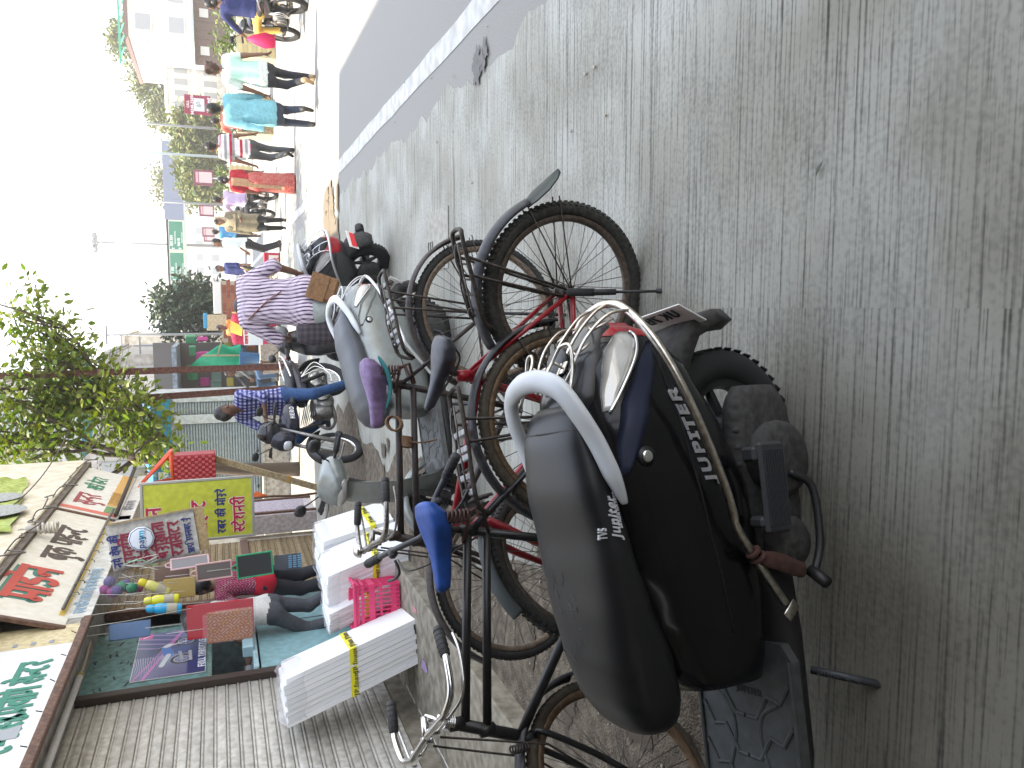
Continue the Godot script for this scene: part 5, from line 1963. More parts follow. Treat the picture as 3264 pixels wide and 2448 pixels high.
func shop_things():
	var teal := mat(0.12, 0.24, 0.235, 0.65, 0, "dirt", 0.66, 1.6)
	var pale := mat(0.25, 0.44, 0.48, 0.55, 0, "dirt", 0.85, 1.4)
	# teal board with the poster
	var t := thing("teal_board", "scuffed teal board with dark marks above the blue counter", "board", V(-3.30, 0, 0))
	piece("board_panel", t, V(0, 2.27, -7.80), V(0.03, 1.06, 1.38), teal, 0.004)
	piece("board_edge", t, V(0.01, 1.735, -7.80), V(0.05, 0.03, 1.40), mat(0.20, 0.30, 0.26, 0.7, 0, "dirt", 0.5, 4), 0.004)
	piece("board_edge", t, V(0.01, 2.27, -8.50), V(0.05, 1.06, 0.03), mat(0.20, 0.30, 0.26, 0.7, 0, "dirt", 0.5, 4), 0.004)
	var st := S(false)
	for i in 22:
		box(st, V(0.0165, rf(2.4, 2.75), rf(-8.4, -7.2)), V(0.002, rf(0.004, 0.02), rf(0.01, 0.09)), 0, Basis(Vector3.RIGHT, rf(-0.4, 0.4)))
	obj("scuff_marks", st, mat(0.03, 0.04, 0.04, 0.9), t)
	t = thing("bike_poster", "dark blue motorcycle poster on the teal board", "poster", V(-3.278, 2.08, -7.82))
	st = S(false)
	var pq := [[-0.52, -0.30, 0, 1], [0.52, -0.30, 1, 1], [0.52, 0.31, 1, 0], [-0.52, 0.31, 0, 0]]
	for i in [0, 2, 1, 0, 3, 2]:
		st.set_uv(Vector2(pq[i][2], pq[i][3]))
		st.add_vertex(SIGNFACE * V(pq[i][0], pq[i][1], 0.006))
	var pm := StandardMaterial3D.new()
	pm.albedo_texture = poster_image()
	pm.roughness = 0.3
	obj("poster_print", st, pm, t)
	piece("poster_sheet", t, V(0.001, 0.005, 0), V(0.006, 0.62, 1.05), mat(0.7, 0.7, 0.7, 0.5))
	write("poster_lettering", "FULL THROTTLE", 0.062, mat(0.75, 0.76, 0.8, 0.5), t, Transform3D(SIGNFACE, V(0.0075, -0.27, 0.10)))
	# counter
	t = thing("shop_counter", "pale blue shop counter with a light ledge, behind the white foam", "counter", V(-3.25, 0.30, 0))
	piece("counter_front", t, V(0, 0.50, -7.98), V(0.04, 1.0, 1.75), pale, 0.004)
	piece("counter_top", t, V(-0.35, 1.04, -7.98), V(0.78, 0.045, 1.77), mat(0.42, 0.62, 0.68, 0.5, 0, "dirt", 0.85, 2), 0.006)
	piece("counter_ledge", t, V(0.03, 1.10, -7.62), V(0.10, 0.10, 0.34), mat(0.42, 0.62, 0.68, 0.5), 0.006)
	piece("counter_side", t, V(-0.36, 0.5, -7.12), V(0.7, 1.0, 0.03), pale, 0.004)
	piece("counter_seam", t, V(0.0215, 0.5, -8.12), V(0.006, 1.0, 0.012), mat(0.05, 0.08, 0.09, 0.8))
	# shelves at the back of the shop
	t = thing("goods_shelf", "dark shelves of stationery at the back of the open shop", "shelf", V(-5.6, 0.3, -7.98))
	for i in 5:
		piece("shelf_board", t, V(0, 0.35 + i * 0.45, 0), V(0.4, 0.03, 1.8), mat(0.10, 0.07, 0.05, 0.8), 0)
	for i in 5:
		for j in 12:
			var hh := rf(0.15, 0.34)
			piece("packet", t, V(0.05, 0.366 + i * 0.45 + hh / 2, -0.8 + j * 0.145), V(0.22, hh, 0.11), mat([0.25, 0.05, 0.4, 0.1, 0.3][(i + j) % 5], [0.08, 0.1, 0.35, 0.2, 0.05][(i * 2 + j) % 5], [0.06, 0.25, 0.1, 0.2, 0.06][(i + j * 3) % 5], 0.6), 0.006)
	# yellow board that faces up the street
	t = thing("yellow_board", "yellow board in a grey frame with red and navy Hindi writing", "sign board", V(-2.34, 1.84, -9.55), 0.10)
	piece("board_panel", t, V(0, 0, 0), V(0.66, 1.16, 0.03), mat(0.52, 0.56, 0.045, 0.5, 0, "dirt", 0.85, 1.5), 0.003)
	for s in [-1.0, 1.0]:
		piece("board_frame", t, V(s * 0.345, 0, 0.003), V(0.03, 1.22, 0.045), mat(0.42, 0.42, 0.40, 0.4, 0.6), 0.004)
		piece("board_frame", t, V(0, s * 0.595, 0.003), V(0.66, 0.03, 0.045), mat(0.42, 0.42, 0.40, 0.4, 0.6), 0.004)
	var red := mat(0.42, 0.012, 0.06, 0.5)
	var navy := mat(0.02, 0.03, 0.16, 0.5)
	var rim := mat(0.75, 0.75, 0.68, 0.6)
	for r in [["m A dd R n", 0.40, 0.145, red], ["b U k", 0.17, 0.14, red], ["p A ii nh tt", -0.08, 0.145, red], ["r b r _ k I _ m O h r e", -0.29, 0.085, navy], ["sh tt e shr n r I", -0.50, 0.115, red]]:
		if r[3] == red:
			sign_text(t, r[0], r[2], r[2] * 0.30, rim, Transform3D(Basis(), V(-0.29, r[1], 0.0165)), 0.92)
		sign_text(t, r[0], r[2], r[2] * 0.20, r[3], Transform3D(Basis(), V(-0.29, r[1], 0.0195)), 0.92)
	# grey banner with the round sticker
	t = thing("paper_banner", "creased grey paper banner with maroon Hindi words for diaries and registers", "banner", V(-2.37, 2.25, -8.55), 0.06)
	t.basis = Basis(Vector3.UP, 0.06) * Basis(Vector3.BACK, 0.12)
	var rows := []
	for i in 13:
		var row := []
		for j in 9:
			row.append(V(lerpf(-0.235, 0.235, j / 8.0), lerpf(-0.41, 0.41, i / 12.0), 0.005 * sin(i * 1.3 + j * 0.9) + 0.003 * sin(j * 2.9)))
		rows.append(row)
	st = S()
	sheet(st, rows, V(0, 0, 1), 0.003)
	obj("banner_paper", st, mat(0.50, 0.49, 0.455, 0.8, 0, "dirt", 0.75, 2.5), t)
	piece("backing_board", t, V(0.02, -0.06, -0.02), V(0.46, 0.90, 0.006), mat(0.45, 0.33, 0.17, 0.85, 0, "dirt", 0.75, 3), 0.001)
	var mar := mat(0.24, 0.015, 0.04, 0.6)
	for r in [["n y e _ v R shh _ k I", 0.31, 0.075, navy], ["dd A y r i y A N", 0.185, 0.10, mar], ["k E l e N dd r", 0.035, 0.10, mar], ["b h I kh A t A", -0.115, 0.105, mar], ["r j i s tt r", -0.26, 0.105, mar], ["aa d i _ u p l b d _ h E", -0.365, 0.058, navy]]:
		sign_text(t, r[0], r[2], r[2] * 0.19, r[3], Transform3D(Basis(), V(-0.205, r[1], 0.0115)), 0.86)
	t = thing("round_sticker", "round scalloped white plastic sticker with blue lettering on the grey banner", "sticker", V(-2.335, 2.36, -8.52), 0.06)
	st = S()
	var rings := []
	for k in [[0.105, -0.004], [0.118, 0.002], [0.112, 0.010], [0.08, 0.015], [0.0, 0.017]]:
		var ring := PackedVector3Array()
		for i in 48:
			var a := TAU * i / 48
			var r: float = k[0] * (1.0 + 0.05 * absf(sin(a * 5.0)))
			ring.append(V(cos(a) * r, sin(a) * r, k[1]))
		rings.append(ring)
	loft(st, rings)
	obj("sticker_disc", st, mat(0.72, 0.77, 0.84, 0.3), t)
	st = S()
	var pts := []
	for i in 96:
		var a := TAU * i / 96
		var r := 0.104 * (1.0 + 0.06 * absf(sin(a * 5.0)))
		pts.append(V(cos(a) * r, sin(a) * r, 0.011))
	tube(st, pts, 0.0035, 5, true)
	obj("sticker_edge", st, mat(0.02, 0.06, 0.16, 0.4), t)
	write("sticker_lettering", "pay", 0.055, mat(0.01, 0.03, 0.16, 0.5), t, Transform3D(Basis(), V(-0.032, 0.0, 0.018)))
	write("sticker_lettering", "tm", 0.055, mat(0.0, 0.40, 0.62, 0.5), t, Transform3D(Basis(), V(0.041, 0.0, 0.018)))
	write("sticker_lettering", "Accepted Here", 0.022, mat(0.35, 0.38, 0.42, 0.5), t, Transform3D(Basis(), V(0.0, -0.035, 0.0175)), false)
	# hanging goods
	slate("grey slate in a pale pink plastic frame, above the green framed one", V(-2.58, 1.68, -8.0), 0.05, 0.04, 0.16, 0.32, mat(0.62, 0.38, 0.36, 0.5), mat(0.22, 0.20, 0.19, 0.3, 0, "cell", 0.5, 12))
	slate("black slate in a bright green frame, below the pink one", V(-2.56, 1.30, -7.98), 0.05, 0.05, 0.225, 0.33, mat(0.015, 0.30, 0.13, 0.5), mat(0.03, 0.032, 0.032, 0.5))
	slate("narrow pale pink slate hanging edge on behind the pink framed slate", V(-2.50, 1.90, -8.1), 0.9, 0.05, 0.12, 0.34, mat(0.60, 0.40, 0.42, 0.5), mat(0.2, 0.19, 0.2, 0.5))
	var cb := hang_pack("copy_book", "black copy book with blue printed marks below the green slate", "book", V(-2.57, 0.98, -8.0), Basis(Vector3.UP, 0.05), V(0.16, 0.28, 0.02), mat(0.02, 0.025, 0.035, 0.5), 2)
	for i in 18:
		piece("printed_mark", cb, V(-0.055 + (i % 6) * 0.022, -0.11 + (i / 6) * 0.045, 0.0125), V(0.012, 0.032, 0.002), mat(0.12, 0.30, 0.45, 0.5))
	hang_pack("wrapped_books", "stack of brown red printed books in clear plastic", "books", V(-2.84, 1.55, -7.2), Basis(Vector3.UP, 0.1), V(0.28, 0.41, 0.06), pattern("florals", Color(0.28, 0.105, 0.07), Color(0.42, 0.24, 0.15), Color(0.55, 0.28, 0.05)), 4)
	hang_pack("red_folder", "red folder hanging behind the wrapped books", "folder", V(-2.88, 1.63, -7.5), Basis(Vector3.UP, 0.15), V(0.33, 0.62, 0.02), mat(0.46, 0.01, 0.025, 0.5), 2)
	hang_pack("blue_pouch", "clear bag with a blue packet beside the teal board", "bag", V(-2.98, 2.42, -7.75), Basis(Vector3.UP, 0.6), V(0.16, 0.36, 0.03), mat(0.05, 0.18, 0.45, 0.5, 0, "cell", 0.4, 10), 2)
	hang_pack("school_bag_pack", "yellow and red printed packet hanging behind the bottles", "packet", V(-2.7, 2.0, -7.95), Basis(Vector3.UP, 0.2), V(0.20, 0.30, 0.04), mat(0.55, 0.38, 0.05, 0.5, 0, "cell", 0.45, 12), 2)
	hang_pack("picture_frame", "brown framed devotional picture hanging behind the bottles", "picture", V(-2.66, 2.08, -8.35), Basis(Vector3.UP, 0.25), V(0.15, 0.34, 0.03), mat(0.22, 0.10, 0.05, 0.5, 0, "cell", 0.4, 12), 2)
	bottle("translucent yellow water bottle lying uppermost in the bunch", V(-2.66, 2.21, -7.95), -0.5, mat(0.58, 0.55, 0.16, 0.25), mat(0.62, 0.52, 0.02, 0.35))
	bottle("bright yellow water bottle above the blue one", V(-2.70, 2.13, -7.68), -0.05, mat(0.66, 0.63, 0.02, 0.3), mat(0.62, 0.58, 0.05, 0.4))
	bottle("sky blue water bottle, lowest in the bunch", V(-2.72, 2.10, -7.50), -0.12, mat(0.02, 0.33, 0.58, 0.3), mat(0.02, 0.34, 0.60, 0.4))
	t = thing("wool_bag", "clear bag of purple, green and pink wool balls under the rail", "bag", V(-2.70, 2.56, -8.15))
	for i in 9:
		st = S()
		var c := V(rf(-0.07, 0.07), 0.10 - i * 0.035, rf(-0.10, 0.10))
		lathe(st, [Vector2(0, -0.055), Vector2(0.032, -0.045), Vector2(0.055, 0), Vector2(0.032, 0.045), Vector2(0, 0.055)], 14, Transform3D(Basis(Vector3.RIGHT, rf(-1, 1)), c))
		obj("wool_ball", st, [mat(0.30, 0.05, 0.22, 0.9, 0, "grain", 0.5, 10), mat(0.13, 0.10, 0.26, 0.9, 0, "grain", 0.5, 10), mat(0.05, 0.25, 0.14, 0.9, 0, "grain", 0.5, 10), mat(0.40, 0.05, 0.15, 0.9, 0, "grain", 0.5, 10)][[0, 1, 0, 1, 2, 1, 3, 2, 3][i]], t)
	st = S()
	lathe(st, [Vector2(0.0, -0.30), Vector2(0.10, -0.25), Vector2(0.165, -0.08), Vector2(0.15, 0.10), Vector2(0.05, 0.2), Vector2(0.03, 0.26)], 18)
	obj("clear_bag", st, clear_plastic(0.05), t)
	cord(t, [V(0, 0.2, 0), V(-0.02, 0.4, 0)], 0.004)
	t = thing("ribbon_bunch", "bunch of white and green plastic strips hanging by the wool bag", "ribbons", V(-2.55, 2.42, -8.4))
	for i in 7:
		st = S()
		tube(st, spl([V(0, 0.1, 0), V(rf(-0.05, 0.05), -0.05, rf(-0.05, 0.05)), V(rf(-0.1, 0.1), -0.22, rf(-0.06, 0.06))], 5), 0.008, 5, false, 0.3)
		obj("ribbon", st, mat([0.6, 0.2, 0.65][i % 3], [0.62, 0.5, 0.6][i % 3], [0.55, 0.3, 0.5][i % 3], 0.5), t)
	# strings down from the rail
	t = thing("hanging_strings", "pale strings that hold the goods under the rail", "strings")
	for i in 5:
		cord(t, [V(-2.73, 2.75, -7.3 - i * 0.28), V(-2.66 + rf(-0.04, 0.04), 2.35, -7.2 - i * 0.2), V(-2.64 + rf(-0.04, 0.04), 1.95 + rf(-0.2, 0.1), -7.25 - i * 0.17)], 0.0022, mat(0.6, 0.57, 0.48, 0.8))
	# energy saving bulb above
	t = thing("spiral_bulb", "unlit spiral bulb on a bent arm in front of the cream signboard", "bulb", V(-2.45, 3.50, -9.75))
	st = S()
	var coil := []
	for i in 61:
		var a := TAU * i / 15.0
		coil.append(V(cos(a) * 0.05, -i * 0.0032, sin(a) * 0.05))
	tube(st, coil, 0.016, 7)
	obj("bulb_spiral", st, mat(0.55, 0.50, 0.42, 0.4), t)
	st = S()
	lathe(st, [Vector2(0.03, 0.12), Vector2(0.045, 0.1), Vector2(0.045, 0.02), Vector2(0.03, 0.0)], 14)
	tube(st, spl([V(0, 0.12, 0), V(-0.02, 0.2, 0), V(-0.28, 0.2, 0)], 5), 0.012, 6)
	obj("bulb_holder", st, mat(0.35, 0.33, 0.29, 0.6), t)
	# foam bundles
	foam_bundle("tall bundle of white foam sheets leaning on the grey shutter", V(-2.74, 0.155, -6.22), V(-2.98, 1.19, -6.02), V(0.17, 0.0, -0.04), V(0.05, 0.0, 0.27), 9, 0.50)
	foam_bundle("bundle of white foam sheets just past the pink basket", V(-2.52, 0.155, -6.95), V(-2.72, 0.74, -6.92), V(0.10, 0, 0.02), V(-0.03, 0.0, 0.24), 8, 0.42)
	foam_bundle("bundle of white foam sheets behind the parked bicycles, nearest the street", V(-2.22, 0.02, -7.0), V(-2.46, 0.74, -7.02), V(0.15, 0, 0.02), V(-0.03, 0.0, 0.26), 8, 0.42)
	foam_bundle("farthest low bundle of white foam in torn plastic", V(-2.30, 0.02, -7.75), V(-2.46, 0.70, -7.75), V(0.24, 0, 0.0), V(0.0, 0.0, 0.36), 9, 0.3)
	# pink basket
	t = thing("plastic_basket", "pink plastic basket with slotted sides between the foam bundles", "basket", V(-2.58, 0.155, -6.62), 0.1)
	var pink := mat(0.72, 0.05, 0.17, 0.4)
	var W := 0.20
	var D := 0.13
	var H := 0.40
	piece("basket_base", t, V(0, 0.01, 0), V(W * 1.7, 0.02, D * 1.7), pink, 0.006)
	st = S(false)
	for f in 4:
		var b := Basis(Vector3.UP, f * PI / 2)
		var half := W if f % 2 == 0 else D
		var dist := D if f % 2 == 0 else W
		for r in [[0.06, 0.05], [0.17, 0.02], [0.25, 0.05], [0.33, 0.025], [0.385, 0.05]]:
			box(st, b * V(0, r[0], dist * (0.86 + 0.14 * r[0] / H)), V(half * 2 * (0.86 + 0.14 * r[0] / H), r[1], 0.008), 0.0, b)
		var cnt := 11 if f % 2 == 0 else 8
		for i in cnt:
			var u := lerpf(-0.95, 0.95, float(i) / (cnt - 1))
			box(st, b * V(half * 0.93 * u, 0.20, dist * 0.925), V(0.010, 0.38, 0.009), 0.0, b)
		box(st, b * V(0, H, dist + 0.008), V(half * 2.1, 0.022, 0.03), 0.004, b)
	obj("basket_side", st, pink, t)
	# orange stool hung high, made of tube and red woven tape
	t = thing("woven_stool", "orange tube stool with red woven seat hung up beyond the yellow board", "stool", V(-2.08, 1.95, -10.9))
	var org := mat(0.68, 0.09, 0.03, 0.4)
	st = S()
	var A := V(-0.23, 0.62, 0.0)
	for pr in [[V(0.20, 0.24, 0.16), V(-0.18, 0.21, 0.16)], [V(0.20, 0.24, -0.16), V(-0.18, 0.21, -0.16)]]:
		tube(st, [pr[0], A + V(0.02, 0, pr[0].z * 0.5), pr[1]], 0.022, 8)
		tube(st, [pr[0], pr[1]], 0.022, 8)
	tube(st, [V(0.20, 0.24, -0.16), V(0.20, 0.24, 0.16)], 0.022, 8)
	tube(st, [V(-0.18, 0.21, -0.16), V(-0.18, 0.21, 0.16)], 0.022, 8)
	obj("stool_frame", st, org, t)
	var wv := [mat(0.30, 0.012, 0.025, 0.5), mat(0.55, 0.09, 0.09, 0.45)]
	for i in 9:
		for j in 12:
			piece("woven_tape", t, V(lerpf(-0.15, 0.165, (i + 0.5) / 9.0), lerpf(-0.30, 0.20, (j + 0.5) / 12.0), 0.16 + (0.006 if (i + j) % 2 else 0.0)), V(0.033, 0.040, 0.008), wv[(i + j) % 2], 0.003)
	piece("stool_side", t, V(0.01, -0.05, 0.0), V(0.33, 0.50, 0.28), wv[0], 0.01)
	# leaning pole
	t = thing("wooden_plank", "pale weathered plank leaning below the orange stool", "plank", V(-2.42, 0.0, -11.0))
	st = S(false)
	box(st, V(0.10, 0.86, 0.0), V(0.085, 1.78, 0.03), 0.004, Basis(Vector3.BACK, -0.36))
	obj("plank_body", st, mat(0.50, 0.40, 0.24, 0.85, 0, "dirt", 0.62, 3), t)
	piece("plank_band", t, V(0.05, 0.72, 0.0), V(0.095, 0.05, 0.036), mat(0.55, 0.30, 0.08, 0.8), 0.002, Basis(Vector3.BACK, -0.36))
	# small orange cloth and marigolds on the pier
	t = thing("orange_pennant", "small orange cloth pennant on a twisted stick beside the pier", "flag", V(-2.62, 0.95, -11.1))
	st = S()
	sheet(st, [[V(0, 0.28, 0), V(0.10, 0.20, 0.02)], [V(0, 0.05, 0), V(0.04, 0.06, 0.03)]], V(0, 0, 1), 0.004)
	obj("pennant_cloth", st, mat(0.72, 0.14, 0.03, 0.8), t)
	st = S()
	tube(st, spl([V(0, 0.32, 0), V(0.01, 0.0, 0.01), V(-0.01, -0.3, 0), V(0, -0.62, 0)], 5), 0.016, 7)
	obj("pennant_stick", st, mat(0.14, 0.08, 0.05, 0.9), t)
	shop_people()

func shop_people():
	var grey := mat(0.075, 0.08, 0.095, 0.85, 0, "dirt", 0.75, 3)
	person({"label": "person in white shirt and grey trousers facing the blue counter", "at": V(-3.02, 0.37, -7.9), "yaw": 1.35, "height": 1.62, "cell": 0.016, "sleeve": 0.3, "shirt": mat(0.62, 0.62, 0.60, 0.85, 0, "dirt", 0.85, 3), "trousers": grey, "shoes": mat(0.06, 0.05, 0.045, 0.7),
		"joints": {"pel": V(0, 0.90, 0.02), "hal": V(-0.26, 0.98, -0.32), "har": V(0.22, 1.05, -0.33), "ftr": V(0.14, 0.075, 0.14), "ftl": V(-0.13, 0.075, -0.10), "head": V(0, 1.555, -0.05)}, "hem": 0.0})
	var w := person({"label": "woman in maroon floral tunic with red drape and bangles by the counter", "at": V(-2.95, 0.37, -8.65), "yaw": 0.9, "height": 1.55, "cell": 0.016, "sleeve": 0.3, "shirt": pattern("florals", Color(0.16, 0.01, 0.04), Color(0.42, 0.08, 0.16), Color(0.5, 0.35, 0.35)), "trousers": mat(0.018, 0.018, 0.024, 0.85), "shoes": skin(), "slim": 0.95, "hem": 0.0, "top_name": "tunic", "hair": "bun", "loose": 1.25,
		"joints": {"hal": V(-0.22, 1.06, -0.30), "har": V(0.27, 1.0, -0.28)}})
	var st := S()
	for i in 7:
		tube(st, circ(V(0.245 + i * 0.002, 1.045 + i * 0.006, -0.21 - i * 0.009), 0.036, 14, V(0.1, -0.3, -0.9).normalized()), 0.004, 5, true)
	obj("bangles", st, mat(0.45, 0.22, 0.1, 0.3, 0.8), w)
	st = S()
	var rings := []
	for k in [[1.02, 0.175, 0.145], [0.96, 0.19, 0.155], [0.88, 0.195, 0.165], [0.80, 0.19, 0.16], [0.79, 0.17, 0.14]]:
		var ring := PackedVector3Array()
		for j in 22:
			var a := TAU * j / 22
			var f := 1.0 + 0.05 * sin(a * 5.0 + k[0] * 12.0)
			ring.append(V(cos(a) * k[1] * f, k[0] + 0.03 * sin(a * 2.0), sin(a) * k[2] * f))
		rings.append(ring)
	loft(st, rings)
	obj("drape", st, mat(0.52, 0.008, 0.03, 0.8), w)
	person({"label": "person in grey shirt stooping behind the blue counter", "at": V(-4.0, 0.30, -7.7), "yaw": -1.2, "height": 1.66, "cell": 0.02, "shirt": mat(0.42, 0.44, 0.45, 0.85, 0, "dirt", 0.8, 3), "trousers": grey, "sleeve": 0.9,
		"joints": {"chest": V(0, 1.20, -0.12), "neck": V(0, 1.35, -0.22), "head": V(0, 1.46, -0.30), "shl": V(-0.18, 1.32, -0.18), "shr": V(0.18, 1.32, -0.18), "hal": V(-0.22, 1.12, -0.52), "har": V(0.2, 1.12, -0.52), "look": V(0, -0.5, -0.9)}})
# ---------------------------------------------------------------- trees
func leaf_mesh(l: float, w: float) -> ArrayMesh:
	var st := S()
	var m := [V(0, 0, 0), V(0, l * 0.35, 0.04 * l), V(0, l * 0.7, 0.03 * l), V(0, l, -0.08 * l)]
	for s in [-1.0, 1.0]:
		var e := [V(0, 0, 0), V(s * w * 0.5, l * 0.35, -0.05 * l), V(s * w * 0.38, l * 0.72, -0.06 * l), V(0, l, -0.08 * l)]
		for i in 3:
			quad_out(st, V(0, l * 0.5, -9), m[i], m[i + 1], e[i + 1], e[i])
	st.generate_normals()
	return st.commit()

func leaf_mat(r: float, g: float, b: float, k := 1.0) -> StandardMaterial3D:
	var m: StandardMaterial3D = mat(r, g, b, 0.5)
	m.vertex_color_use_as_albedo = true
	m.backlight_enabled = true
	m.backlight = Color(r * 2.2 * k, g * 2.2 * k, b * 1.2 * k).linear_to_srgb()
	return m

func crown(t: Node3D, spots: Array, per: int, spread: float, lm: ArrayMesh, m: Material, called := "crown"):
	var mm := MultiMesh.new()
	mm.transform_format = MultiMesh.TRANSFORM_3D
	mm.use_colors = true
	mm.mesh = lm
	mm.instance_count = spots.size() * per
	var i := 0
	for s in spots:
		var tone := rf(0.6, 1.15)
		for k in per:
			var d := V(rn.randfn(), rn.randfn() * 0.8, rn.randfn()) * spread
			var q: Vector3 = s + d
			var dir := (d.normalized() * 0.7 + V(rf(-1, 1), rf(-0.9, 0.5), rf(-1, 1))).normalized()
			var side := dir.cross(V(rf(-1, 1), 1, rf(-1, 1))).normalized()
			var sc := rf(0.65, 1.25)
			mm.set_instance_transform(i, Transform3D(Basis(side, dir, side.cross(dir)) * sc, q))
			var c := tone * rf(0.7, 1.3)
			mm.set_instance_color(i, Color(c * rf(0.85, 1.35), c, c * rf(0.6, 1.0)))
			i += 1
	var o := MultiMeshInstance3D.new()
	o.name = called
	o.multimesh = mm
	o.material_override = m
	t.add_child(o, true)
	o.set_meta("kind", "stuff")

func grow(st: SurfaceTool, a: Vector3, d: Vector3, l: float, r: float, depth: int, tips: Array, spread := 0.6, up := 0.15):
	var p := [a]
	var q := a
	for i in 4:
		d = (d + V(rf(-0.2, 0.2), rf(-0.1, 0.2) + up * 0.3, rf(-0.2, 0.2))).normalized()
		q += d * l / 4.0
		p.append(q)
		if depth <= 1:
			tips.append(q)
	tube(st, p, [r, r * 0.92, r * 0.84, r * 0.75, r * 0.66], 7 if depth > 1 else 5)
	if depth == 0:
		return
	var n := 3 if depth > 1 else rn.randi_range(2, 4)
	for i in n:
		var e := (d + V(rf(-1, 1), rf(-0.5, 0.8) + up, rf(-1, 1)) * spread * 1.4).normalized()
		grow(st, p[3].lerp(p[4], rf(0.0, 1.0)) if i else q, e, l * rf(0.6, 0.85), r * 0.62, depth - 1, tips, spread, up)

func tree(called: String, label: String, at: Vector3, h: float, wide: float, n: int, per: int, leaf: float, m: Material, group := "") -> Node3D:
	var t := thing(called, label, "tree", at, 0.0, group)
	var st := S()
	tube(st, spl([V(0, 0, 0), V(0.1, h * 0.2, 0.05), V(-0.05, h * 0.45, 0), V(0.05, h * 0.75, 0.05)], 4), [h * 0.03, h * 0.028, h * 0.027, h * 0.026, h * 0.024, h * 0.022, h * 0.02, h * 0.019, h * 0.017, h * 0.015, h * 0.013, h * 0.011, h * 0.009], 8)
	var spots := []
	for i in n:
		var a := rf(0, TAU)
		var y := rf(0.28, 1.0)
		var r := wide * sqrt(rn.randf()) * (1.0 - pow(absf(y - 0.55) / 0.52, 2.0) * 0.65)
		var q := V(cos(a) * r, y * h, sin(a) * r)
		spots.append(q)
		if i % 3 == 0:
			tube(st, [V(0, h * lerpf(0.2, 0.6, y), 0), q * V(0.5, 1, 0.5) - V(0, h * 0.08, 0), q], [h * 0.008, h * 0.006, h * 0.003], 5)
	obj("trunk", st, mat(0.12, 0.09, 0.065, 0.9), t)
	crown(t, spots, per, wide * 0.16, leaf_mesh(leaf, leaf * 0.5), m)
	return t

func shop_tree():
	# the tree past the shops, leaning out over the lane
	var t := thing("leafy_tree", "broad leaved green tree leaning out past the shop roof", "tree", V(-3.5, 0.0, -17.2))
	var st := S()
	var tips := []
	var top := V(0.55, 3.3, 0.3)
	tube(st, spl([V(0, 0, 0), V(0.1, 1.2, 0.1), V(0.3, 2.3, 0.2), top], 5), [0.16, 0.155, 0.15, 0.145, 0.14, 0.135, 0.13, 0.125, 0.12, 0.115, 0.11, 0.105, 0.10, 0.095, 0.09, 0.085], 9)
	for d in [[V(1.0, 0.35, 0.5), 1.5], [V(0.5, 0.8, 0.2), 1.6], [V(0.9, 0.05, 0.3), 1.35], [V(0.0, 1.0, 0.3), 1.5], [V(0.6, 0.5, -0.5), 1.3], [V(-0.5, 0.8, 0.2), 1.3], [V(0.3, 0.3, 0.9), 1.1], [V(0.7, -0.25, 0.2), 0.9], [V(0.2, -0.1, 0.7), 0.8], [V(0.45, -0.3, 0.9), 1.0], [V(1.0, 0.2, -0.2), 1.2]]:
		grow(st, top - V(0, rf(0, 0.5), 0), (d[0] as Vector3).normalized(), d[1] * 1.12, 0.055, 2, tips, 0.5, 0.12)
	# one long spray that stands clear against the sky
	var far := []
	for q in [[V(1.6, 4.2, 0.6), V(3.4, 5.05, 0.7)], [V(1.7, 4.0, 0.6), V(3.15, 4.35, 0.8)], [V(1.2, 4.7, 0.5), V(2.6, 5.9, 0.6)], [V(1.8, 4.1, 0.6), V(3.9, 4.65, 0.7)]]:
		var p := spl([q[0], q[0].lerp(q[1], 0.5) + V(0, 0.12, 0), q[1]], 8)
		tube(st, p, 0.012, 5)
		for k in p.size():
			if k > 3:
				far.append(p[k])
	obj("trunk", st, mat(0.10, 0.075, 0.055, 0.9, 0, "grain", 0.6, 4), t)
	var lm := leaf_mesh(0.15, 0.075)
	var m := leaf_mat(0.17, 0.225, 0.032, 1.7)
	var use := []
	for q in tips:
		if q.x > -1.6 and q.y > 2.0:
			use.append(q)
	crown(t, use, 13, 0.24, lm, m)
	crown(t, far, 9, 0.09, lm, m, "spray")

func far_building(label: String, at: Vector3, s: Vector3, wall: Material, floors: int, cols: int, face := Vector3.BACK, roofm: Material = null, group := "") -> Node3D:
	var t := thing("far_building", label, "building", at, 0.0, group)
	piece("wall", t, V(0, s.y / 2, 0), s, wall, 0)
	piece("parapet", t, V(0, s.y + 0.15, 0), V(s.x + 0.3, 0.3, s.z + 0.3), roofm if roofm else wall, 0)
	var glass := mat(0.34, 0.35, 0.36, 0.4)
	for f in floors:
		for c in cols:
			var y := s.y * (f + 0.55) / floors
			var u := lerpf(-0.5, 0.5, (c + 0.5) / cols)
			var w := piece("window", t, V(u * s.x, y, s.z / 2 + 0.02), V(s.x / cols * 0.5, s.y / floors * 0.45, 0.06), glass, 0)
			piece("sill", w, V(u * s.x, y - s.y / floors * 0.25, s.z / 2 + 0.08), V(s.x / cols * 0.6, 0.1, 0.16), wall, 0)
			w = piece("window", t, V(-s.x / 2 - 0.02, y, -u * s.z), V(0.06, s.y / floors * 0.45, s.z / cols * 0.5), glass, 0)
		piece("ledge", t, V(0, s.y * (f + 1.0) / floors - 0.1, 0), V(s.x + 0.12, 0.12, s.z + 0.12), wall, 0)
	return t

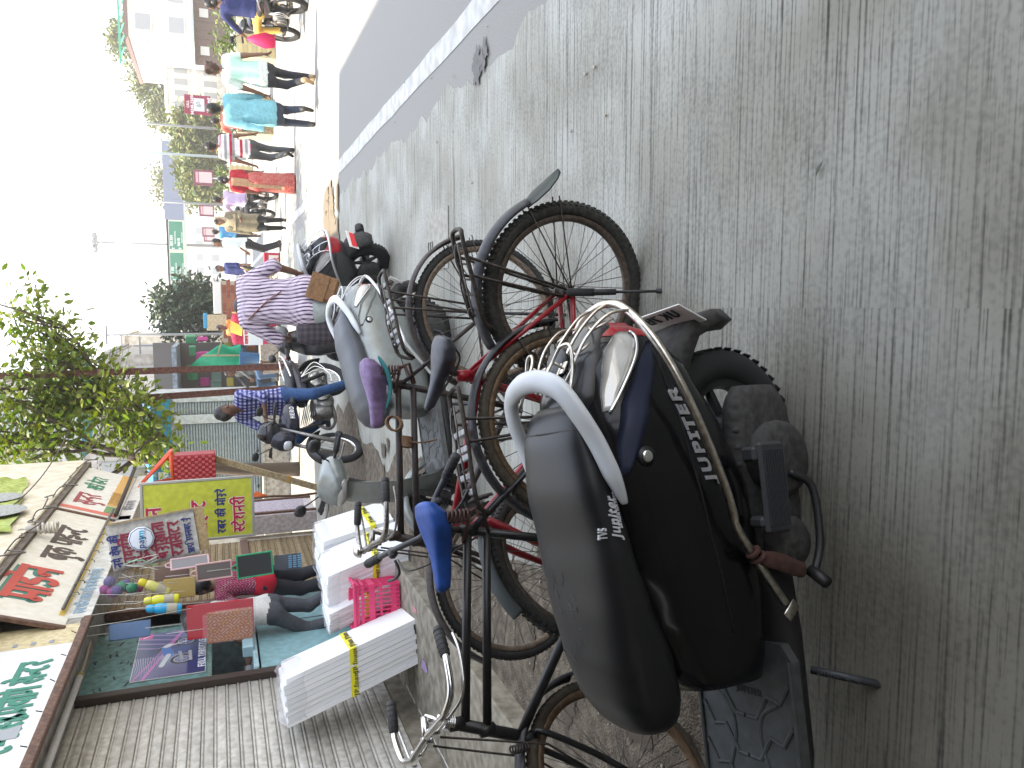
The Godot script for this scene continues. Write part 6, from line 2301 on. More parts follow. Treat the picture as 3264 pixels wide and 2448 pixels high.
func far_street():
	var steel := mat(0.55, 0.56, 0.56, 0.5, 0.5)
	var rust := mat(0.15, 0.062, 0.045, 0.8, 0.2, "dirt", 0.5, 2.5)
	# building with the pale blue shutters across the lane
	var b := thing("shuttered_shop", "low shop with pale blue grey shutters across the side lane", "shop", V(-3.9, 0, -20.3))
	piece("platform", b, V(0, 0.29, 0.1), V(3.5, 0.58, 1.3), mat(0.40, 0.38, 0.34, 0.9, 0, "dirt", 0.6, 1), 0.01)
	for i in 6:
		piece("platform_slab", b, V(-1.46 + i * 0.583, 0.61, 0.1), V(0.575, 0.06, 1.36), mat(0.42, 0.41, 0.37, 0.9, 0, "dirt", 0.65, 1.5), 0.006)
	piece("wall", b, V(0, 1.6, -1.0), V(3.5, 3.2, 1.8), mat(0.45, 0.48, 0.48, 0.9, 0, "dirt", 0.7, 0.8), 0)
	var shm := [mat(0.33, 0.39, 0.40, 0.5, 0.1, "dirt", 0.75, 1.2), mat(0.30, 0.36, 0.37, 0.5, 0.1, "dirt", 0.75, 1.5)]
	for k in [[0.55, 1.05], [-0.62, 0.75], [1.42, 0.42]]:
		var st := S()
		for i in 30:
			tube(st, [V(k[0] - k[1] * 0.5 + (0.0 if k[1] < 1 else -0.1), 0.68 + i * 0.065, -0.085), V(k[0] + k[1] * 0.5, 0.68 + i * 0.065, -0.085)], 0.031, 6)
		var o := obj("shutter", st, shm[0], b)
	for x in [1.17, -0.13, -1.1, 1.66]:
		piece("shutter_post", b, V(x, 1.62, -0.06), V(0.13 if x != 1.17 else 0.22, 2.0, 0.07), mat(0.50, 0.56, 0.57, 0.5, 0, "dirt", 0.8, 1), 0.006)
	for x in [0.3, 0.9, -0.6]:
		piece("shutter_lock", b, V(x, 0.72, -0.03), V(0.07, 0.05, 0.04), mat(0.05, 0.05, 0.05, 0.5, 0.5), 0.006)
	piece("fascia", b, V(0, 2.86, -0.02), V(3.5, 0.36, 0.12), mat(0.03, 0.26, 0.36, 0.6, 0, "dirt", 0.6, 1), 0)
	sign_text(b, "s U r j _ tt r e dd r s", 0.2, 0.05, mat(0.65, 0.66, 0.66, 0.6), Transform3D(Basis(), V(-1.2, 2.78, 0.045)), 0.9)
	piece("awning", b, V(0.1, 3.15, 0.4), V(3.3, 0.04, 0.9), mat(0.03, 0.18, 0.42, 0.6), 0, Basis(Vector3.RIGHT, 0.25))
	# rusty posts of an unfinished frame
	var rl := ["rusty brown steel post farther from the shops, right of its twin", "rusty brown steel post nearer the shops"]
	for i in 2:
		var t := thing("steel_post", rl[i], "post", V([-1.17, -1.66][i], 0, [-16.0, -16.6][i]), 0.0, "rusty posts by the lane")
		t.rotation.z = [0.01, 0.035][i]
		piece("web", t, V(0, 3.3, 0), V(0.02, 6.6, 0.11), rust, 0)
		for s in [-1.0, 1.0]:
			piece("flange", t, V(0, 3.3, s * 0.06), V(0.115, 6.6, 0.012), rust, 0)
		for k in 3:
			piece("joint_plate", t, V(0.0, 3.6 + k * 0.9, 0.07), V(0.14, 0.07, 0.014), mat(0.2, 0.12, 0.09, 0.8), 0.003)
	# dim open shop between the posts, full of goods
	b = thing("open_shop", "dark open fronted shop crowded with goods behind the rusty posts", "shop", V(-2.4, 0, -24.5))
	piece("wall", b, V(-1.2, 1.7, -1.5), V(5.0, 3.4, 0.2), mat(0.10, 0.09, 0.085, 0.9), 0)
	piece("roof", b, V(-1.2, 2.7, -0.2), V(5.0, 0.12, 2.8), mat(0.25, 0.30, 0.36, 0.8, 0, "dirt", 0.6, 1), 0)
	for i in 34:
		var hh := rf(0.12, 0.34)
		piece("goods", b, V(rf(-0.6, 1.5), 0.5 + (i % 6) * 0.33 + hh / 2, rf(-0.9, 0.5)), V(rf(0.1, 0.34), hh, rf(0.1, 0.3)), mat([0.3, 0.06, 0.35, 0.12, 0.4, 0.05][i % 6], [0.12, 0.08, 0.3, 0.18, 0.05, 0.2][i % 6], [0.05, 0.1, 0.22, 0.16, 0.06, 0.22][(i * 5) % 6], 0.7), 0.02, Basis(Vector3.UP, rf(-0.5, 0.5)))
	b = thing("melon_pile", "pile of pale green and pink fruit beside the dark shop", "fruit", V(-2.55, 1.25, -22.2))
	for i in 40:
		var st := S()
		lathe(st, [Vector2(0, -0.05), Vector2(0.045, -0.03), Vector2(0.058, 0), Vector2(0.045, 0.03), Vector2(0, 0.05)], 10, Transform3D(Basis(), V(rf(-0.28, 0.28), (i / 10) * 0.07 + rf(0, 0.03), rf(-0.15, 0.15))))
		obj("fruit", st, mat([0.42, 0.5, 0.35][i % 3], [0.45, 0.28, 0.42][i % 3], [0.18, 0.2, 0.12][i % 3], 0.6), b)
	# back buildings on the left with balconies and awnings
	far_building("tall pale concrete house behind the leafy tree", V(-6.6, 0, -33), V(7.4, 9.0, 8), mat(0.50, 0.47, 0.44, 0.9, 0, "dirt", 0.7, 0.3), 3, 4)
	far_building("grey half built house beyond the green tarpaulin", V(-5.6, 0, -46), V(6.6, 6.4, 9), mat(0.42, 0.40, 0.37, 0.9, 0, "dirt", 0.65, 0.3), 2, 3)
	far_building("cream house far along the left of the street", V(-6.0, 0, -62), V(8.0, 7.2, 10), mat(0.62, 0.56, 0.46, 0.9, 0, "dirt", 0.75, 0.3), 2, 4)
	var t := thing("blue_tarpaulin", "blue green tarpaulin roof high behind the leafy tree", "tarpaulin", V(-3.2, 5.6, -28.6))
	var rows := []
	for i in 7:
		var row := []
		for j in 7:
			row.append(V(j * 0.55 - 1.5, -0.25 * sin(j / 6.0 * PI) + 0.05 * sin(i * 2.0 + j), i * 0.4))
		rows.append(row)
	var st := S()
	sheet(st, rows, Vector3.UP, 0.01)
	obj("tarpaulin_sheet", st, mat(0.03, 0.26, 0.33, 0.6), t)
	# green tarpaulin and the stall by the lane mouth
	t = thing("green_tarpaulin", "bright green tarpaulin drooping from poles beside the brick wall", "tarpaulin", V(-1.3, 0, -24))
	rows = []
	for i in 9:
		var row := []
		for j in 8:
			var u := j / 7.0
			var v := i / 8.0
			var y := lerpf(2.35 - 0.75 * u * (1.0 - 0.3 * v), 0.95, v)
			row.append(V(lerpf(-0.42, 0.20, u) + 0.04 * sin(v * 9.0 + u * 5.0), y, 0.25 * sin(u * 7.0 + v * 2.0) * 0.4 + v * 0.3))
		rows.append(row)
	st = S()
	sheet(st, rows, V(0, 0, 1), 0.008)
	obj("tarpaulin_sheet", st, mat(0.0, 0.33, 0.16, 0.55, 0, "dirt", 0.75, 2), t)
	st = S()
	tube(st, [V(-0.1, 0.0, 0.3), V(-0.08, 2.0, 0.3)], 0.025, 7)
	tube(st, [V(-0.45, 0.0, 0.0), V(-0.45, 2.45, 0.0)], 0.025, 7)
	tube(st, [V(-0.08, 1.58, 0.32), V(0.42, 1.42, 0.32)], 0.02, 7)
	obj("tarpaulin_pole", st, mat(0.35, 0.27, 0.15, 0.9), t)
	t = thing("brick_wall", "low red brick wall and pier behind the striped shirt", "wall", V(-0.15, 0, -24.6))
	var bm := [mat(0.28, 0.09, 0.05, 0.9), mat(0.24, 0.075, 0.045, 0.9), mat(0.32, 0.115, 0.065, 0.9)]
	piece("mortar", t, V(0, 0.71, 0), V(1.80, 1.42, 0.18), mat(0.42, 0.36, 0.30, 0.95), 0)
	for r in 12:
		for c in 7:
			var x := -0.78 + c * 0.262 + (0.13 if r % 2 else 0.0)
			if x < 0.80:
				piece("brick", t, V(x, 0.06 + r * 0.116, 0.085), V(0.25, 0.104, 0.04), bm[(r * 3 + c * 5) % 3], 0.004)
	piece("white_cap", t, V(0.4, 1.53, 0.0), V(0.9, 0.22, 0.3), mat(0.70, 0.68, 0.64, 0.8), 0.01)
	t = thing("blue_tub", "blue plastic tub standing on a ledge under the green tarpaulin", "tub", V(-1.42, 0.5, -22.8))
	st = S()
	lathe(st, [Vector2(0.0, 0.0), Vector2(0.14, 0.0), Vector2(0.175, 0.5), Vector2(0.19, 0.51), Vector2(0.16, 0.5), Vector2(0.13, 0.03), Vector2(0, 0.03)], 22)
	obj("tub_body", st, mat(0.04, 0.17, 0.42, 0.4, 0, "dirt", 0.75, 3), t)
	t = thing("stone_ledge", "pale stone ledge under the blue tub", "ledge", V(-1.45, 0, -22.8))
	piece("ledge_block", t, V(0, 0.245, 0), V(0.9, 0.49, 0.6), mat(0.5, 0.47, 0.42, 0.9, 0, "dirt", 0.7, 1.5), 0.02)
	# firewood
	t = thing("wood_heap", "heap of split pale firewood by the roadside", "firewood", V(0.55, 0, -22.2))
	for i in 46:
		st = S()
		var a := V(rf(-0.55, 0.45), 0.05 + 0.018 * i, rf(-0.3, 0.3))
		var d := V(rf(-0.7, 0.7), rf(0.0, 0.5), rf(-0.5, 0.5)).normalized() * rf(0.22, 0.4)
		tube(st, [a - d * 0.5, a + d * 0.5], rf(0.02, 0.038), 5)
		obj("log", st, mat(rf(0.4, 0.6), 0.42, 0.28, 0.9) if i % 2 else mat(0.36, 0.27, 0.17, 0.9), t)
	t = thing("red_crate", "red crate with a white painted number on the sunlit road", "crate", V(1.15, 0, -21.0))
	piece("crate_body", t, V(0, 0.2, 0), V(0.42, 0.40, 0.34), mat(0.48, 0.03, 0.07, 0.6), 0.012)
	for s in [-1.0, 1.0]:
		piece("crate_rail", t, V(0, 0.2 + s * 0.18, 0.175), V(0.44, 0.035, 0.02), mat(0.40, 0.02, 0.05, 0.6), 0.004)
	piece("crate_panel", t, V(0.03, 0.17, 0.174), V(0.24, 0.24, 0.012), mat(0.7, 0.66, 0.64, 0.7), 0.003)
	write("crate_lettering", "3", 0.17, mat(0.45, 0.03, 0.06, 0.6), t, Transform3D(Basis(), V(0.03, 0.09, 0.181)))
	t = thing("price_board", "white sign panel with red letters leaning below the red drapes", "sign", V(-0.62, 0.55, -20.0))
	piece("board_panel", t, V(0, 0.2, 0), V(0.62, 0.44, 0.03), mat(0.62, 0.66, 0.68, 0.5), 0.004)
	sign_text(t, "m s A l A _ b h A r", 0.07, 0.018, mat(0.45, 0.03, 0.03, 0.6), Transform3D(Basis(), V(-0.28, 0.32, 0.017)), 0.9)
	st = S()
	lathe(st, [Vector2(0, 0.004), Vector2(0.1, 0.004), Vector2(0.1, 0)], 20, Transform3D(Basis(Vector3.RIGHT, PI / 2), V(0.05, 0.17, 0.014)))
	obj("board_disc", st, mat(0.78, 0.80, 0.82, 0.5), t)
	# dark hedge of feathery bush
	tree("feathery_tree", "dark feathery dense tree left of the green road signs", V(-0.2, 0, -44), 4.4, 1.7, 120, 40, 0.30, leaf_mat(0.035, 0.07, 0.025, 0.6))
	# overhead sign gantry
	t = thing("sign_gantry", "overhead gantry with cream frames and green direction signs across the road", "sign", V(0, 0, -90))
	piece("beam", t, V(8.6, 6.05, 0), V(18.0, 0.22, 0.3), steel, 0)
	piece("beam", t, V(8.6, 4.32, 0.05), V(18.0, 0.18, 0.3), mat(0.40, 0.44, 0.43, 0.6), 0)
	for x in [1.2, 17.2]:
		piece("gantry_post", t, V(x, 3.1, 0), V(0.4, 6.2, 0.4), steel, 0)
	piece("blank_panel", t, V(13.1, 5.30, 0.12), V(8.2, 1.95, 0.1), mat(0.16, 0.19, 0.27, 0.6), 0)
	for i in 3:
		var x: float = [7.4, 4.16, 0.9][i]
		piece("sign_frame", t, V(x, 5.23, 0.1), V(3.25, 1.85, 0.1), mat(0.62, 0.58, 0.42, 0.6), 0)
		piece("green_panel", t, V(x, 5.23, 0.17), V(2.95, 1.38, 0.05), mat(0.0, 0.17, 0.095, 0.5), 0)
		for e in [[0, 0.69, 3.0, 0.05], [0, -0.69, 3.0, 0.05], [1.48, 0, 0.05, 1.4], [-1.48, 0, 0.05, 1.4]]:
			piece("panel_border", t, V(x + e[0], 5.23 + e[1], 0.2), V(e[2], e[3], 0.03), mat(0.65, 0.66, 0.64, 0.5), 0)
		var wm := mat(0.66, 0.68, 0.66, 0.5)
		sign_text(t, ["m d n _ m h l", "p tt e l _ n g r", "r I g l"][i], 0.24, 0.05, wm, Transform3D(Basis(), V(x - 1.1, 5.53, 0.2)), 0.9)
		sign_text(t, ["d e v A s _ r O dd", "v i j y _ n g r", "ch O r A h A"][i], 0.20, 0.045, wm, Transform3D(Basis(), V(x - 1.1, 4.87, 0.2)), 0.9)
		for r in 2:
			write("sign_lettering", [["MADAN MAHAL", "DEWAS ROAD"], ["PATEL NAGAR", "VIJAY NAGAR"], ["REGAL", "CIRCLE"]][i][r], 0.13, wm, t, Transform3D(Basis(), V(x - 0.2, 5.33 - 0.66 * r, 0.2)))
			st = S(false)
			prism(st, PackedVector2Array([Vector2(-0.04, -0.14), Vector2(0.04, -0.14), Vector2(0.04, 0.02), Vector2(0.11, 0.02), Vector2(0, 0.15), Vector2(-0.11, 0.02), Vector2(-0.04, 0.02)]), 0.0, 0.01, Transform3D(Basis(), V(x - 1.33, 5.55 - 0.66 * r, 0.2)))
			obj("sign_arrow", st, wm, t)
	# red board of a shop
	t = thing("maroon_board", "maroon board with white letters and a grey square, on the right of the road", "sign board", V(9.3, 1.5, -40))
	piece("board_panel", t, V(0, 0.56, 0), V(0.86, 1.14, 0.06), mat(0.22, 0.01, 0.045, 0.5), 0.01)
	piece("board_square", t, V(0, 0.5, 0.034), V(0.58, 0.46, 0.012), mat(0.50, 0.52, 0.55, 0.6), 0)
	st = S()
	tube(st, spl([V(-0.1, 0.42, 0.045), V(-0.05, 0.62, 0.045), V(-0.02, 0.4, 0.045), V(0.06, 0.62, 0.045), V(0.14, 0.5, 0.045), V(0.05, 0.48, 0.045)], 5), 0.008, 5)
	obj("board_mark", st, mat(0.1, 0.1, 0.12, 0.6), t)
	var wm2 := mat(0.75, 0.7, 0.7, 0.5)
	for r in [["CALL", 0.11, 0.98], ["94248-23456", 0.125, 0.80], ["Anant", 0.20, 0.06]]:
		write("board_lettering", r[0], r[1], wm2, t, Transform3D(Basis.from_scale(V(0.92, 1, 1)), V(0, r[2], 0.032)))
	st = S()
	tube(st, [V(0, -1.5, 0), V(0, 0, 0)], 0.05, 8)
	obj("board_pole", st, steel, t)
	for i in 4:
		t = thing("small_maroon_board", ["largest small maroon board on a pole, above the red sari", "second small maroon board, above the lilac shirt", "third small maroon board far along the median", "last small maroon board far along the median, right beside the third"][i], "sign board", V([7.5, 7.4, 7.0, 7.3][i], 1.0, [-50.0, -66.0, -80.0, -90.0][i]), 0.0, "maroon boards along the median")
		piece("board_panel", t, V(0, 1.0, 0), V(0.9, 1.1, 0.08), mat(0.16, 0.04, 0.06, 0.6), 0.01)
		piece("board_square", t, V(0.02, 0.9, 0.045), V(0.62, 0.7, 0.012), mat(0.55, 0.42, 0.42, 0.6), 0)
		piece("board_band", t, V(0.02, 1.36, 0.045), V(0.6, 0.14, 0.012), mat(0.6, 0.3, 0.34, 0.6), 0)
		st = S()
		tube(st, [V(0, -1, 0), V(0, 0.6, 0)], 0.05, 8)
		obj("board_pole", st, steel, t)
	# median of planted kerb
	t = thing("median_strip", "low kerbed median with brick planters and shrubs on the right of the road", "median", V(8.4, 0, -42))
	for i in 18:
		piece("kerb_stone", t, V(i * 0.05, 0.10, 16 - i * 3.0), V(0.5, 0.2, 2.95), mat(0.55, 0.53, 0.45, 0.9), 0.02)
	var lab := ["brick planter with clipped shrub, rightmost on the median", "brick planter behind the man in the mint shirt", "brick planter behind the man in the cyan kurta", "brick planter far along the median by the red sari"]
	for i in 4:
		t = thing("brick_planter", lab[i], "planter", V([7.2, 6.5, 5.0, 5.1][i], 0, [-20.5, -21.0, -22.5, -34.0][i]), 0.0, "brick planters on the median")
		piece("mortar", t, V(0, 0.45, 0), V(0.96, 0.9, 0.96), mat(0.42, 0.38, 0.26, 0.95), 0)
		for r in 8:
			for c in 4:
				piece("brick", t, V(-0.36 + c * 0.24 + (0.06 if r % 2 else -0.0), 0.06 + r * 0.108, 0.475), V(0.215, 0.085, 0.03), mat(0.52, 0.44, 0.22, 0.9) if (r + c) % 2 else mat(0.46, 0.38, 0.2, 0.9), 0.004)
		var spots := []
		for k in 18:
			spots.append(V(rf(-0.4, 0.4), rf(0.9, 1.35), rf(-0.4, 0.4)))
		crown(t, spots, 14, 0.1, leaf_mesh(0.14, 0.06), leaf_mat(0.12, 0.17, 0.04), "shrub")
	# white buildings on the right
	var wht := mat(0.74, 0.73, 0.70, 0.85, 0, "dirt", 0.85, 0.3)
	far_building("big white building with dark top signs at the right of the street", V(26.2, 0, -78), V(9.5, 7.4, 14), wht, 3, 4, Vector3.BACK, mat(0.20, 0.12, 0.11, 0.8))
	far_building("white building with a ribbed roof left of the big white one", V(19.8, 0, -84), V(4.0, 5.0, 10), wht, 2, 4)
	far_building("pale low building beyond the green shade roof", V(16.5, 0, -97), V(6.0, 3.0, 10), mat(0.70, 0.66, 0.62, 0.85, 0, "dirt", 0.8, 0.3), 2, 3)
	far_building("distant pale house at the end of the street, right of its twin", V(9.5, 0, -150), V(9, 7.5, 10), mat(0.6, 0.58, 0.56, 0.9), 3, 4)
	far_building("distant pale house at the end of the street, left of its twin", V(0.5, 0, -160), V(10, 6.8, 10), mat(0.62, 0.6, 0.57, 0.9), 3, 4)
	t = thing("shade_roof", "green edged lean to roof on the white building", "roof", V(23.0, 7.5, -71.5))
	st = S(false)
	for i in 9:
		box(st, V(-3.6 + i * 0.9, 0.35 - i * 0.0, 0), V(0.08, 0.08, 2.6), 0, Basis(Vector3.RIGHT, 0.2))
	box(st, V(0, 0.45, 1.2), V(8.0, 0.16, 0.12))
	obj("roof_frame", st, mat(0.05, 0.35, 0.22, 0.6), t)
	t = thing("brown_shack", "brown boarded kiosk with framed pictures at the right edge of the street", "kiosk", V(19.6, 0, -62))
	for i in 8:
		piece("board", t, V(-2.1 + i * 0.6, 1.2, 0), V(0.585, 2.4, 0.12), mat(0.16, 0.11, 0.09, 0.85, 0, "dirt", 0.7, 1), 0.01)
	for i in 2:
		piece("picture", t, V([-1.4, 1.2][i], 1.7, 0.09), V(0.6, 0.6, 0.05), mat(0.6, 0.6, 0.58, 0.6), 0.01)
	piece("roof", t, V(0, 2.5, 0.4), V(5.4, 0.12, 1.6), mat(0.42, 0.52, 0.56, 0.7), 0)
	# trees beyond
	var gm := leaf_mat(0.13, 0.16, 0.04)
	for k in [["olive green tree between the white building and the gantry", V(21.5, 0, -98), 7.6, 3.0], ["olive green tree over the low pale building", V(25.5, 0, -100), 9.6, 3.4], ["small olive tree at the top right behind the white building", V(31, 0, -104), 12.0, 3.0], ["round green tree under the blank gantry panel", V(11.4, 0, -72), 3.9, 2.6], ["round green tree between the maroon board and the blank panel", V(14.6, 0, -73), 4.3, 2.3], ["pale far tree above the gantry panel", V(16.5, 0, -118), 8.6, 3.6]]:
		tree("roadside_tree", k[0], k[1], k[2], k[3], 90, 36, 0.55, gm if k[1].z > -110 else leaf_mat(0.15, 0.17, 0.06), "trees along the far road")
	# poles and wires
	var pl := ["thin pale lamp pole in front of the striped polo shirt", "tall mast carrying a cluster of lamps beyond the green signs", "thin pole behind the lilac shirt", "thin pole behind the leafy tree, left of the feathery tree", "second thin pole behind the leafy tree", "thin bare pole between the blank gantry panel and the maroon board"]
	var pp := [V(7.0, 0, -40), V(6.6, 0, -92), V(5.4, 0, -45), V(-1.3, 0, -40), V(-1.9, 0, -42), V(8.7, 0, -42)]
	var ph := [6.9, 13.0, 4.2, 6.6, 5.4, 5.5]
	for i in 6:
		t = thing("street_pole", pl[i], "pole", pp[i], 0.0, "thin poles along the street")
		st = S()
		tube(st, [V(0, 0, 0), V(0, ph[i] * 0.5, 0), V(0, ph[i], 0)], [0.07, 0.055, 0.035] if i != 1 else [0.16, 0.13, 0.1], 8)
		obj("pole_shaft", st, mat(0.36, 0.42, 0.45, 0.5, 0.4) if i == 0 else mat(0.22, 0.23, 0.24, 0.6, 0.3), t)
		if i == 1:
			st = S(false)
			for k in 8:
				var a := TAU * k / 8
				box(st, V(cos(a) * 0.8, 13.1, sin(a) * 0.8), V(0.5, 0.35, 0.5), 0.05, Basis(Vector3.UP, a))
				tube(st, [V(0, 12.8, 0), V(cos(a) * 0.8, 13.0, sin(a) * 0.8)], 0.04, 5)
			obj("lamp_cluster", st, mat(0.25, 0.26, 0.28, 0.5), t)
		if i == 3 or i == 4:
			piece("cross_arm", t, V(0, ph[i] - 0.3, 0), V(0.9, 0.07, 0.07), mat(0.22, 0.22, 0.22, 0.7), 0)
	t = thing("overhead_wires", "thin overhead wires between the poles behind the leafy tree", "wires")
	st = S()
	for i in 4:
		tube(st, spl([V(-1.3, 6.2 - i * 0.25, -40), V(-2.4, 5.6 - i * 0.2, -34), V(-4.0, 6.2 - i * 0.1, -29)], 6), 0.012, 4)
	obj("wire", st, mat(0.08, 0.08, 0.08, 0.7), t)
	shop_tree()
# ---------------------------------------------------------------- motorcycles and the parked row
func motorcycle(c: Dictionary) -> Node3D:
	var t := thing("motorcycle", c.label, "motorcycle", c.at, c.yaw, c.get("group", ""), c.get("lean", 0.0))
	var paint: Material = c.paint
	var black := mat(0.02, 0.02, 0.021, 0.5)
	var metal := mat(0.35, 0.34, 0.33, 0.4, 0.8, "dirt", 0.6, 5)
	var chrome := mat(0.75, 0.74, 0.72, 0.2, 1.0)
	var ty := mat(0.022, 0.022, 0.023, 0.85)
	cycle_wheel(t, V(0, 0.30, 0), 0.30, 0.048, false, ty, chrome if c.get("spoked", true) else black)
	var st := S()
	hull(st, [[0.20, 0.68, 0.80, 0.11], [0.32, 0.70, 0.80, 0.13], [0.55, 0.70, 0.79, 0.12], [0.68, 0.72, 0.79, 0.09]], -0.05, 0.68, 16, 18, 2.6)
	obj("seat", st, mat(0.02, 0.02, 0.022, 0.6), t).position.x = -0.12
	st = S()
	hull(st, [[0.52, 0.72, 0.80, 0.09], [0.62, 0.70, 0.90, 0.135], [0.78, 0.69, 0.93, 0.15], [0.92, 0.70, 0.90, 0.12], [0.98, 0.74, 0.84, 0.06]], 0.52, 0.98, 18, 20, 2.4)
	var tank := obj("fuel_tank", st, paint, t)
	if c.has("brand"):
		for s in [-1.0, 1.0]:
			write("tank_lettering", c.brand, 0.055, mat(0.7, 0.7, 0.72, 0.4), tank, Transform3D(Basis(V(-s if s < 0 else 1.0, 0, 0) * (1.0 if s > 0 else -1.0), Vector3.UP, V(0, 0, s)) if s > 0 else Basis(V(-1, 0, 0), Vector3.UP, V(0, 0, -1)), V(0.77, 0.79, s * 0.155)))
	st = S()
	hull(st, [[-0.34, 0.70, 0.78, 0.05], [-0.22, 0.64, 0.78, 0.09], [0.1, 0.56, 0.72, 0.11], [0.35, 0.52, 0.70, 0.11], [0.45, 0.56, 0.68, 0.08]], -0.34, 0.45, 18, 18)
	obj("tail_cover", st, paint, t)
	st = S()
	hull(st, [[-0.36, 0.69, 0.775, 0.06], [-0.31, 0.69, 0.775, 0.075]], -0.36, -0.31, 3, 16)
	obj("tail_lamp", st, mat(0.5, 0.012, 0.02, 0.2), t)
	piece("number_plate", t, V(-0.36, 0.55, 0), V(0.006, 0.10, 0.19), mat(0.7, 0.7, 0.68, 0.5), 0.001, Basis(Vector3.BACK, 0.3))
	st = S()
	guard(st, V(0, 0.30, 0), 0.335, 75, 175, 0.065)
	obj("mudguard", st, black, t)
	st = S()
	tube(st, spl([V(0.3, 0.5, 0.02), V(0.1, 0.82, 0.0), V(-0.3, 0.84, 0.0)], 3), 0.001, 4)
	for s in [-1.0, 1.0]:
		tube(st, spl([V(0.1, 0.74, 0.12 * s), V(-0.2, 0.80, 0.115 * s), V(-0.36, 0.83, 0.05 * s), V(-0.37, 0.83, 0.0)], 4), 0.012, 7)
	obj("grab_handle", st, chrome, t)
	st = S()
	box(st, V(0.55, 0.40, 0), V(0.30, 0.26, 0.20), 0.05)
	for i in 7:
		box(st, V(0.66, 0.50 + i * 0.022, 0), V(0.20, 0.008, 0.19), 0.003, Basis(Vector3.BACK, 0.25))
	lathe(st, [Vector2(0.10, -0.13), Vector2(0.11, -0.10), Vector2(0.11, 0.10), Vector2(0.10, 0.13)], 16, Transform3D(Basis(Vector3.RIGHT, PI / 2), V(0.50, 0.36, 0)))
	obj("engine", st, metal, t)
	st = S()
	tube(st, spl([V(0.72, 0.48, 0.07), V(0.80, 0.32, 0.09), V(0.6, 0.22, 0.12), V(0.2, 0.27, 0.14), V(-0.3, 0.36, 0.15)], 5), [0.02, 0.02, 0.02, 0.02, 0.02, 0.02, 0.02, 0.02, 0.02, 0.02, 0.025, 0.03, 0.038, 0.042, 0.045, 0.045, 0.046, 0.046, 0.046, 0.046, 0.04], 10)
	obj("exhaust", st, metal, t)
	st = S()
	tube(st, [V(0.95, 0.78, 0), V(0.80, 0.45, 0), V(0.45, 0.28, 0), V(0.30, 0.55, 0)], 0.022, 8)
	for s in [-1.0, 1.0]:
		tube(st, [V(0.40, 0.32, 0.07 * s), V(0, 0.30, 0.09 * s)], 0.018, 8)
		tube(st, [V(0.18, 0.62, 0.10 * s), V(0.0, 0.32, 0.10 * s)], 0.026, 8)
		tube(st, [V(0.38, 0.30, 0.05 * s), V(0.38, 0.29, 0.26 * s)], 0.013, 7)
	for i in 5:
		tube(st, circ(V(0.44, 0.42, -0.16), 0.12 + i * 0.0, 10), 0.006, 5, true)
	obj("frame", st, black, t)
	st = S()
	for k in 3:
		tube(st, spl([V(0.12, 0.62, -0.14), V(0.05 - k * 0.08, 0.45, -0.19), V(0.08, 0.28, -0.19), V(0.22, 0.26, -0.17)], 5), 0.007, 6)
	obj("leg_guard", st, chrome, t)
	var fe := Node3D.new()
	fe.name = "front_end"
	t.add_child(fe, true)
	fe.transform = Transform3D(Basis(Vector3.UP, c.get("steer", 0.0)), V(1.02, 0, 0))
	cycle_wheel(fe, V(0.24, 0.30, 0), 0.30, 0.042, false, ty, chrome if c.get("spoked", true) else black)
	st = S()
	for s in [-1.0, 1.0]:
		tube(st, [V(-0.03, 0.92, 0.085 * s), V(0.10, 0.62, 0.085 * s), V(0.24, 0.30, 0.085 * s)], [0.02, 0.022, 0.028], 9)
	obj("fork", st, metal, fe)
	st = S()
	guard(st, V(0.24, 0.30, 0), 0.33, 40, 150, 0.06)
	obj("front_mudguard", st, black, fe)
	st = S()
	hull(st, [[0.0, 0.80, 1.02, 0.10], [0.10, 0.76, 1.05, 0.125], [0.17, 0.78, 0.98, 0.10], [0.20, 0.82, 0.92, 0.05]], 0.0, 0.20, 10, 20, 2.3)
	obj("headlamp_cowl", st, paint if c.get("cowl", true) else black, fe)
	st = S()
	hull(st, [[0.14, 0.80, 0.93, 0.085], [0.2, 0.815, 0.91, 0.06], [0.215, 0.83, 0.89, 0.03]], 0.14, 0.215, 5, 18)
	obj("headlamp", st, mat(0.65, 0.66, 0.68, 0.08, 0.3), fe)
	st = S()
	tube(st, spl([V(-0.14, 1.0, -0.36), V(-0.06, 1.01, -0.22), V(-0.03, 0.96, -0.06), V(-0.03, 0.96, 0.06), V(-0.06, 1.01, 0.22), V(-0.14, 1.0, 0.36)], 5), 0.012, 8)
	for s in [-1.0, 1.0]:
		tube(st, [V(-0.085, 1.007, 0.25 * s), V(-0.145, 1.0, 0.375 * s)], 0.018, 10)
		tube(st, spl([V(-0.06, 1.0, 0.18 * s), V(-0.02, 1.0, 0.26 * s), V(-0.06, 0.99, 0.35 * s)], 4), 0.006, 5)
		tube(st, spl([V(-0.05, 1.02, 0.2 * s), V(-0.03, 1.12, 0.25 * s), V(-0.04, 1.17, 0.29 * s)], 4), 0.006, 5)
	obj("handlebar", st, black, fe)
	for s in [-1.0, 1.0]:
		st = S()
		hull(st, [[-0.02, 1.145, 1.215, 0.055], [0.0, 1.14, 1.22, 0.065], [0.015, 1.155, 1.205, 0.04]], -0.02, 0.015, 4, 16, 2.3)
		obj("mirror", st, black, fe).position = V(-0.04, 0, 0.31 * s)
	return t

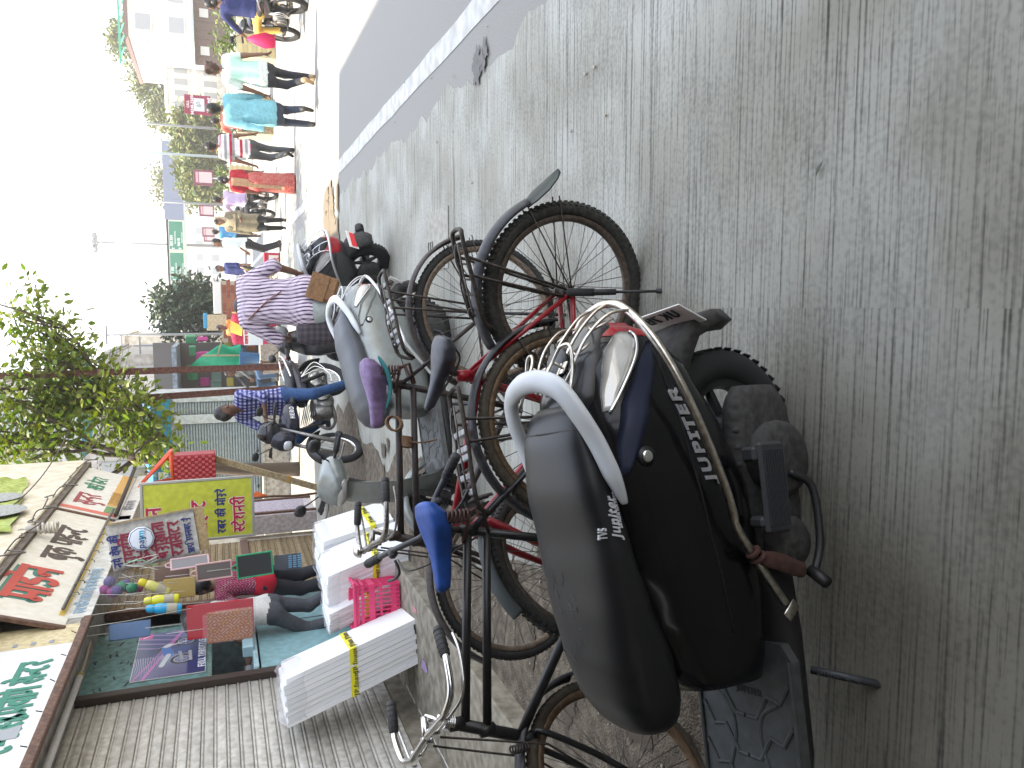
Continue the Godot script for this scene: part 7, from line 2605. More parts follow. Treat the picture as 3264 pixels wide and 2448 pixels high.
func foreground_vehicles():
	var black_gloss := mat(0.005, 0.005, 0.006, 0.2, 0, "dirt", 0.75, 2.0)
	black_gloss.metallic_specular = 0.35
	black_gloss.clearcoat_enabled = true
	black_gloss.clearcoat = 0.25
	black_gloss.clearcoat_roughness = 0.12
	var navy := mat(0.012, 0.018, 0.045, 0.4)
	var white := mat(0.60, 0.64, 0.68, 0.35, 0, "dirt", 0.93, 1.0)
	var guardm := mat(0.75, 0.71, 0.64, 0.28, 1.0, "dirt", 0.6, 6)
	var s := scooter({"label": "black scooter with bent chrome guard, nearest of all, its rear to the street", "at": V(-0.461, 0, -1.854), "yaw": 3.365, "lean": 0.12, "paint": black_gloss, "stripe": navy, "rail": white, "guardm": guardm, "floorm": mat(0.062, 0.068, 0.068, 0.72, 0, "dirt", 0.7, 2.5), "latin": true, "mirrors": false, "trim": mat(0.02, 0.021, 0.023, 0.25)})
	var chrome := mat(0.42, 0.42, 0.43, 0.35)
	for sd in [-1.0, 1.0]:
		var m: ArrayMesh
		if sd < 0:
			m = text_on_hull("JUPITER", 0.028, Vector2(0.03, 0.475), Vector2(-0.96, 0.27).normalized(), sd, 0.004, BODY, 0.3, 1.7)
		else:
			m = text_on_hull("JUPITER", 0.036, Vector2(-0.22, 0.54), Vector2(0.96, -0.27).normalized(), sd, 0.004, BODY, 0.3, 1.35)
		obj("side_lettering", m, chrome, s)
	var wm := mat(0.62, 0.63, 0.65, 0.5)
	var seat: Node = s.get_node("seat")
	for k in [["TVS", 0.012, Vector2(0.135, 0.782), 0.0], ["Jupiter", 0.021, Vector2(0.135, 0.753), 0.3], ["ZYADA KA FAYDA", 0.0085, Vector2(0.112, 0.740), 0.0]]:
		obj("seat_lettering", text_on_hull(k[0], k[1], k[2], Vector2(-0.995, 0.05).normalized(), -1.0, 0.0025, SEAT, k[3], 1.0, 2.9), wm, seat)
	# pale scratches rubbed into the seat top
	var st := S()
	for i in 26:
		var x := rf(0.18, 0.45) if i > 8 else rf(0.2, 0.32)
		var k := key_at(SEAT, x)
		var z := rf(-0.03, 0.09)
		var y := func(xx: float, zz: float) -> float:
			var kk := key_at(SEAT, xx)
			return (kk[1] + kk[2]) / 2 + (kk[2] - kk[1]) / 2 * pow(1.0 - pow(clampf(absf(zz) / kk[3], 0, 0.98), 2.9), 1.0 / 2.9) + 0.0008
		var p := []
		var dx := rf(-0.02, 0.02)
		var dz := rf(-0.014, 0.014)
		for j in 4:
			var u := j / 3.0
			p.append(V(x + dx * u, y.call(x + dx * u, z + dz * u + 0.004 * sin(u * 3.0)), z + dz * u + 0.004 * sin(u * 3.0)))
		tube(st, p, 0.0008, 4)
	obj("seat_scratch", st, mat(0.16, 0.165, 0.18, 0.8), seat)
	# the cord and rag tied on the guard
	var t := thing("brown_rag", "rust brown rag knotted round the chrome guard of the black scooter", "rag", V(-0.461, 0, -1.854), 3.365, "", 0.12)
	st = S()
	for i in 2:
		tube(st, circ(V(0.205 + i * 0.014, 0.39 - i * 0.012, -0.228), 0.015 + 0.002 * (i % 2), 10, V(0.7, -0.65 + 0.1 * i, 0.12 * i - 0.15).normalized()), 0.0075, 6, true)
	tube(st, spl([V(0.22, 0.375, -0.235), V(0.235, 0.32, -0.242), V(0.255, 0.27, -0.24), V(0.27, 0.225, -0.232)], 5), [0.016, 0.018, 0.02, 0.022, 0.023, 0.022, 0.024, 0.023, 0.021, 0.023, 0.022, 0.02, 0.021, 0.02, 0.018, 0.012], 9, false, 0.25, V(0, 0, 1))
	obj("rag_cloth", st, mat(0.075, 0.032, 0.024, 0.95, 0, "dirt", 0.6, 6), t)
	# bicycles
	var rustguard := mat(0.032, 0.032, 0.036, 0.5, 0, "dirt", 0.5, 4)
	var oldtyre := mat(0.085, 0.07, 0.05, 0.9, 0, "dirt", 0.5, 5)
	var blacktyre := mat(0.035, 0.035, 0.034, 0.9, 0, "dirt", 0.6, 5)
	var rustrim := mat(0.20, 0.13, 0.075, 0.65, 0.5, "dirt", 0.5, 6)
	var greyrim := mat(0.26, 0.20, 0.15, 0.6, 0.5, "dirt", 0.5, 6)
	var tape := mat(0.42, 0.42, 0.42, 0.7)
	var steel := mat(0.72, 0.71, 0.69, 0.2, 1.0)
	var bf := mat(0.018, 0.017, 0.018, 0.4, 0, "dirt", 0.5, 4)
	bicycle({"label": "old black bicycle with blue covered saddle and chrome handlebar, behind the black scooter", "at": V(-0.469, 0, -2.597), "yaw": 3.465, "lean": 0.01, "mtb": false, "R": 0.36, "tw": 0.02, "rear": V(-0.05, 0.36, 0), "front": V(1.20, 0.36, 0), "cluster": V(0.31, 0.80, 0), "head_top": V(0.915, 0.90, 0), "head_low": V(1.0, 0.66, 0), "frame": bf, "tyre": oldtyre, "rim": rustrim,
		"saddle": [V(0.21, 0.95, 0), V(0.49, 0.915, 0), 0.075, 0.105, mat(0.012, 0.075, 0.36, 0.55, 0, "dirt", 0.75, 3)], "guard": [25, 178], "guardm": rustguard, "carrier": [V(-0.17, 0.80, 0), V(0.24, 0.775, 0), 0.06], "tape": tape, "steer": 0.62, "stem": 0.06, "barm": steel})
	bicycle({"label": "red mountain bicycle with knobby tyres, black mud flap and dark grey saddle", "at": V(0.062, 0, -2.751), "yaw": 3.083, "lean": 0.059, "mtb": true, "R": 0.335, "tw": 0.027, "rear": V(0, 0.335, 0), "front": V(1.08, 0.335, 0), "cluster": V(0.31, 0.74, 0), "head_top": V(0.86, 0.80, 0), "head_low": V(0.90, 0.68, 0), "frame": mat(0.36, 0.008, 0.018, 0.3, 0, "dirt", 0.7, 4), "tyre": mat(0.05, 0.048, 0.042, 0.9, 0, "dirt", 0.5, 6), "rim": mat(0.15, 0.115, 0.09, 0.6, 0.4, "dirt", 0.5, 6),
		"saddle": [V(0.17, 0.83, 0), V(0.42, 0.88, 0), 0.06, 0.075, mat(0.045, 0.05, 0.065, 0.5, 0, "dirt", 0.6, 4)], "guard": [55, 152], "guardm": mat(0.04, 0.042, 0.05, 0.5, 0, "dirt", 0.55, 4), "flap": true, "carrier": [V(-0.20, 0.77, 0), V(0.12, 0.69, 0), 0.05], "steer": 0.85, "stem": 0.05, "barm": bf})
	bicycle({"label": "rusty black bicycle with purple saddle, in front of the silver scooter", "at": V(-0.075, 0, -3.57), "yaw": 3.39, "lean": 0.03, "mtb": false, "R": 0.36, "tw": 0.02, "rear": V(-0.05, 0.36, 0), "front": V(1.2, 0.36, 0), "cluster": V(0.29, 0.82, 0), "head_top": V(0.96, 0.88, 0), "head_low": V(1.04, 0.64, 0), "frame": mat(0.045, 0.032, 0.028, 0.55, 0.2, "dirt", 0.4, 5), "tyre": blacktyre, "rim": greyrim,
		"saddle": [V(0.18, 0.965, 0), V(0.47, 0.94, 0), 0.08, 0.085, mat(0.24, 0.165, 0.33, 0.7, 0, "dirt", 0.7, 4)], "guard": [28, 165], "guardm": mat(0.075, 0.06, 0.058, 0.6, 0.2, "dirt", 0.45, 5), "carrier": [V(-0.22, 0.86, 0), V(0.15, 0.80, 0), 0.06], "tape": tape, "steer": 0.2, "stem": 0.05, "barm": mat(0.45, 0.43, 0.41, 0.35, 1.0, "dirt", 0.45, 8), "bell": true})
	t = thing("teal_cloth", "teal rag tucked under the purple saddle", "rag", V(-0.075, 0, -3.57), 3.39, "", 0.03)
	st = S()
	tube(st, spl([V(0.17, 0.915, -0.06), V(0.24, 0.885, -0.075), V(0.32, 0.87, -0.06), V(0.40, 0.885, -0.02)], 5), [0.01, 0.014, 0.018, 0.02, 0.022, 0.022, 0.021, 0.02, 0.019, 0.018, 0.017, 0.015, 0.013, 0.011, 0.009, 0.006], 7, false, 0.4)
	obj("rag_cloth", st, mat(0.03, 0.17, 0.18, 0.9), t)
	t = thing("rope_coil", "coil of brown rope tied to the frame of the rusty bicycle", "rope", V(-0.075, 0, -3.57), 3.39, "", 0.03)
	st = S()
	for i in 5:
		tube(st, circ(V(0.47, 0.85 + i * 0.004, -0.03 - i * 0.006), 0.035, 14, V(0.3, 0.2, 1).normalized()), 0.005, 5, true)
	for i in 8:
		tube(st, circ(V(0.53 + i * 0.006, 0.80, 0.0), 0.024, 10, V(1, 0.2, 0).normalized()), 0.005, 5, true)
	tube(st, spl([V(0.55, 0.80, -0.02), V(0.56, 0.74, -0.03), V(0.55, 0.66, -0.02)], 4), 0.004, 5)
	obj("rope", st, mat(0.20, 0.12, 0.07, 0.9), t)
	# silver scooter behind the bicycles
	var silver := mat(0.30, 0.325, 0.32, 0.35, 0.5, "dirt", 0.85, 2)
	scooter({"label": "silver grey scooter with white grab rail, behind the rusty bicycle", "at": V(-0.25, 0, -5.39), "yaw": 3.64, "lean": 0.11, "paint": silver, "stripe": silver, "rail": mat(0.62, 0.64, 0.66, 0.35), "guardm": mat(0.62, 0.62, 0.62, 0.3, 0.6), "floorm": mat(0.11, 0.115, 0.115, 0.75, 0, "dirt", 0.7, 3), "seat": mat(0.06, 0.065, 0.075, 0.4), "trim": mat(0.32, 0.35, 0.35, 0.35), "shield": mat(0.03, 0.032, 0.035, 0.6), "steer": 0.45})
	scooter({"label": "dark grey scooter with red lettered number plate, farthest toward the street", "at": V(0.367, 0, -7.607), "yaw": 2.275, "lean": 0.084, "paint": mat(0.085, 0.087, 0.092, 0.4, 0.3, "dirt", 0.8, 2), "stripe": mat(0.05, 0.05, 0.055, 0.35), "rail": mat(0.42, 0.43, 0.44, 0.4, 0.3), "guardm": mat(0.62, 0.62, 0.62, 0.3, 0.7), "floorm": mat(0.05, 0.05, 0.05, 0.8), "red_plate": true, "steer": 0.2})
	# motorcycle with its rider
	motorcycle({"label": "black and blue motorcycle with a helmet on its mirror, under the checked shirt", "at": V(-0.95, 0, -10.25), "yaw": atan2(-0.78, -0.60), "lean": 0.08, "paint": mat(0.018, 0.018, 0.03, 0.2), "brand": "HERO", "steer": 0.25, "group": "motorcycles"})
	t = thing("black_helmet", "glossy black helmet hanging from the motorcycle mirror", "helmet", V(-1.46, 1.04, -9.42))
	st = S()
	var rings := []
	for k in 12:
		var a := PI * k / 14.0
		var ring := PackedVector3Array()
		for j in 20:
			var b := TAU * j / 20
			ring.append(V(sin(a) * cos(b) * 0.135, cos(a) * 0.145, sin(a) * sin(b) * 0.155))
		rings.append(ring)
	loft(st, rings)
	obj("helmet_shell", st, mat(0.012, 0.012, 0.013, 0.12), t)
	st = S()
	rows_visor(st)
	obj("visor", st, mat(0.03, 0.03, 0.035, 0.05), t)
	st = S()
	tube(st, spl([V(0.09, 0.06, 0.11), V(0.13, -0.01, 0.06), V(0.13, -0.04, -0.05)], 5), 0.008, 5, false, 0.4)
	obj("helmet_stripe", st, mat(0.6, 0.6, 0.62, 0.3), t)

func rows_visor(st: SurfaceTool):
	var rows := []
	for i in 5:
		var row := []
		for j in 9:
			var b := lerpf(-1.1, 1.1, j / 8.0) + PI / 2
			var a := lerpf(1.25, 1.75, i / 4.0)
			row.append(V(sin(a) * cos(b) * 0.139, cos(a) * 0.149, sin(a) * sin(b) * 0.159))
		rows.append(row)
	sheet(st, rows, V(0, 0, 1), 0.003)

func litter():
	rn.seed = 99
	var t := thing("paper_scrap", "torn lilac paper wrapper on the concrete step", "litter", V(-2.75, 0.155, -5.62), 0.5)
	var st := S(false)
	sheet(st, [[V(-0.05, 0.0, -0.02), V(0, 0.035, -0.03), V(0.05, 0.01, 0)], [V(-0.04, 0.004, 0.03), V(0.01, 0.01, 0.02), V(0.06, 0.03, 0.03)]], Vector3.UP, 0.002)
	obj("wrapper", st, mat(0.38, 0.28, 0.48, 0.6), t)
	t = thing("paper_scrap", "small pink and white sweet wrapper on the step edge", "litter", V(-2.42, 0.155, -5.95), 1.0)
	st = S(false)
	sheet(st, [[V(-0.03, 0.0, -0.01), V(0, 0.02, -0.02), V(0.03, 0.01, 0)], [V(-0.02, 0.004, 0.02), V(0.01, 0.012, 0.01), V(0.035, 0.02, 0.02)]], Vector3.UP, 0.002)
	obj("wrapper", st, mat(0.6, 0.25, 0.28, 0.6), t)
	var leaf := [["small yellow leaf, upper of two on the concrete", V(1.10, 0.016, -2.08)], ["small yellow leaf, lower of two on the concrete", V(1.13, 0.016, -2.55)], ["pale curled leaf low on the concrete", V(0.38, 0.016, -1.75)]]
	for i in 3:
		t = thing("fallen_leaf", leaf[i][0], "leaf", leaf[i][1], i * 1.3)
		st = S()
		sheet(st, [[V(-0.022, 0.002, 0), V(0, 0.008, 0.006), V(0.022, 0.004, 0)], [V(-0.022, 0.002, 0), V(0, 0.006, -0.007), V(0.022, 0.004, 0)]], Vector3.UP, 0.001)
		obj("leaf_blade", st, mat(0.45, 0.40, 0.05, 0.7) if i < 2 else mat(0.4, 0.42, 0.36, 0.7), t)
	st = S(false)
	for i in 160:
		var p := V(rf(-2.2, -1.3), 0.02, rf(-7.5, -2.2)) if i < 110 else V(rf(-1.2, 2.2), 0.016, rf(-9.0, -1.4))
		var s := rf(0.004, 0.013)
		box(st, p + V(0, s * 0.3, 0), V(s, s * 0.6, s * rf(0.6, 2.0)), 0.0, Basis(Vector3.UP, rf(0, 3)))
	var g := obj("grit", st, mat(0.36, 0.33, 0.27, 0.9))
	tag(g, "scattered pale grit and crumbs on the ground", "grit", "", "stuff")
# ---------------------------------------------------------------- people on the street
func street_people():
	var jeans := mat(0.045, 0.055, 0.085, 0.85, 0, "dirt", 0.75, 3)
	var darkp := mat(0.03, 0.032, 0.042, 0.85, 0, "dirt", 0.75, 3)
	var a: Dictionary
	person({"label": "person in white and mint t shirt with dark trousers, walking away at the right", "at": V(3.5, 0, -12.74), "yaw": 0.05, "height": 1.62, "cell": 0.022, "sleeve": 0.32, "shirt": mint(), "trousers": darkp, "hair": "curly", "hairm": mat(0.05, 0.025, 0.014, 0.6), "shoes": mat(0.36, 0.25, 0.15, 0.7), "hem": 0.10, "joints": strides(0.45)})
	person({"label": "person in long cyan kurta and jeans, walking away", "at": V(2.95, 0, -12.84), "yaw": -0.1, "height": 1.62, "cell": 0.022, "sleeve": 0.95, "shirt": mat(0.20, 0.48, 0.58, 0.85, 0, "dirt", 0.85, 2.5), "trousers": jeans, "hem": 0.22, "joints": strides(-0.5), "top_name": "kurta"})
	person({"label": "person in red, white and grey striped polo shirt with grey trousers", "at": V(3.05, 0, -16.35), "yaw": 0.15, "height": 1.68, "cell": 0.024, "sleeve": 0.3, "shirt": pattern("bands", Color(0.62, 0.62, 0.62), Color(0.36, 0.01, 0.04), Color(0.25, 0.27, 0.28)), "trousers": mat(0.07, 0.075, 0.08, 0.85), "joints": strides(0.35)})
	var w := person({"label": "woman in red and cream printed sari, walking away", "at": V(2.45, 0, -16.5), "yaw": 0.1, "height": 1.46, "cell": 0.022, "sleeve": 0.35, "shirt": pattern("florals", Color(0.42, 0.004, 0.022), Color(0.45, 0.10, 0.10), Color(0.42, 0.012, 0.03)), "trousers": mat(0.5, 0.02, 0.03, 0.85), "hair": "bun", "hem": 0.1, "slim": 1.05, "loose": 1.2, "top_name": "blouse", "shoes": skin(1)})
	var st := S()
	var rings := []
	for k in [[1.05, 0.19, 0.15], [0.9, 0.22, 0.18], [0.6, 0.21, 0.19], [0.3, 0.215, 0.20], [0.06, 0.24, 0.23], [0.03, 0.23, 0.22]]:
		var ring := PackedVector3Array()
		for j in 26:
			var b := TAU * j / 26
			var f := 1.0 + 0.07 * sin(b * 7.0 + k[0] * 2.0)
			ring.append(V(cos(b) * k[1] * f, k[0], sin(b) * k[2] * f + 0.02))
		rings.append(ring)
	loft(st, rings)
	obj("sari_skirt", st, pattern("florals", Color(0.42, 0.006, 0.022), Color(0.50, 0.36, 0.24), Color(0.55, 0.45, 0.33)), w)
	st = S()
	var rows := []
	for i in 14:
		var row := []
		for j in 5:
			row.append(V(-0.14 - 0.012 * i * 0.4 + j * 0.045, 1.42 - i * 0.088, 0.14 + 0.05 * minf(1.0, i / 8.0) + 0.012 * sin(i * 0.9 + j * 1.7)))
		rows.append(row)
	sheet(st, rows, V(0, 0, 1), 0.006)
	obj("sari_drape", st, mat(0.50, 0.30, 0.17, 0.85, 0, "dirt", 0.7, 3), w)
	# riders
	var ride := {"pel": V(0, 0.86, 0.06), "chest": V(0, 1.18, 0.02), "neck": V(0, 1.37, 0.0), "head": V(0, 1.51, -0.03), "shl": V(-0.19, 1.32, 0.0), "shr": V(0.19, 1.32, 0.0), "hal": V(-0.32, 1.0, -0.42), "har": V(0.32, 1.0, -0.42), "ftl": V(-0.20, 0.36, -0.28), "ftr": V(0.20, 0.36, -0.28), "kneel": V(-0.4, 0.4, -1), "kneer": V(0.4, 0.4, -1), "elbl": V(-1, -0.3, 0.5), "elbr": V(1, -0.3, 0.5)}
	motorcycle({"label": "motorcycle with red tail lamp ridden by the person in dark blue at the right edge", "at": V(4.90, 0, -13.7), "yaw": 1.62, "paint": mat(0.03, 0.03, 0.032, 0.3), "spoked": false, "group": "motorcycles"})
	person({"label": "person in dark blue shirt and yellow trousers riding a motorcycle, right edge", "at": V(4.93, 0, -14.15), "yaw": 0.05, "height": 1.66, "cell": 0.022, "sleeve": 0.75, "shirt": mat(0.018, 0.028, 0.13, 0.8, 0, "dirt", 0.7, 3), "trousers": mat(0.62, 0.42, 0.10, 0.85), "hair": "bun", "joints": ride})
	var t := thing("pink_bag", "bright pink cloth bag held out beside the person in dark blue", "bag", V(4.48, 0.70, -14.3))
	st = S()
	lathe(st, [Vector2(0, -0.22), Vector2(0.10, -0.2), Vector2(0.13, -0.05), Vector2(0.08, 0.12), Vector2(0.02, 0.24)], 14)
	obj("bag_cloth", st, mat(0.62, 0.015, 0.10, 0.7), t)
	motorcycle({"label": "motorcycle ridden by the person in the lilac shirt", "at": V(2.80, 0, -20.9), "yaw": 1.85, "paint": mat(0.03, 0.03, 0.032, 0.3), "spoked": false, "group": "motorcycles"})
	person({"label": "person in lilac shirt riding a motorcycle past the sari", "at": V(2.68, 0, -21.3), "yaw": 0.28, "height": 1.62, "cell": 0.026, "sleeve": 0.9, "shirt": mat(0.48, 0.38, 0.56, 0.85, 0, "dirt", 0.85, 3), "trousers": darkp, "joints": ride})
	motorcycle({"label": "motorcycle ridden by the person in coral red, beyond the cyan kurta", "at": V(4.75, 0, -21.5), "yaw": 1.5, "paint": mat(0.03, 0.03, 0.035, 0.3), "spoked": false, "group": "motorcycles"})
	person({"label": "person in coral red shirt riding a motorcycle beyond the cyan kurta", "at": V(4.75, 0, -21.95), "yaw": -0.05, "height": 1.6, "cell": 0.026, "sleeve": 0.4, "shirt": mat(0.60, 0.13, 0.10, 0.85), "trousers": darkp, "joints": ride})
	# walkers farther off
	var sc := person({"label": "person wrapped in olive and cream shawl with black trousers, facing this way", "at": V(1.9, 0, -18.95), "yaw": 2.9, "height": 1.56, "cell": 0.024, "sleeve": 0.9, "shirt": mat(0.24, 0.21, 0.14, 0.8, 0, "dirt", 0.6, 4), "trousers": mat(0.012, 0.012, 0.013, 0.85), "hem": 0.22, "slim": 1.12, "joints": {"hal": V(-0.12, 1.1, -0.22), "har": V(0.27, 0.80, -0.02)}})
	st = S()
	rings = []
	for k in [[1.70, 0.06, 0.08], [1.68, 0.11, 0.12], [1.58, 0.125, 0.125], [1.48, 0.12, 0.12], [1.40, 0.19, 0.14], [1.30, 0.23, 0.16], [1.2, 0.235, 0.17]]:
		var ring := PackedVector3Array()
		for j in 20:
			var b := TAU * j / 20
			ring.append(V(cos(b) * k[1], k[0], 0.03 + sin(b) * k[2] * (0.6 if sin(b) < 0 and k[0] > 1.45 else 1.0)))
		rings.append(ring)
	loft(st, rings, true, false)
	obj("head_scarf", st, mat(0.50, 0.42, 0.28, 0.85, 0, "dirt", 0.6, 5), sc)
	person({"label": "person in very pale blue shirt and black trousers beside the firewood", "at": V(1.55, 0, -20.4), "yaw": 1.2, "height": 1.62, "cell": 0.026, "sleeve": 0.6, "shirt": mat(0.55, 0.64, 0.70, 0.85), "trousers": mat(0.018, 0.018, 0.022, 0.85), "joints": {"hal": V(-0.24, 0.9, -0.15)}})
	person({"label": "person in navy top squatting among goods by the firewood", "at": V(1.05, 0, -23.2), "yaw": 2.2, "height": 1.56, "cell": 0.028, "sleeve": 0.6, "shirt": mat(0.025, 0.035, 0.14, 0.85), "trousers": mat(0.05, 0.06, 0.04, 0.85)})
	person({"label": "person in bright blue shirt far along the road", "at": V(2.6, 0, -29.5), "yaw": 0.0, "height": 1.62, "cell": 0.03, "sleeve": 0.4, "shirt": mat(0.07, 0.24, 0.45, 0.85), "trousers": darkp})
	person({"label": "person in orange and pink wrap by the brick wall, cream board behind", "at": V(-0.55, 0, -21.8), "yaw": 2.7, "height": 1.58, "cell": 0.024, "sleeve": 0.7, "shirt": mat(0.62, 0.22, 0.06, 0.85), "trousers": mat(0.5, 0.05, 0.12, 0.85), "skin": skin(1)})
	t = thing("cream_board", "cream and blue board held up behind the person in the orange wrap", "board", V(-0.42, 1.45, -22.3))
	piece("board_panel", t, V(0, 0.12, 0), V(0.42, 0.5, 0.02), mat(0.58, 0.50, 0.34, 0.8, 0, "dirt", 0.7, 3), 0.004)
	piece("blue_strip", t, V(0.05, 0.40, 0), V(0.4, 0.10, 0.02), mat(0.06, 0.30, 0.50, 0.7), 0.004)
	st = S()
	tube(st, [V(0, -1.45, -0.02), V(0, 0.1, -0.02)], 0.02, 6)
	obj("board_stick", st, mat(0.3, 0.2, 0.1, 0.9), t)
	t = thing("pink_drape", "pink red and yellow cloths draped over a frame under the brick wall", "cloth", V(-0.55, 0, -21.3))
	st = S()
	rows = []
	for i in 8:
		var row := []
		for j in 7:
			row.append(V(-0.42 + j * 0.13 + 0.02 * sin(i * 2.0), 1.28 - i * 0.12 - 0.03 * absf(j - 3), 0.05 * sin(j * 2.1 + i * 0.5) + i * 0.02))
		rows.append(row)
	sheet(st, rows, V(0, 0, 1), 0.008)
	obj("drape_cloth", st, mat(0.58, 0.04, 0.10, 0.8, 0, "dirt", 0.7, 2), t)
	st = S()
	sheet(st, [[V(-0.1, 1.26, 0.09), V(0.2, 1.24, 0.09)], [V(-0.2, 0.98, 0.12), V(0.05, 0.95, 0.12)]], V(0, 0, 1), 0.006)
	obj("yellow_cloth", st, mat(0.7, 0.5, 0.08, 0.8), t)
	st = S()
	for s in [-0.4, 0.4]:
		tube(st, [V(s, 0, -0.05), V(s, 1.2, -0.05)], 0.018, 6)
	obj("drape_frame", st, mat(0.3, 0.2, 0.1, 0.9), t)
	person({"label": "person seated in dark clothes deep between the two rusty posts", "at": V(-1.5, 0, -19.2), "yaw": 2.2, "height": 1.5, "cell": 0.026, "sleeve": 0.9, "shirt": mat(0.05, 0.055, 0.06, 0.85), "trousers": mat(0.05, 0.09, 0.16, 0.85), "joints": ride, "skin": skin(1)})
	t = thing("wooden_stool", "low dark stool under the person between the rusty posts", "stool", V(-1.5, 0, -19.2), 2.2)
	piece("stool_top", t, V(0, 0.62, 0.05), V(0.34, 0.05, 0.3), mat(0.12, 0.07, 0.04, 0.8), 0.006)
	for k in [[-1, -1], [1, -1], [1, 1], [-1, 1]]:
		piece("leg", t, V(0.13 * k[0], 0.30, 0.05 + 0.11 * k[1]), V(0.04, 0.60, 0.04), mat(0.12, 0.07, 0.04, 0.8), 0.004)
	# the person in the striped shirt, seen from behind, head bowed
	var sp := person({"label": "person in purple and white striped shirt with head bowed, beside the dark grey scooter", "at": V(0.03, 0.0, -7.15), "yaw": 0.25, "height": 1.66, "cell": 0.013, "head_cell": 0.010, "sleeve": 0.5, "slim": 1.2, "shirt": vstripes(), "trousers": mat(0.36, 0.40, 0.40, 0.85, 0, "dirt", 0.85, 3), "hem": 0.06, "curl": 1.1,
		"joints": {"pel": V(0.0, 0.90, 0.06), "chest": V(0.02, 1.24, -0.01), "neck": V(0.04, 1.37, -0.13), "head": V(0.05, 1.345, -0.27), "look": V(0, -0.95, -0.3), "shl": V(-0.18, 1.36, -0.04), "shr": V(0.21, 1.37, -0.05), "har": V(0.32, 0.92, -0.10), "hal": V(-0.26, 1.0, -0.30), "ftl": V(-0.16, 0.075, 0.05), "ftr": V(0.14, 0.075, 0.08)}})
	st = S()
	tube(st, spl([V(-0.17, 1.36, 0.07), V(0.0, 1.18, 0.135), V(0.12, 0.98, 0.16), V(0.17, 0.86, 0.15)], 6), 0.012, 6, false, 0.35)
	obj("bag_strap", st, mat(0.22, 0.08, 0.05, 0.7), sp)
	t = thing("leather_bag", "tan leather bag hanging at the hip of the person in stripes", "bag", V(0.16, 0.70, -6.98), 0.35)
	t.basis = Basis(Vector3.UP, 0.35) * Basis(Vector3.BACK, -0.35)
	piece("bag_body", t, V(0, 0, 0), V(0.24, 0.24, 0.08), mat(0.26, 0.13, 0.05, 0.6, 0, "dirt", 0.6, 4), 0.025)
	piece("bag_flap", t, V(-0.02, 0.045, 0.043), V(0.25, 0.16, 0.012), mat(0.24, 0.12, 0.045, 0.6, 0, "dirt", 0.6, 4), 0.005)
	t = thing("checked_jacket", "dark checked jacket tied at the waist of the person in stripes", "jacket", V(-0.12, 0.80, -7.0), 0.25)
	st = S()
	rings = []
	for k in [[0.12, 0.17, 0.10], [0.02, 0.20, 0.12], [-0.12, 0.205, 0.13], [-0.23, 0.19, 0.125], [-0.235, 0.17, 0.11]]:
		var ring := PackedVector3Array()
		for j in 24:
			var b := TAU * j / 24
			var f := 1.0 + 0.05 * sin(b * 6.0 + k[0] * 9.0)
			ring.append(V(cos(b) * k[1] * f, k[0], sin(b) * k[2] * f - 0.07))
		rings.append(ring)
	loft(st, rings)
	obj("jacket_cloth", st, pattern("plaid", Color(0.03, 0.026, 0.035), Color(0.055, 0.045, 0.055), Color(0.09, 0.075, 0.08)), t)
	# the person in the checked shirt, sitting on the motorcycle looking at a phone
	var pl := person({"label": "person in blue checked shirt and jeans sitting on the motorcycle, looking at a phone", "at": V(-1.22, 0.0, -9.95), "yaw": atan2(0.60, -0.78), "height": 1.74, "cell": 0.014, "head_cell": 0.010, "sleeve": 0.62, "shirt": pattern("plaid", Color(0.01, 0.012, 0.09), Color(0.05, 0.06, 0.26), Color(0.5, 0.5, 0.62)), "trousers": mat(0.022, 0.075, 0.21, 0.8, 0, "dirt", 0.6, 4), "curl": 1.2, "skin": skin(1),
		"joints": {"pel": V(0, 0.86, 0.08), "chest": V(0, 1.17, 0.06), "neck": V(0, 1.35, 0.02), "head": V(0, 1.47, -0.06), "look": V(0.1, -0.75, -0.7), "shl": V(-0.19, 1.31, 0.03), "shr": V(0.19, 1.31, 0.03), "hal": V(-0.09, 1.04, -0.27), "har": V(0.10, 1.03, -0.27), "ftl": V(-0.32, 0.09, 0.02), "ftr": V(0.26, 0.32, 0.0), "kneel": V(-0.5, 0.3, -1), "kneer": V(0.5, 0.4, -1), "elbl": V(-0.8, -0.6, 0.2), "elbr": V(0.8, -0.6, 0.2)}})
	t = thing("mobile_phone", "mobile phone in the hands of the person in the checked shirt", "phone", pl.transform * V(0.0, 1.07, -0.36), atan2(0.60, -0.78))
	piece("phone_body", t, Vector3.ZERO, V(0.075, 0.012, 0.15), mat(0.02, 0.02, 0.022, 0.2), 0.004, Basis(Vector3.RIGHT, 0.5))

func vstripes() -> StandardMaterial3D:
	var im := Image.create(128, 128, false, Image.FORMAT_RGB8)
	for y in 128:
		for x in 128:
			var q := Color(0.035, 0.016, 0.05) if (x + int(4.0 * sin(y * 0.049))) % 16 < 6 else Color(0.62, 0.53, 0.62)
			im.set_pixel(x, y, q.linear_to_srgb())
	var m := StandardMaterial3D.new()
	m.albedo_texture = ImageTexture.create_from_image(im)
	m.uv1_triplanar = true
	m.uv1_scale = Vector3.ONE * 3.7
	m.roughness = 0.85
	return m

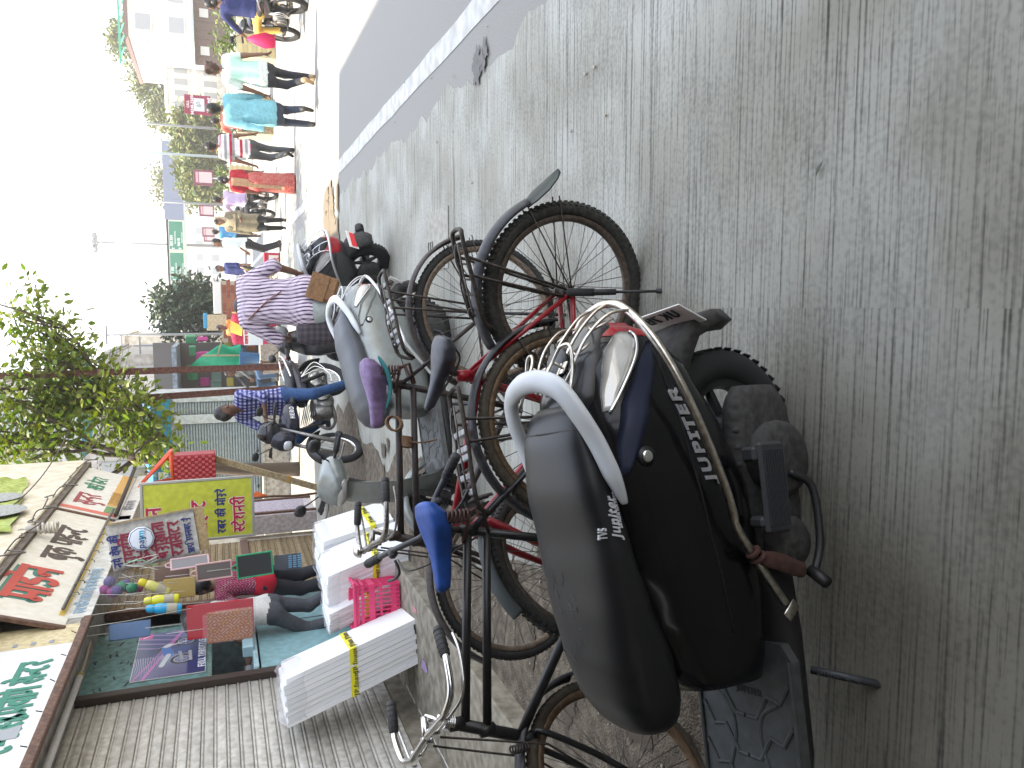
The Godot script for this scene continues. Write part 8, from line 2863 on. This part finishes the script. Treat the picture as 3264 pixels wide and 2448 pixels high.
func mint() -> StandardMaterial3D:
	var im := Image.create(64, 64, false, Image.FORMAT_RGB8)
	for y in 64:
		for x in 64:
			var q := Color(0.62, 0.70, 0.68)
			if y > 34:
				q = q.lerp(Color(0.30, 0.60, 0.48), 0.8 * absf(sin(x * 0.196)))
			elif (x * 7 + y * 13) % 29 < 3:
				q = Color(0.25, 0.28, 0.33)
			im.set_pixel(x, y, q.linear_to_srgb())
	var m := StandardMaterial3D.new()
	m.albedo_texture = ImageTexture.create_from_image(im)
	m.uv1_triplanar = true
	m.uv1_scale = Vector3.ONE * 1.1
	m.roughness = 0.85
	return m
